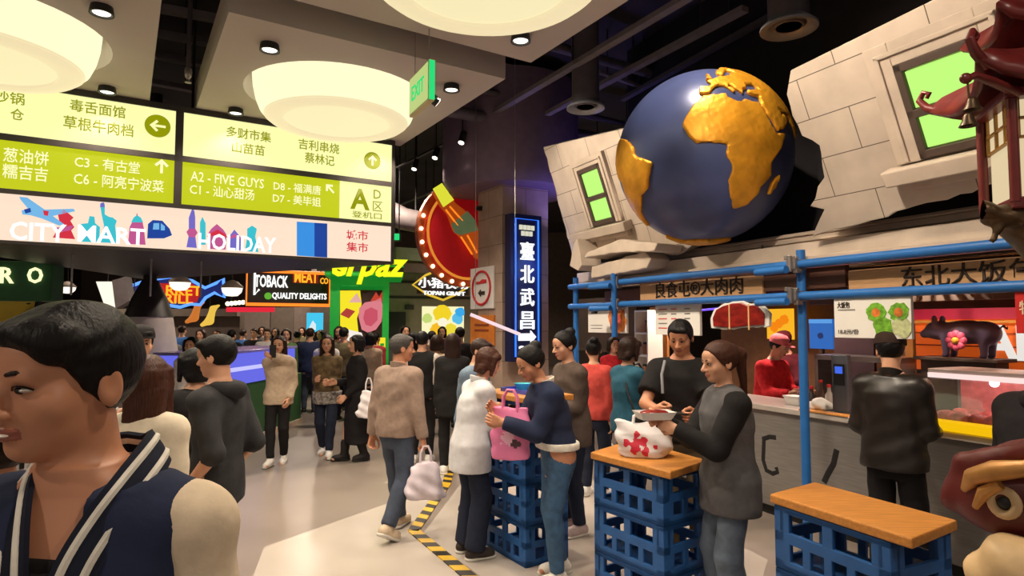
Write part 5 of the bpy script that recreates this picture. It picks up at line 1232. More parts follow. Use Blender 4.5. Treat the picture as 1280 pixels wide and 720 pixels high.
MB().prism([(-.16, .10), (-.05, .10), (.03, .13), (.15, .12), (.15, .07), (-.16, .06)], -.008, 0).build('red_mark', REDP, t); MB().prism([(.10, -.05), (-.02, -.05), (-.02, -.02), (-.10, -.075), (-.02, -.13), (-.02, -.10), (.10, -.10)], -.008, 0).build('arrow', INK, t)
t, w, h = plsign('orange_poster', 'orange poster under the white sign with the red ring', 588, 394, 617, 431, mat('poster_orange', (226, 132, 44), .6, noise=.12))
for z in (.06, -.02): MB().span(-w * .3, w * .3, -.004, 0, z, z + .03).build('print_line', mat('poster_print', (150, 70, 30), .6), t)
t = thing('wall_camera', 'small black camera on the stone pillar above the white sign', 'camera', PLF.pt(PLF.hit(602, 262)[0], 0, PLF.hit(602, 262)[1]), PLF.a); MB().span(-.03, .03, -.08, .0, -.02, .05).build('housing', BLACK, t, bev=.006); MB().cone((0, -.1, .01), (0, -.08, .01), .02, n=12).build('lens', DARK, t)
o = MB().cone((0, 0, 0), (at(650, 418, 7.9) - at(588, 393, 7.9)), .022, n=12).build('light_tube', glow('tube_rose', (255, 225, 232), .95), None, at(588, 393, 7.9)); tag(o, 'pale slanting light tube in front of the pillar and the neon sign', 'light tube')
for k in (.1, .9):
    w_ = (at(650, 418, 7.9) - at(588, 393, 7.9)) * k; MB().cone(w_, w_ + Vector((0, 0, CH - at(588, 393, 7.9).z - w_.z)), .003, n=6).build('wire', CLAMP, o)

# red bottle sign
BS = Frame(*at(580, 404, 10.0)[:2], GR); bz = BS.hit(580, 292)[1]; bxc = BS.hit(584, 292)[0]; rx = (BS.hit(584, 292)[0] - BS.hit(534, 292)[0]); rz = BS.hit(584, 236)[1] - bz
t = thing('bottle_sign', 'round red sign with bulbs and a glowing bottle, half hidden by the pillar', 'sign', BS.pt(bxc, 0, bz), BS.a)
ell = lambda s_, n=48: [(rx * s_ * math.cos(2 * math.pi * k / n), rz * s_ * math.sin(2 * math.pi * k / n)) for k in range(n)]
MB().prism(ell(1.0), 0, .16).build('red_disc', mat('sign_red', (196, 24, 36), .45, noise=.06, emit=.15, emit_rgb=(200, 20, 30)), t, bev=.006)
MB().tube([(a, -.01, b) for a, b in ell(.99)], .022, 8, closed=True).build('gold_rim', glow('rim_orange', (240, 150, 50), .8), t, sm=True)
MB().prism(ell(1.16), .10, .22).build('bulb_ring', mat('ring_copper', (196, 96, 52), .4, .3), t)
BULB = glow('bulb_warm', (255, 236, 190), 2.5)
for k in range(9, 24):
    a = 2 * math.pi * (k + .5) / 24 + R(20); MB().ball((rx * 1.10 * math.cos(a), .07, rz * 1.10 * math.sin(a)), .034, 10).build('bulb', BULB, t, sm=True)
def bpx(pts): return [(BS.hit(a, b, -.06)[0] - bxc, BS.hit(a, b, -.06)[1] - bz) for a, b in pts]
MB().prism(bpx([(541, 240), (553, 229), (562, 243), (570, 254), (588, 268), (602, 292), (610, 330), (594, 322), (584, 305), (567, 288), (560, 268), (551, 258)]), -.06, -.01).build('bottle', mat('bottle_brown', (150, 70, 30), .4, emit=.35, emit_rgb=(226, 96, 24)), t, bev=.01)
MB().prism(bpx([(541, 236), (552, 229), (567, 250), (554, 259)]), -.075, -.055).build('bottle_neck_label', glow('label_lime', (226, 226, 60), .95), t)
MB().prism(bpx([(564, 280), (584, 264), (594, 276), (597, 288), (576, 294), (568, 291)]), -.075, -.055).build('bottle_label', mat('label_green', (120, 146, 104), .5, noise=.08, emit=.25), t)
for p in ([(557, 262), (572, 282)], [(562, 258), (578, 276)], [(576, 296), (590, 318)], [(584, 294), (596, 316)]):
    q = bpx(p); MB().tube([(q[0][0], -.066, q[0][1]), (q[1][0], -.066, q[1][1])], .014, 6).build('neon_line', glow('neon_amber', (255, 130, 30), 1.2), t, sm=True)
MB().cone((0, .2, rz * .9), (0, .2, CH - bz), .025, n=10).build('hanger_rod', BLACK, t)

# ------------------------------------------------------------------ far hall: stalls, signs, lamps
def far(name, lab, cat, x0, y0, x1, y1, Y, th=.12, fr=GR, m=None, hang=False, stand=False, grp=None):
    p = at((x0 + x1) / 2, 404, Y); F_ = Frame(p.x, p.y, fr); xm_, zc_ = 0, F_.hit((x0 + x1) / 2, (y0 + y1) / 2)[1]
    w = F_.hit(x1, 404)[0] - F_.hit(x0, 404)[0]; h = F_.hit((x0 + x1) / 2, y0)[1] - F_.hit((x0 + x1) / 2, y1)[1]; xo = (F_.hit(x1, 404)[0] + F_.hit(x0, 404)[0]) / 2
    t = thing(name, lab, cat, F_.pt(xo, 0, zc_), F_.a, grp)
    if m: MB().span(-w / 2, w / 2, 0, th, -h / 2, h / 2).build('panel', m, t, bev=.01)
    if hang:
        for a in (-w * .4, w * .4): MB().cone((a, th / 2, h / 2 * .5), (a, th / 2, CH - zc_), .012, n=6).build('hanger_rod', BLACK, t)
    if stand: MB().span(-w / 2, w / 2, 0.02, th + .3, -zc_, -h / 2).build('base_wall', WALLD, t)
    def q(px, py, off=0):
        a, b = F_.hit(px, py, off); return a - xo, b - zc_
    return t, w, h, q
FL = (1, 0.0)
# green stall with RO and awning
GREENP = mat('green_stall_paint', (26, 84, 40), .6, noise=.12)
t, w, h, q = far('stall_sign', 'dark green stall sign with glowing letters R and O at the left edge', 'sign', -40, 326, 62, 376, 8.0, .4, (.96, .28), GREENP)
for a in (-.5, w / 2 - .2): MB().cone((a, .2, -h / 2 + .01), (a, .2, -t.location.z), .03, n=10).build('post', BLACK, t)
LETG = glow('letter_cream', (255, 252, 190), 1.2)
for c, a, b in (('R', 1, 18), ('O', 35, 54), ('T', -32, -18)): x0, z0 = q(a, 344); x1, _ = q(b, 344); txt(c, q(10, 334)[1] - q(10, 354)[1], LETG, t, ((x0 + x1) / 2, 0, z0), w=x1 - x0, bold=.015, depth=.03)
t, w, h, q = far('awning', 'yellow awning below the green stall sign at the left edge', 'awning', -60, 366, 60, 408, 7.8, .1, (.96, .28))
MB().add([(-w / 2, 0, h * .25), (w / 2 * .7, 0, h * .25), (w / 2, -.5, -h / 2), (-w / 2, -.5, -h / 2), (-w / 2, 0, h * .25 - .03), (w / 2 * .7, 0, h * .25 - .03), (w / 2, -.5, -h / 2 - .03), (-w / 2, -.5, -h / 2 - .03)], [(0, 1, 2, 3)[::-1], (4, 5, 6, 7), (0, 4, 5, 1), (1, 5, 6, 2), (2, 6, 7, 3), (3, 7, 4, 0)]).build('canvas', mat('awning_yellow', (206, 170, 50), .7, noise=.12, scale=4), t)
for a in (-.9, w / 2 - .2): MB().cone((a, -.04, h * .2), (a, -.04, -t.location.z), .025, n=10).build('post', BLACK, t)
# fish neon sign
t, w, h, q = far('fish_sign', 'neon sign of a blue outlined fish with a red body and yellow letters', 'neon sign', 155, 345, 285, 385, 14.0, .08, GR, None, False)
fish = [(152, 372), (163, 358), (185, 350), (215, 346), (240, 351), (256, 360), (270, 354), (279, 348), (280, 372), (268, 366), (257, 372), (250, 381), (238, 380), (225, 384), (200, 380), (170, 382)]
MB().prism([q(*p) for p in fish], .0, .08).build('body_panel', mat('fish_panel', (24, 32, 84), .5, noise=.1, emit=.25, emit_rgb=(30, 60, 160)), t)
MB().tube([(a, -.03, b) for a, b in [q(*p) for p in fish]], .035, 8, closed=True).build('neon_outline', glow('neon_sky', (90, 150, 255), 1.5), t, sm=True)
MB().prism([q(*p) for p in [(192, 354), (240, 354), (252, 363), (246, 378), (200, 378), (190, 368)]], -.02, 0).build('red_panel', mat('fish_red', (190, 26, 30), .5, emit=.5), t)
YL = glow('letter_amber', (255, 176, 40), 1.2)
x0, z0 = q(178, 362); x1, _ = q(252, 362); txt('MARKET', .22, YL, t, ((x0 + x1) / 2, -.02, z0), w=x1 - x0, bold=.02, depth=.03)
x0, z0 = q(190, 373); x1, _ = q(241, 373); txt('GRILL', .22, YL, t, ((x0 + x1) / 2, -.02, z0), w=x1 - x0, bold=.02, depth=.03)
x0, z0 = q(158, 372); x1, _ = q(190, 368); 
for k in range(3): MB().tube([(x0 + .2, -.03, z0 - .12 + .14 * k), (x0 + .45, -.03, z0 - .06 + .14 * k), (x1, -.03, z0 - .1 + .14 * k)], .025, 6).build('neon_scale', glow('neon_pale', (180, 210, 255), 1.2), t, sm=True)
for a in (-w * .3, w * .3): MB().cone((a, .05, 0), (a, .05, CH - t.location.z), .012, n=6).build('hanger_rod', BLACK, t)
# meat shop sign
t, w, h, q = far('meat_shop_sign', 'black sign with orange neon border, white and yellow letters, left of the green kiosk', 'neon sign', 307, 340, 411, 381, 14.5, .2, GR, mat('sign_black', (40, 30, 26), .5, noise=.1), True)
OR = glow('neon_orange', (255, 130, 40), 1.4)
MB().tube([(-w / 2, -.03, -h / 2), (w / 2, -.03, -h / 2), (w / 2, -.03, h / 2), (-w / 2, -.03, h / 2)], .04, 8, closed=True).build('neon_border', OR, t, sm=True)
NWF = glow('letter_white', (255, 255, 250), 1.2)
for s_, a, b, y, hp_, m_ in (('TOBACK', 318, 360, 351, 15, NWF), ('MEAT', 368, 397, 346, 14, YL), ('CO', 400, 410, 351, 8, YL), ('QUALITY DELIGHTS', 340, 408, 370, 9, NWF)):
    x0, z0 = q(a, y); x1, _ = q(b, y); txt(s_, q(360, y - hp_ / 2)[1] - q(360, y + hp_ / 2)[1], m_, t, ((x0 + x1) / 2, -.002, z0), w=x1 - x0, bold=.02, depth=.03)
MB().span(q(366, 350)[0], q(398, 350)[0], -.004, 0, q(380, 354)[1], q(380, 339)[1]).build('red_field', mat('field_red', (150, 30, 24), .5, emit=.3), t)
x0, z0 = q(318, 355); MB().tube([(x0, -.03, z0 + .3), (x0, -.03, z0 - .25), (x0 + .1, -.03, z0 - .12)], .025, 6).build('white_hook', NWF, t, sm=True)
x0, z0 = q(335, 370); MB().cone((x0, -.02, z0), (x0, 0, z0), .08, n=16).build('green_dot', glow('dot_green', (110, 190, 60), .8), t)
# green kiosk with steak screen
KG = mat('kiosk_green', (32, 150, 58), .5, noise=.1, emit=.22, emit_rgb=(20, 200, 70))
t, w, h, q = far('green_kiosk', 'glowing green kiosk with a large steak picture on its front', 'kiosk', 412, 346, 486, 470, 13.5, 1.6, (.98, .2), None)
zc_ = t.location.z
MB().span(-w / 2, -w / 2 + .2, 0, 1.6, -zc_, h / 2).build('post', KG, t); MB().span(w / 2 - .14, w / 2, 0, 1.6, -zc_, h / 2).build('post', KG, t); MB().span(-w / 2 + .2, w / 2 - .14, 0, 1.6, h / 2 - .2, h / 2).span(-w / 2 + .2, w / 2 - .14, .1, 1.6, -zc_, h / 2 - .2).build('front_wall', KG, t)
MB().span(-w / 2 - .1, w / 2 + .3, -.25, 1.7, h / 2, h / 2 + .25).build('roof', KG, t, bev=.02)
x0, zt_ = q(424, 362); x1, zb_ = q(479, 421)
sc_ = MB().span(x0, x1, .06, .12, zb_ - .5, zt_).build('picture_panel', mat('panel_darkbrown', (52, 30, 26), .5), t)
YG = glow('poster_yellow', (244, 226, 40), 1.0)
MB().prism([q(*p) for p in [(425, 363), (450, 363), (452, 380), (446, 398), (448, 416), (446, 432), (425, 432)]], .04, .06).build('yellow_field', YG, t)
MB().prism([q(*p) for p in [(448, 396), (449, 385), (456, 378), (468, 376), (476, 372), (479, 384), (477, 402), (470, 412), (460, 416), (452, 412)]], .03, .055).build('steak', glow('steak_pink', (226, 130, 140), .9), t)
MB().prism([q(*p) for p in [(454, 398), (456, 388), (464, 384), (472, 388), (472, 400), (464, 408), (457, 406)]], .02, .035).build('steak_heart', glow('steak_red', (206, 84, 104), .9), t)
MB().prism([q(*p) for p in [(463, 376), (470, 365), (474, 371), (478, 364), (478, 377)]], .03, .055).build('leaf_garnish', glow('garnish_red', (210, 70, 50), .8), t)
MB().prism([q(*p) for p in [(425, 393), (433, 385), (444, 389), (436, 398)]], .03, .045).build('meat_cut', glow('meat_cut', (190, 70, 60), .8), t); MB().prism([q(*p) for p in [(436, 378), (446, 366), (452, 378)]], .03, .045).build('pale_wedge', glow('pale_wedge', (250, 190, 180), .8), t)
MB().prism([q(*p) for p in [(428, 420), (436, 412), (452, 416), (456, 428), (450, 440), (430, 440)]], .03, .05).build('white_plate', glow('plate_white', (255, 246, 236), .9), t)
x0, z0 = q(402, 340); x1, _ = q(500, 340); txt('erpaz', .55, glow('script_yellow', (232, 236, 30), 1.2), t, ((x0 + x1) / 2 + .2, -.3, z0 - .0), w=(x1 - x0) * .95, bold=.03, shear=.3, depth=.05)
MB().span((x0 + x1) / 2 - .9, (x0 + x1) / 2 + .9, -.28, -.2, h / 2 + .1, h / 2 + .2).build('script_bar', BLACK, t)
t, w, h, q = far('lit_poster', 'small yellow glowing poster low beside the green kiosk', 'poster', 474, 422, 482, 440, 13.2, .05, (.98, .2), YG, stand=True); MB().span(-w * .3, w * .3, -.01, 0, -.02, .03).build('print_line', KG, t)
t, w, h, q = far('lit_screen', 'small turquoise glowing screen between the meat sign and the green kiosk', 'screen', 383, 391, 403, 415, 16.0, .08, FL, glow('screen_turquoise', (70, 200, 240), 1.0), stand=True); MB().prism([(-w * .4, -h * .4), (-w * .1, h * .1), (w * .1, -h * .1), (w * .1, -h * .4)], -.01, 0).build('white_shape', glow('screen_white2', (230, 245, 250), .9), t)
# white neon shop sign with yellow diamond
t, w, h, q = far('neon_shop_sign', 'white neon shop sign with four characters inside a yellow diamond outline', 'neon sign', 516, 342, 590, 374, 12.0, .06, GR, None)
for s_, a, b, y, hp_ in (('小猪牧场', 522, 584, 353, 13), ('TOPAN GRAFT', 528, 580, 366, 5)):
    x0, z0 = q(a, y); x1, _ = q(b, y); txt(s_, q(550, y - hp_ / 2)[1] - q(550, y + hp_ / 2)[1], NWF, t, ((x0 + x1) / 2, -.02, z0), w=x1 - x0, bold=.008, depth=.04)
MB().tube([(a, -.0, b) for a, b in [q(*p) for p in [(516, 356), (532, 344), (552, 336), (572, 344), (590, 356), (570, 368), (554, 375), (534, 368)]]], .022, 8, closed=True).build('diamond_outline', glow('neon_gold', (216, 176, 50), 1.1), t, sm=True)
MB().span(q(522, 354)[0], q(586, 354)[0], .0, .05, q(550, 368)[1], q(550, 347)[1]).build('back_plate', mat('sign_black', (40, 30, 26), .5), t); MB().cone((0, .02, .2), (0, .02, CH - t.location.z), .012, n=6).build('hanger_rod', BLACK, t)
# bright ad wall behind
t, w, h, q = far('lit_screen', 'large bright yellow and white screen under the white neon shop sign', 'screen', 528, 383, 580, 445, 15.0, .1, (.95, .3), glow('ad_pale', (250, 244, 190), 1.0), stand=True)
for i, (px, py, r, c) in enumerate(((553, 392, 11, (246, 214, 40)), (547, 412, 9, (250, 190, 40)), (562, 414, 10, (240, 220, 60)), (572, 398, 7, (90, 190, 236)), (575, 390, 6, (60, 170, 236)), (553, 403, 6, (255, 250, 220)), (534, 398, 6, (200, 220, 120)), (548, 430, 10, (255, 210, 60)), (538, 424, 6, (255, 255, 236)))):
    a, b = q(px, py); rr = q(px, py - r)[1] - b; blob(t, a, b, rr, glow('ad_%d' % i, c, .95), i, 'picture_shape', -.012 - .002 * i)
# far beige shop front
SHOP = mat('shopfront', (150, 132, 116), .7, noise=.08); 
t, w, h, q = far('shopfront', 'beige shop front with dark bands and a dark doorway right of the green kiosk', 'shop front', 484, 330, 600, 470, 16.5, .4, (.95, .3), SHOP)
for y in (340, 353, 372): MB().span(-w / 2, w / 2, -.04, 0, q(540, y)[1] - .03, q(540, y)[1] + .03).build('band', WALLD, t)
MB().span(q(486, 400)[0], q(507, 400)[0], -.03, 0, -t.location.z, q(496, 390)[1]).build('doorway', BLACK, t); MB().span(q(506, 384)[0], q(517, 384)[0], -.05, 0, q(510, 387)[1], q(510, 381)[1]).build('door_sign', DARK, t)
MB().span(-w / 2, w / 2, 0, .4, -t.location.z, -h / 2).build('base_wall', SHOP, t)
t, w, h, q = far('wall_panel', 'grey shop wall behind the crowd, below the meat sign', 'wall panel', 300, 384, 412, 470, 19.0, .3, FL, mat('grey_shop', (128, 112, 104), .7, noise=.1)); MB().span(-w * .15, w * .1, -.05, 0, -h / 2, h / 2).build('pilaster', WALLB, t)
MB().span(-w / 2, w / 2, 0, .3, -t.location.z, -h / 2).build('base_wall', WALLD, t)
t, w, h, q = far('column', 'beige column rising behind the meat sign and the green kiosk', 'column', 388, 200, 414, 470, 17.5, .7, FL, WALLB); MB().span(-w / 2 - .05, w / 2 + .05, -.05, .75, -t.location.z, -h / 2).build('column_base', WALLB, t)
MB().span(-w / 2 - .05, w / 2 + .05, -.05, .75, h / 2, CH - t.location.z).build('column_head', WALLB, t)
# duct and vault shapes right of the signboard
t, w, h, q = far('ceiling_duct', 'curved grey duct near the ceiling right of the signboard', 'duct', 492, 262, 545, 285, 12.0, .4, FL, None)
MB().tube([(-w, 0, .3), (-w * .3, 0, .0), (w * .3, 0, -.1), (w * 1.2, .2, -.08)], .22, 16).build('duct', PIPE, t, sm=True); MB().cone((0, 0, 0), (0, 0, CH - t.location.z), .02, n=6).build('hanger_rod', BLACK, t)
t, w, h, q = far('exit_light', 'tiny green exit light right of the signboard', 'sign', 491, 292, 498, 300, 11.0, .05, FL, glow('exit_green', (40, 220, 120), 1.0), True); MB().span(-w / 2 - .02, w / 2 + .02, .01, .06, -h / 2 - .02, h / 2 + .02).build('case', BLACK, t)
t, w, h, q = far('ceiling_beam', 'pale green lit beam right of the signboard behind the bottle sign', 'beam', 494, 310, 540, 326, 14.0, .4, GR, mat('green_grey', (126, 140, 112), .7, noise=.1), True); MB().span(-w, w, .1, .4, -.4, -h / 2).build('lower_beam', WALLB, t)
# pendant lamps, bulbs and red strip at the far left
def pendant(px, py, r, Y, lab, long=False):
    p = at(px, py, Y); t = thing('pendant_lamp', lab, 'lamp', p, 0, 'white pendant lamps in the far hall')
    k = 1.6 if long else 1.0
    MB().lathe([(.0, -.5 * r * k), (r * .5, -.45 * r * k), (r * .85, -.1 * r), (r * .95, .35 * r), (0, .35 * r)], 24).build('glass', glow('pendant_white', (255, 246, 226), 1.3), t, sm=True); MB().lathe([(r, .3 * r), (r * .98, .45 * r), (r * .5, .9 * r), (r * .12, 1.05 * r), (0, 1.05 * r)], 24).build('shade', mat('shade_grey', (120, 104, 92), .6, noise=.08), t, sm=True)
    MB().cone((0, 0, r), (0, 0, CH - p.z), .01, n=6).build('cable', BLACK, t)
for a in ((225, 357, .20, 12, 'white pendant lamp in front of the fish neon sign'), (290, 364, .22, 13, 'white pendant lamp between the fish sign and the meat sign'), (84, 362, .12, 9.5, 'small white lamp beside the green stall sign')): pendant(*a)
for i, (a, b, c, d, lab) in enumerate(((118, 352, 143, 386, 'tall glowing white lantern panel behind the man in front'), (154, 368, 174, 391, 'shorter glowing white lantern panel beside the pale cone'))):
    p = at((a + c) / 2, 404, 12.2 + .5 * i); F_ = Frame(p.x, p.y, FL); z0, z1 = F_.hit(a, d)[1], F_.hit(a, b)[1]; x0, x1 = F_.hit(a, 404)[0], F_.hit(c, 404)[0]
    t = thing('lantern_panel', lab, 'lamp', F_.pt(0, 0, z0), 0)
    MB().prism([(x0, z1 - z0), (x1 - .08, z1 - z0), (x1, (z1 - z0) * .1), (x1 - .12, 0), (x0 + .2, .02)], 0, .12).build('glass', glow('lantern_white', (255, 244, 222), 1.15), t); MB().prism([(x1 - .08, z1 - z0 + .02), (x1 + .18, z1 - z0 + .1), (x1 + .28, (z1 - z0) * .3), (x1 + .01, 0)], .0, .2).build('side', PIPE, t)
    MB().cone((0, .06, z1 - z0 - .05), (0, .06, CH - z0), .012, n=6).build('cable', BLACK, t)
t, w, h, q = far('light_bar', 'red glowing bar with white bulbs right of the fish neon sign', 'light bar', 282, 384, 342, 390, 15.0, .06, FL, glow('bar_red', (230, 40, 60), 1.0), True)
for k in range(12): MB().ball((-w * .45 + k * w * .08, -.04, .14 + .05 * k / 6), .055, 10).build('bulb', BULB, t, sm=True)
t, w, h, q = far('food_stall', 'dark brown stall front behind the pale cone and the fish sign', 'stall', 60, 386, 300, 470, 17.0, .3, FL, mat('stall_brown', (92, 78, 70), .7, noise=.2, scale=2)); MB().span(-w / 2, w / 2, -.2, 0, h / 2 - .2, h / 2).build('ledge', WALLB, t); MB().span(-w / 2, w / 2, 0, .3, -t.location.z, -h / 2).build('base_wall', WALLD, t)
for i, (px, py, r, c, lab) in enumerate(((262, 396, .16, (246, 200, 80), 'glowing yellow curved ornament above the dark-haired youth'), (243, 392, .14, (210, 120, 50), 'orange ornament left of the glowing yellow one'))):
    p = at(px, py, 15.5); t = thing('hanging_ornament', lab, 'ornament', p)
    fd = Field.uniform((-.3, -.1, -.35), (.3, .1, .35), .025); fd.cap((-.18, 0, -.2), (0, 0, -.1), .05, .09, k=.05); fd.cap((0, 0, -.1), (.08, 0, .2), .10, .07, k=.05); fd.cap((.08, 0, .2), (.22, 0, .28), .07, .03, k=.05); v, qd = fd.mesh(); link('figure', qmesh('figure', v, qd, glow('orn_%d' % i, c, .9)), t); MB().cone((0, 0, 0), (0, 0, CH - p.z), .008, n=6).build('wire', BLACK, t)

# lit blue bar counter with green base
a0, a1 = onz(376, 528, 0), onz(303, 556, 0); BCF = Frame(a1.x, a1.y, (a0 - a1)[:2]); L = (a0 - a1).length
t = thing('bar_counter', 'bar counter with a blue-lit upper front and a green base', 'counter', BCF.pt(0, 0, 0), BCF.a)
MB().span(-.9, L, 0, .8, 0, .90).build('base', mat('bar_green', (44, 84, 46), .6, noise=.12), t, bev=.01)
MB().span(-.9, L - .35, -.02, .78, .90, 1.36).build('lit_front', glow('bar_blue', (104, 108, 232), .95), t, bev=.01); MB().span(-.92, L - .33, -.05, .82, 1.36, 1.40).build('bar_top', mat('bar_top', (120, 110, 190), .2), t, bev=.006)
MB().span(-.9, L, -.03, 0, .0, .08).build('kick_strip', mat('kerb_beige', (190, 170, 150), .6), t)
MB().span(-.88, L - .36, -.024, -.018, 1.10, 1.16).build('light_streak', glow('bar_streak', (190, 190, 255), 1.1), t)

# ------------------------------------------------------------------ pavilion lantern at the right edge
lw = at(1318, 404, 2.65)
lan = thing('pavilion_lantern', 'dark red carved pavilion lantern with upturned eaves at the right edge', 'lantern', (lw.x, lw.y, 0), R(-20))
LREDM = mat('lacquer_red', (104, 34, 32), .35, noise=.25, scale=10); BRZ = mat('dark_bronze', (86, 66, 44), .4, .6, noise=.35, scale=12, bump=.3); LG = mat('lattice_gold', (150, 112, 56), .4, .5, noise=.2)
zr = at(1255, 100, 2.6).z; zb0 = at(1262, 258, 2.65).z
MB().flat([(-.19, -.19), (.19, -.19), (.19, .19), (-.19, .19)], zb0 - .03, zb0 + .02).build('floor_frame', LREDM, lan, bev=.008); MB().flat([(-.21, -.21), (.21, -.21), (.21, .21), (-.21, .21)], zr - .10, zr - .06).build('head_frame', LREDM, lan, bev=.008)
for a in (-1, 1):
    for b in (-1, 1): MB().cone((a * .175, b * .175, zb0), (a * .175, b * .175, zr - .05), .02, n=12).build('post', LREDM, lan, sm=True)
MB().span(-.15, .15, -.15, .15, zb0 + .02, zr - .10).build('lamp_body', glow('lantern_cream', (250, 226, 180), .75), lan)
m = MB()
for s_ in (1, -1):
    for k in range(4): m.span(-.15 + k * .1 - .006, -.15 + k * .1 + .006, s_ * .158 - .006, s_ * .158 + .006, zr - .26, zr - .10)
    for k in range(4): m.span(s_ * .158 - .006, s_ * .158 + .006, -.15 + k * .1 - .006, -.15 + k * .1 + .006, zr - .26, zr - .10)
    for z in (zr - .26, zr - .18): m.span(-.155, .155, s_ * .158 - .006, s_ * .158 + .006, z - .006, z + .006).span(s_ * .158 - .006, s_ * .158 + .006, -.155, .155, z - .006, z + .006)
m.build('lattice', LG, lan)
def roof(zb_, r, h_, lift):
    m = MB(); N = 8; M_ = 6; vs = []
    for j in range(M_ + 1):
        t_ = j / M_; rr = r * (1 - t_) ** 1.0 + .05 * t_; zz = h_ * (t_ ** .62)
        for s_ in range(4):
            for k in range(N):
                u = -1 + 2 * k / N; x, y = [(u, -1), (1, u), (-u, 1), (-1, -u)][s_]; cl = abs(u) ** 3 * lift * (1 - t_) ** 2; f = 1 + .16 * abs(u) ** 3 * (1 - t_)
                vs.append((x * rr * f, y * rr * f, zb_ + zz + cl))
    n = 4 * N; fs = [(j * n + i, j * n + (i + 1) % n, (j + 1) * n + (i + 1) % n, (j + 1) * n + i) for j in range(M_) for i in range(n)] + [tuple(range(M_ * n, M_ * n + n))]
    m.add(vs, fs); o = m.build('roof', LREDM, lan, sm=True); sd = o.modifiers.new('thick', 'SOLIDIFY'); sd.thickness = .03; return o
roof(zr - .06, .30, .22, .10); roof(zr + .22, .20, .16, .07)
MB().ball((0, 0, zr + .42), (.04, .04, .06), 14).cone((0, 0, zr + .4), (0, 0, CH), .014, n=10).build('finial', LREDM, lan, sm=True)
for a in (-1, 1):
    for b in (-1, 1): MB().tube([(a * .29, b * .29, zr + .01), (a * .345, b * .345, zr + .05), (a * .37, b * .37, zr + .10), (a * .355, b * .355, zr + .135), (a * .335, b * .335, zr + .12), (a * .345, b * .345, zr + .10)], [.022, .02, .017, .014, .012, .01], 10).build('eave_hook', LREDM, lan, sm=True)
fd = Field.uniform((-.26, -.26, zb0 - .34), (.26, .26, zb0), .012)
fd.loft([(zb0 - .30, .05, .05, 0, 0), (zb0 - .20, .10, .10, 0, 0), (zb0 - .10, .17, .17, 0, 0), (zb0 - .03, .20, .20, 0, 0)], k=0)
fd.ell((-.19, -.12, zb0 - .05), (.10, .06, .05), .03); fd.ell((-.27, -.16, zb0 - .03), (.045, .04, .04), .02); fd.cap((-.22, -.14, zb0 - .07), (-.25, -.16, zb0 - .15), .022, .014, k=.02); fd.cap((-.12, -.15, zb0 - .06), (-.14, -.18, zb0 - .14), .022, .014, k=.02); fd.cap((-.28, -.16, zb0), (-.31, -.17, zb0 + .03), .014, .006, k=.01)
fd.wrinkle(.005, 50, 2); v, qd = fd.mesh(); link('bronze_base', qmesh('bronze_base', v, qd, BRZ), lan)
# wind chime bells hanging from the eave
hk = at(1209, 98, 2.42)
ch = thing('wind_chime', 'two small dark bells hanging on a chain before the big green window', 'wind chime', hk)
MB().tube([(0, 0, .0), (.03, .0, .012), (.12, .03, .0), (.28, .10, -.02)], [.012, .016, .018, .02], 10).ball((-.005, 0, .0), (.024, .018, .022), 12).build('hook_arm', LREDM, ch, sm=True)
MB().tube([(0, 0, 0), (.004, 0, -.08), (.0, 0, -.14)], .004, 6).build('chain', BRZ, ch)
BELL = [(.0, .0), (.010, -.002), (.018, -.012), (.022, -.03), (.034, -.052), (.030, -.052), (.018, -.03), (.0, -.012)]
for x, z in ((.016, -.075), (-.002, -.14)): MB().lathe(BELL, 20, (x, 0, z)).ball((x, 0, z - .05), .008, 8).build('bell', BRZ, ch, sm=True)

# ------------------------------------------------------------------ red carved beast at the lower right corner
sw = at(1314, 560, 1.75)
bst = thing('carved_beast', 'dark red carved beast with ringed eye and cream muzzle, lower right corner', 'statue', (sw.x, sw.y, 0), 0)
BR = mat('beast_red', (96, 30, 28), .4, noise=.3, scale=9, bump=.15); BG = mat('beast_gold', (190, 136, 74), .4, .3, noise=.25, scale=14); BC = mat('beast_cream', (220, 186, 138), .5, noise=.2, scale=9)
cz = at(1235, 622, 1.7).z
vd = Vector((-sw.x, -sw.y, 0)).normalized(); bst.rotation_euler = (0, 0, math.atan2(vd.x, -vd.y) - R(22))
fd = Field.uniform((-.42, -.36, .0), (.46, .40, 1.62), .014)
fd.ell((-.02, -.02, cz), (.15, .13, .14), 0); fd.ell((-.12, -.08, cz - .03), (.10, .08, .10), .04); fd.ell((.16, .10, cz + .06), (.15, .13, .15), .05); fd.cap((.12, .10, cz - .1), (.14, .12, .25), .15, .20, k=.06); fd.ell((.10, .08, .12), (.25, .24, .14), .05)
fd.cap((-.16, -.10, cz + .06), (.02, -.12, cz + .125), .028, .034, k=.02); fd.cap((.02, -.12, cz + .125), (.12, -.06, cz + .15), .034, .02, k=.02); fd.cap((-.17, -.10, cz + .05), (-.20, -.11, cz - .06), .03, .03, k=.02)
fd.wrinkle(.007, 22, 4); v, qd = fd.mesh(); link('body', qmesh('body', v, qd, BR), bst)
MB().tube([(-.05 + .030 * math.cos(k * .3307), -.150, cz - .02 + .033 * math.sin(k * .3307)) for k in range(19)], .013, 10, closed=True).build('eye_ring', BC, bst, sm=True)
MB().ball((-.05, -.140, cz - .02), (.024, .022, .024), 14).build('eye', BLACK, bst, sm=True)
MB().tube([(-.15, -.14, cz - .01), (-.12, -.16, cz + .035), (-.06, -.168, cz + .065), (.01, -.165, cz + .085), (.07, -.14, cz + .12)], [.012, .024, .028, .022, .01], 10).tube([(-.12, -.15, cz - .05), (-.09, -.165, cz + .0), (-.05, -.165, cz + .03)], [.010, .018, .014], 8).build('gold_brow', BG, bst, sm=True)
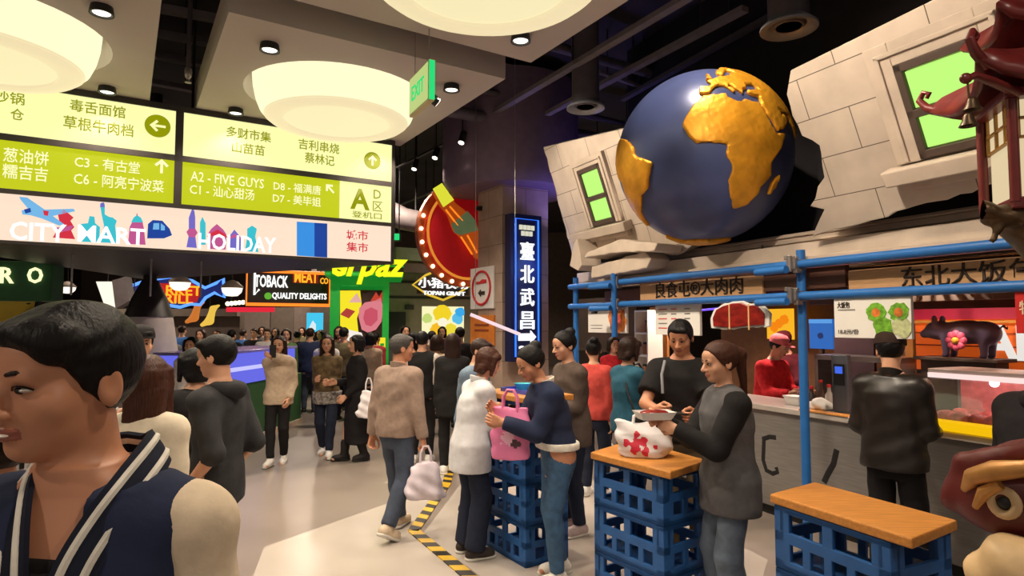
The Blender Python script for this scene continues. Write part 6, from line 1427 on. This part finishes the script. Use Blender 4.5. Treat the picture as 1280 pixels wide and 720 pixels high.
fd = Field.uniform((-.26, -.36, cz - .46), (.20, .06, cz - .06), .012); fd.ell((-.01, -.15, cz - .20), (.12, .09, .10), 0); fd.ell((-.08, -.14, cz - .24), (.07, .07, .07), .04); fd.wrinkle(.006, 30, 2); v, qd = fd.mesh(); link('muzzle', qmesh('muzzle', v, qd, BC), bst)
fd = Field.uniform((-.28, -.34, cz - .62), (.20, .06, cz - .28), .012); fd.ell((-.08, -.15, cz - .34), (.13, .10, .08), 0); fd.wrinkle(.006, 30, 3); v, qd = fd.mesh(); link('red_beard', qmesh('red_beard', v, qd, REDP), bst)
MB().lathe([(0, 0), (.30, 0), (.30, .06), (0, .06)], 28).build('base', BLACK, bst, sm=True)
# ------------------------------------------------------------------ people
def X(px, Y): return at(px, 404, Y).x
def FX(px, off, py=404):
    p = FAC.pt(fx(px, off), off, 0); return p.x, p.y
C = cloth
NAVY = C('navy', (38, 46, 72), noise=.1); CREAM = C('cream', (226, 206, 178), noise=.08); BLK = C('black', (30, 28, 29)); CHAR = C('charcoal', (52, 52, 54)); WHT = C('white', (214, 214, 218), noise=.07)
JEAN = C('blue_jeans', (66, 96, 128), noise=.18); DJEAN = C('dark_jeans', (34, 40, 58)); TAUPE = C('taupe', (150, 128, 114)); BEIGE = C('beige', (196, 174, 150)); GREYC = C('grey', (96, 94, 96)); TEAL = C('teal', (42, 88, 108)); CORAL = C('coral', (196, 74, 66)); SLATE = C('slate', (68, 76, 92)); STRIPE = C('knit_stripe', (232, 226, 214)); KNIT = C('knit_navy', (30, 34, 50)); MAROON = C('maroon', (92, 30, 38)); LEATHER = mat('cloth_leather', (34, 28, 25), .38, noise=.25, scale=10, bump=.12); DENIMS = C('denim_shirt', (112, 130, 148)); OLIVE = C('camo_olive', (110, 92, 66), noise=.45, scale=16); CHECK = C('checker', (150, 144, 140), noise=.8, scale=30)
BRN = C('umber', (92, 78, 70)); WSHOE = (226, 220, 210); BSHOE = (36, 32, 32)
# the young man in front, in the varsity jacket
P1 = person('young man in navy varsity jacket with cream sleeves, smiling, nearest the camera', X(146, 1.12), 1.12, 2, 1.82, 'm', lean=(-.03, -.02), head=(-22, 4, 0), hair=('fringe', 'black'), skin=1, curl=(.4, .4), q=.72,
            top=[dict(n='tee', m=BLK, sleeve=0, e=.006, hem=.95, neck=1.34, h=.01), dict(n='jacket', m=NAVY, sleeve_m=CREAM, e=.022, hem=.84, neck=1.42, vneck=True)], bottom=dict(m=DJEAN), shoe=('shoe', WSHOE))
def stripe_collar(info):
    r, K, lx = info['root'], info['K'], -.012
    path = [(0, .074, 1.462), (.040, .064, 1.460), (.070, .032, 1.472), (.083, -.014, 1.460), (.080, -.062, 1.430), (.064, -.102, 1.385), (.046, -.134, 1.328), (.034, -.150, 1.262), (.028, -.152, 1.20)]
    nrm = [(0, .9, .45), (.45, .8, .45), (.85, .25, .5), (.85, -.15, .55), (.70, -.5, .5), (.5, -.75, .4), (.3, -.9, .3), (.15, -1, .15), (.1, -1, .05)]
    def fine(L):
        out = []
        for i in range(len(L) - 1):
            for j in range(5):
                t = j / 5; p0_, p1_, p2_, p3_ = [np.array(L[max(0, min(len(L) - 1, i + d))], float) for d in (-1, 0, 1, 2)]
                out.append(.5 * (2 * p1_ + (p2_ - p0_) * t + (2 * p0_ - 5 * p1_ + 4 * p2_ - p3_) * t * t + (3 * p1_ - p0_ - 3 * p2_ + p3_) * t ** 3))
        return out + [np.array(L[-1], float)]
    P_, N_ = fine(path), [unit(n) for n in fine(nrm)]
    def band(nm, c, w, th, m, par, sgn, i0=0):
        V = []; n = len(P_)
        for i in range(n):
            T_ = unit(P_[min(i + 1, n - 1)] - P_[max(i - 1, 0)]); W_ = unit(np.cross(N_[i], T_))
            for a_, b_ in ((-1, -.4), (-1, 1), (0, 1.35), (1, 1), (1, -.4)):
                q_ = P_[i] + W_ * (c + a_ * w / 2) + N_[i] * (b_ * th); V.append((np.array((q_[0] * sgn + lx, q_[1], q_[2]))) * K)
        F_ = [(i * 5 + k, i * 5 + (k + 1) % 5, (i + 1) * 5 + (k + 1) % 5, (i + 1) * 5 + k) for i in range(n - 1) for k in range(5)] + [(4, 3, 2, 1, 0), tuple((n - 1) * 5 + k for k in range(5))]
        if sgn < 0: F_ = [f[::-1] for f in F_]
        return MB().add(V, F_).build(nm, m, par, sm=True)
    for sgn in (1, -1):
        cb_ = band('collar', 0, .060, .006, KNIT, r, sgn)
        for c in (-.016, .014): band('collar_stripe', c, .011, .0088, STRIPE, cb_, sgn)
    V = []; n = len(P_)
    for i in range(30, n):
        for sgn in (1, 0, -1): q_ = P_[i]; V.append(np.array((q_[0] * sgn * .95 + lx, q_[1] + (.004 if sgn else -.012), q_[2])) * K)
    k = (n - 30); MB().add(V, [(i * 3 + j, i * 3 + j + 1, i * 3 + 4 + j, i * 3 + 3 + j) for i in range(k - 1) for j in (0, 1)]).build('tee_front', BLK, r, sm=True)
    o = MB(); o.ball(Vector(info['hp']((0, -.0960, -.061))) * K, (.016 * K, .0070 * K, .0034 * K), 14, 0, Matrix(info['HM'].tolist())); o.build('teeth', mat('teeth', (236, 226, 214), .3, noise=.02), r, sm=True)
stripe_collar(P1)
person('person in tan top at the left edge, behind the young man in front', X(-14, 1.30), 1.30, -50, 1.66, 'm', head=(-14, 0, 0), hair=('short', 'black'), top=dict(n='top', m=C('tan', (206, 160, 128)), hem=.86), bottom=dict(m=DJEAN), q=1.2)
# left group
person('woman with long brown hair and cream sweater seen from behind the young man', X(188, 3.0), 3.0, 172, 1.63, 'f', head=(8, 0, 0), hair=('long', 'brown'), top=dict(n='sweater', m=C('ivory', (222, 208, 184), noise=.06), e=.032, hem=.86), bottom=dict(m=MAROON, skirt=.45, n='skirt'), q=1.3)
p = person('man in a black cap and grey jacket reaching across a stall on the left', X(160, 4.9), 4.9, 40, 1.76, 'm', lean=(.04, -.12), la=(.16, -.60, 1.30), ra=(-.10, -.48, 1.12), hair=('short', 'black'), top=dict(n='jacket', m=C('mid_grey', (136, 128, 124)), hem=.85), bottom=dict(m=DJEAN), q=1.5)
def cap_hat(info, m, name='cap'):
    K = info['K']; o = MB(); hp, HM = info['hp'], Matrix(info['HM'].tolist())
    prof = [(.098, .045), (.099, .075), (.088, .115), (.055, .140), (.0, .150)]; o.lathe(prof, 28, (0, .012, 0), sy=1.12); o.flat([(.07 * math.cos(a * .2), -.085 - .085 * math.sin(a * .2)) for a in range(17)], .046, .054)
    c = Vector(hp((0, 0, 0))) * K; o.v = [tuple(HM @ (Vector(v) * K) + c) for v in o.v]; o.build(name, m, info['root'], sm=True)
cap_hat(p, BLK)
person('youth in a charcoal hooded top looking away to the left beside the bar counter', X(276, 3.6), 3.6, -98, 1.72, 'm', fat=.92, head=(0, 6, 0), la=(.19, -.05, .90), ra=(-.19, -.05, .90), hair=('short', 'black'), top=dict(n='hooded_top', m=CHAR, e=.022, hem=.78, sleeve=.62, hood=True, flare=.01), bottom=dict(m=BLK), q=1.2)
person('person in black with a pale sleeve patch, standing behind the charcoal hooded youth', X(246, 4.15), 4.15, -120, 1.62, 'm', hair=('bob', 'black'), top=dict(n='jacket', m=BLK, e=.04, hem=.80), bottom=dict(m=C('wine', (88, 34, 44))), extra=dict(n='sleeve_patch', m=WHT, tube=1.10, hem=1.0, sleeve=0, e=.045, h=.014), q=1.5)
# middle distance walkers
p = person('woman in beige hoodie and black leggings raising a phone to her face', X(350, 8.1), 8.1, 5, 1.62, 'f', la=(.16, -.10, .88), ra=(-.03, -.24, 1.46), hair=('long', 'dark'), top=dict(n='hoodie', m=BEIGE, e=.045, hem=.80, hood=True), bottom=dict(m=BLK, e=.012), lf=(.06, .10, .09), rf=(-.05, -.14, .075), lfp=15, q=1.5)
t = thing('smartphone', 'black phone held up by the woman in the beige hoodie', 'phone', p['P']((-.01, -.27, 1.52)), R(5)); MB().span(-.04, .04, -.006, .006, -.08, .08).build('case', BLACK, t, bev=.004); MB().span(-.036, .036, .006, .008, -.074, .074).build('screen', DARK, t)
p = person('woman in olive patterned sweater with a checked shirt round her waist, walking towards us', X(410, 8.6), 8.6, 6, 1.62, 'f', la=(.08, -.22, 1.06), ra=(-.10, -.24, 1.10), hair=('long', 'dark'), top=dict(n='sweater', m=OLIVE, e=.035, hem=.90), extra=dict(n='waist_shirt', m=CHECK, tube=1.0, hem=.74, sleeve=0, e=.05, h=.014), bottom=dict(m=DJEAN), lf=(.07, -.16, .075), rf=(-.07, .14, .10), rfp=18, q=1.5)
p = person('woman in long black dress walking left with a white bag', X(447, 8.3), 8.3, -62, 1.63, 'f', la=(.14, -.18, .90), ra=(-.16, -.24, 1.06), hair=('bob', 'black'), top=dict(n='cardigan', m=BLK, e=.035, hem=.86), bottom=dict(m=C('black_skirt', (26, 24, 26)), skirt=.24, n='skirt'), shoe=('boot', BSHOE), lf=(.07, .1, .085), rf=(-.07, -.14, .075), q=1.5)
bag('white plastic bag carried by the woman in the long black dress', (X(462, 8.0), 8.0, .60), (.30, .14, .34), BAGW, R(10), .6, seed=8, hl=.16, name='plastic_bag')
# man with taupe jacket
p = person('man in taupe jacket and grey trousers walking away with a plastic bag', X(497, 5.45), 5.45, 152, 1.69, 'm', lean=(0, -.03), head=(-36, 2, 0), la=(.25, .02, .83), ra=(-.27, -.02, .80), hair=('short', 'grey'), skin=1, top=dict(n='jacket', m=TAUPE, e=.040, hem=.84, collar=True), bottom=dict(m=SLATE, wide=.012), shoe=('shoe', (206, 186, 160)), lf=(.085, -.16, .075), rf=(-.09, .22, .12), rfp=28, curl=(.5, .85), q=1.1)
h_ = p['P'](p['rw']); hl_ = p['P'](p['lw'])
hr = max((h_, hl_), key=lambda v: v.x)
bag('white and lilac plastic bag carried by the man in the taupe jacket', (hr.x + .03, hr.y - .02, hr.z - .49), (.34, .20, .30), BAGP, R(8), .62, seed=4, hl=.13, name='plastic_bag')
# group behind, right of the taupe jacket
person('person in black vest over white sleeves walking away beyond the taupe jacket', X(528, 8.2), 8.2, 176, 1.68, 'm', hair=('short', 'black'), top=dict(n='vest', m=BLK, sleeve_m=C('offwhite', (206, 196, 184)), e=.035, hem=.84), bottom=dict(m=BLK), q=1.8)
person('woman with long dark brown hair in black, walking away beside the far yellow screen', X(566, 7.6), 7.6, 185, 1.66, 'f', hair=('long', 'dark'), top=dict(n='coat', m=BLK, e=.035, hem=.70, flare=.02), bottom=dict(m=BLK), q=1.7)
person('person in a cream coat behind the woman with long dark brown hair', X(546, 8.8), 8.8, 178, 1.62, 'f', hair=('bob', 'dark'), top=dict(n='coat', m=BEIGE, e=.04, hem=.72), bottom=dict(m=BLK), q=1.9)
person('man in denim-grey shirt bending towards the tall crate table, behind the white shirt', X(588, 6.1), 6.1, 70, 1.64, 'm', lean=(0, -.06), head=(0, 14, 0), la=(.14, -.34, 1.10), ra=(-.14, -.34, 1.08), hair=('short', 'dark'), top=dict(n='shirt', m=DENIMS, e=.04, hem=.82), bottom=dict(m=BLK), shoe=('shoe', BSHOE), q=1.5)
# white shirt woman, pink bag, blue jacket woman
p = person('woman in loose white shirt and wide dark trousers leaning over the tall crate table', X(588, 4.95), 4.95, 118, 1.60, 'f', lean=(0, -.09), head=(-10, 18, 0), la=(.10, -.42, 1.16), ra=(-.12, -.40, 1.10), hair=('bob', 'brown'), top=dict(n='shirt', m=WHT, e=.034, hem=.70, flare=.025, collar=True, wr=.0025), bottom=dict(m=DJEAN, wide=.03, to=.08), shoe=('shoe', (60, 52, 50)), q=1.1)
p = person('woman in navy jacket with pale hem and blue jeans, bending over the pink bag', X(697, 4.5), 4.5, -72, 1.64, 'f', lean=(0, -.12), head=(4, 24, 0), la=(.06, -.44, 1.16), ra=(-.12, -.42, 1.22), lpole=(.3, .5, -.9), hair=('bun', 'black'), skin=1, top=dict(n='jacket', m=NAVY, e=.040, hem=.97, band=(STRIPE, .035), collar=STRIPE), extra=dict(n='tee_hem', m=C('mustard', (206, 166, 30)), tube=1.0, hem=.92, sleeve=0, e=.022, h=.012), bottom=dict(m=JEAN, e=.012), shoe=('shoe', WSHOE), lf=(.10, -.05, .075), rf=(-.10, .06, .075), q=1.0)
pk = at(638, 531, 4.42)
bag('pink carrier bag held between the white shirt woman and the navy jacket woman', (pk.x, pk.y, at(638, 574, 4.42).z), (.27, .13, .36), PINK, R(-14), .92, seed=6, hl=.12, soft=.004, deco=((.0, .15, .05, mat('bag_pink_pale', (244, 186, 210), .5)), (.05, .12, .03, mat('bag_print_dark', (90, 60, 70), .5))))
person('woman in grey-brown coat with hair in a bun, standing behind the navy jacket woman', X(716, 5.5), 5.5, -66, 1.72, 'f', lean=(0, -.04), head=(0, 12, 0), la=(.1, -.3, 1.06), ra=(-.1, -.32, 1.06), hair=('bun', 'black'), top=dict(n='coat', m=BRN, e=.035, hem=.74), bottom=dict(m=DJEAN), shoe=('shoe', (190, 170, 170)), q=1.3)
person('person in coral red top at the stall, left of the teal shirt', X(742, 6.6), 6.6, 150, 1.62, 'f', head=(30, 6, 0), hair=('bun', 'black'), top=dict(n='top', m=CORAL, e=.03, hem=.84), bottom=dict(m=DJEAN), q=1.6)
p = person('woman in teal shirt with a black shoulder bag turned towards the stall', X(784, 5.9), 5.9, 118, 1.66, 'f', head=(-6, 10, 0), la=(.12, -.34, 1.06), ra=(-.12, -.36, 1.04), hair=('bob', 'dark'), top=dict(n='shirt', m=TEAL, e=.035, hem=.80, sleeve=.8), bottom=dict(m=BLK), q=1.3)
t = thing('shoulder_bag', 'black shoulder bag at the hip of the woman in the teal shirt', 'bag', p['P']((-.21, -.02, .84)), p['root'].rotation_euler.z); K = 1
fd = Field.uniform((-.08, -.16, -.02), (.08, .16, .22), .012); fd.ell((0, 0, .10), (.055, .14, .095), 0); v, qd = fd.mesh(); link('bag_body', qmesh('bag_body', v, qd, mat('bag_black', (26, 24, 26), .5, noise=.1)), t); MB().tube([(0, -.10, .15), (.05, -.13, .42), (.14, -.06, .60), (.17, .06, .58), (.08, .14, .40), (0, .10, .15)], .010, 8).build('strap', BLACK, t, sm=True); MB().span(-.062, -.05, -.06, .06, .08, .15).build('flap', BLACK, t, bev=.004)
# man in black shirt, woman with tray
p = person('man in black T-shirt with cropped hair looking down at his phone', X(852, 4.75), 4.75, -16, 1.82, 'm', head=(-12, 20, 0), la=(.10, -.40, 1.10), ra=(-.16, -.38, 1.12), curl=(.6, .7), hair=('short', 'black'), skin=1, fat=1.06, top=dict(n='tee', m=BLK, e=.028, hem=.86, sleeve=.36), bottom=dict(m=C('khaki', (92, 76, 56)), wide=.012), q=.95, lpole=(.6, .5, -.6), rpole=(-.6, .5, -.6))
t = thing('smartphone', 'phone held level by the man in the black T-shirt', 'phone', (p['Rw'] + p['Lw']) / 2 + Vector((-.02, -.08, .0)), R(-16)); MB().box((0, 0, 0), (.15, .075, .010)).build('case', BLACK, t, bev=.004); MB().box((0, 0, .006), (.14, .068, .002)).build('screen', DARK, t)
t = thing('strap', 'grey shoulder strap across the chest of the man in the black T-shirt', 'strap', p['root'].location, p['root'].rotation_euler.z); K = p['K']; MB().tube([(-.115 * K, -.10 * K, 1.42 * K), (-.135 * K, -.15 * K, 1.33 * K), (-.13 * K, -.158 * K, 1.20 * K)], .011, 8).build('strap_band', mat('strap_grey', (150, 150, 156), .6), t, sm=True)
p = person('woman with reddish ponytail in grey vest over black sleeves, holding a food tray', X(908, 3.72), 3.72, -84, 1.68, 'f', lean=(0, -.02), head=(6, 8, 0), la=(.05, -.34, 1.20), ra=(-.06, -.40, 1.24), lpole=(.5, .3, -.8), hair=('pony', 'brown'), top=dict(n='vest', m=GREYC, sleeve_m=BLK, e=.04, hem=.72, flare=.02), bottom=dict(m=C('pale_jeans', (104, 116, 132), noise=.14), wide=.012), curl=(.7, .7), q=.9)
tw = (p['Lw'] + p['Rw']) / 2 + Vector((-.08, .0, .035))
t = thing('food_tray', 'white paper food tray with red sauce held before the grey vest', 'food tray', tw, R(10)); MB().add([(-.085, -.05, 0), (.085, -.05, 0), (.085, .05, 0), (-.085, .05, 0), (-.11, -.07, .045), (.11, -.07, .045), (.11, .07, .045), (-.11, .07, .045)], [(3, 2, 1, 0), (0, 1, 5, 4), (1, 2, 6, 5), (2, 3, 7, 6), (3, 0, 4, 7)]).build('tray', WHITEB, t); MB().ball((0, 0, .035), (.09, .055, .02), 14).build('food', MEAT, t, sm=True)
# stall staff and customers
def ST(px, off): return FX(px, off)
x, y = ST(956, 1.36); p = person('cook in bright red uniform and pale red cap working behind the counter', x, y, 30, 1.66, 'm', lean=(0, -.10), head=(10, 18, 0), la=(.16, -.42, 1.08), ra=(-.14, -.40, 1.08), hair=('short', 'black'), top=dict(n='uniform', m=C('uniform_red', (214, 46, 52), noise=.2), e=.035, hem=.84), bottom=dict(m=BLK), q=1.3); cap_hat(p, C('cap_pink', (226, 120, 124)))
x, y = ST(988, 2.3); p = person('cook in dark maroon and cap bending at the back of the kitchen', x, y, -60, 1.68, 'm', lean=(0, -.08), head=(0, 16, 0), la=(.2, -.38, 1.08), ra=(-.14, -.4, 1.1), hair=('short', 'black'), top=dict(n='uniform', m=MAROON, e=.04, hem=.82), bottom=dict(m=BLK), q=1.7); cap_hat(p, MAROON)
x, y = ST(766, 1.1); person('stall worker in red seen between the coral and the teal tops', x, y, 20, 1.58, 'f', hair=('bob', 'dark'), top=dict(n='uniform', m=C('uniform_red', (214, 46, 52)), e=.03, hem=.84), bottom=dict(m=BLK), q=1.8)
x, y = ST(1112, -.02); p = person('man in black leather jacket and dark cap, back to us at the counter', x, y, 132, 1.72, 'm', head=(16, 10, 0), la=(.20, -.24, 1.02), ra=(-.18, -.26, 1.04), hair=('short', 'black'), top=dict(n='jacket', m=LEATHER, e=.032, hem=.80, flare=.02, collar=True), bottom=dict(m=BLK, wide=.02), shoe=('shoe', BSHOE), q=1.0); cap_hat(p, C('cap_brown', (54, 38, 32)))
x, y = ST(1288, -.16); p = person('person in black hooded jacket bending towards the counter at the right edge', x, y, 112, 1.66, 'm', lean=(0, -.10), head=(0, 20, 0), la=(.2, -.36, 1.06), ra=(-.2, -.34, 1.06), hair=('short', 'black'), top=dict(n='jacket', m=C('black_puffer', (34, 30, 32)), e=.05, hem=.78, hood=True), bottom=dict(m=GREYC), fat=1.06, q=1.1)
# crowd far back in the hall, each one by itself
cols = dict(black=(34, 31, 33), white=(206, 202, 200), grey=(110, 106, 106), brown=(104, 80, 64), navy=(44, 54, 84), blue=(64, 110, 176), green=(88, 120, 70), olive=(112, 104, 76), beige=(178, 156, 134), red=(158, 56, 58))
crowd = [(318, 15, 'black', 'short', 5), (334, 13.6, 'white', 'short', 20), (304, 16.2, 'blue', 'short', 160), (328, 17.5, 'grey', 'bob', 10), (345, 16.5, 'navy', 'long', 0), (358, 12.2, 'green', 'bob', 20), (372, 14.8, 'black', 'short', 170), (388, 12.6, 'navy', 'short', 185), (401, 15.5, 'grey', 'bob', -20), (409, 11.0, 'white', 'short', 175), (424, 12.9, 'brown', 'long', 10), (430, 11.6, 'olive', 'short', 170), (436, 16, 'black', 'short', 0), (463, 10.6, 'beige', 'bob', 178), (470, 12.5, 'red', 'short', 160), (482, 15.6, 'grey', 'short', 10), (506, 12.6, 'beige', 'bob', 30), (516, 10.4, 'black', 'long', 182), (540, 11.8, 'brown', 'short', 175), (553, 14.2, 'navy', 'long', 0), (575, 10.8, 'black', 'short', 180), (228, 15, 'blue', 'short', 170), (212, 12.6, 'grey', 'short', 20), (252, 13.4, 'black', 'bob', 0), (196, 14.2, 'brown', 'short', 185), (272, 15.8, 'white', 'short', 10), (290, 13.4, 'black', 'short', 176), (240, 8.3, 'white', 'bob', 10), (148, 7.4, 'grey', 'short', 30), (396, 16.8, 'beige', 'short', 0), (447, 18, 'white', 'short', 0), (378, 18.5, 'olive', 'long', 0)]
where = {318: 'second from the left above the blue bar', 334: 'directly above the middle of the blue bar'}
rn = random.Random(11)
def near_of(px, Y):
    for a, b, s_ in ((0, 180, 'behind the young man in front'), (180, 222, 'at the foot of the pale cone'), (222, 262, 'under the fish neon sign'), (262, 300, 'above the charcoal hooded youth'), (300, 345, 'behind the blue bar counter'), (345, 380, 'behind the woman raising a phone'), (380, 405, 'below the turquoise screen'), (405, 440, 'in front of the steak picture'), (440, 475, 'behind the woman in long black dress'), (475, 520, 'beyond the taupe jacket'), (520, 560, 'before the bright yellow screen'), (560, 600, 'below the red bottle sign')):
        if a <= px < b: return s_
order = {}
for px, Y, c, hr_, f in crowd:
    order.setdefault((c, hr_, near_of(px, Y)), []).append((Y, px))
for px, Y, c, hr_, f in crowd:
    H_ = 1.60 + rn.random() * .14
    view = 'facing us' if abs(f) < 60 else 'from behind'
    lab = '%s-haired person in %s, %s, %s' % ({'short': 'short', 'bob': 'bob', 'long': 'long'}[hr_], c, view, near_of(px, Y))
    person(lab, X(px, Y), Y, f, H_, 'f' if hr_ != 'short' else 'm', hair=(hr_, rn.choice(['black', 'black', 'dark'])), top=dict(n='top', m=C('crowd_' + c, cols[c]), e=.035, hem=.82), bottom=dict(m=[BLK, DJEAN, SLATE][rn.randrange(3)]), shoe=('shoe', BSHOE), q=2.2, group='people in the far crowd')
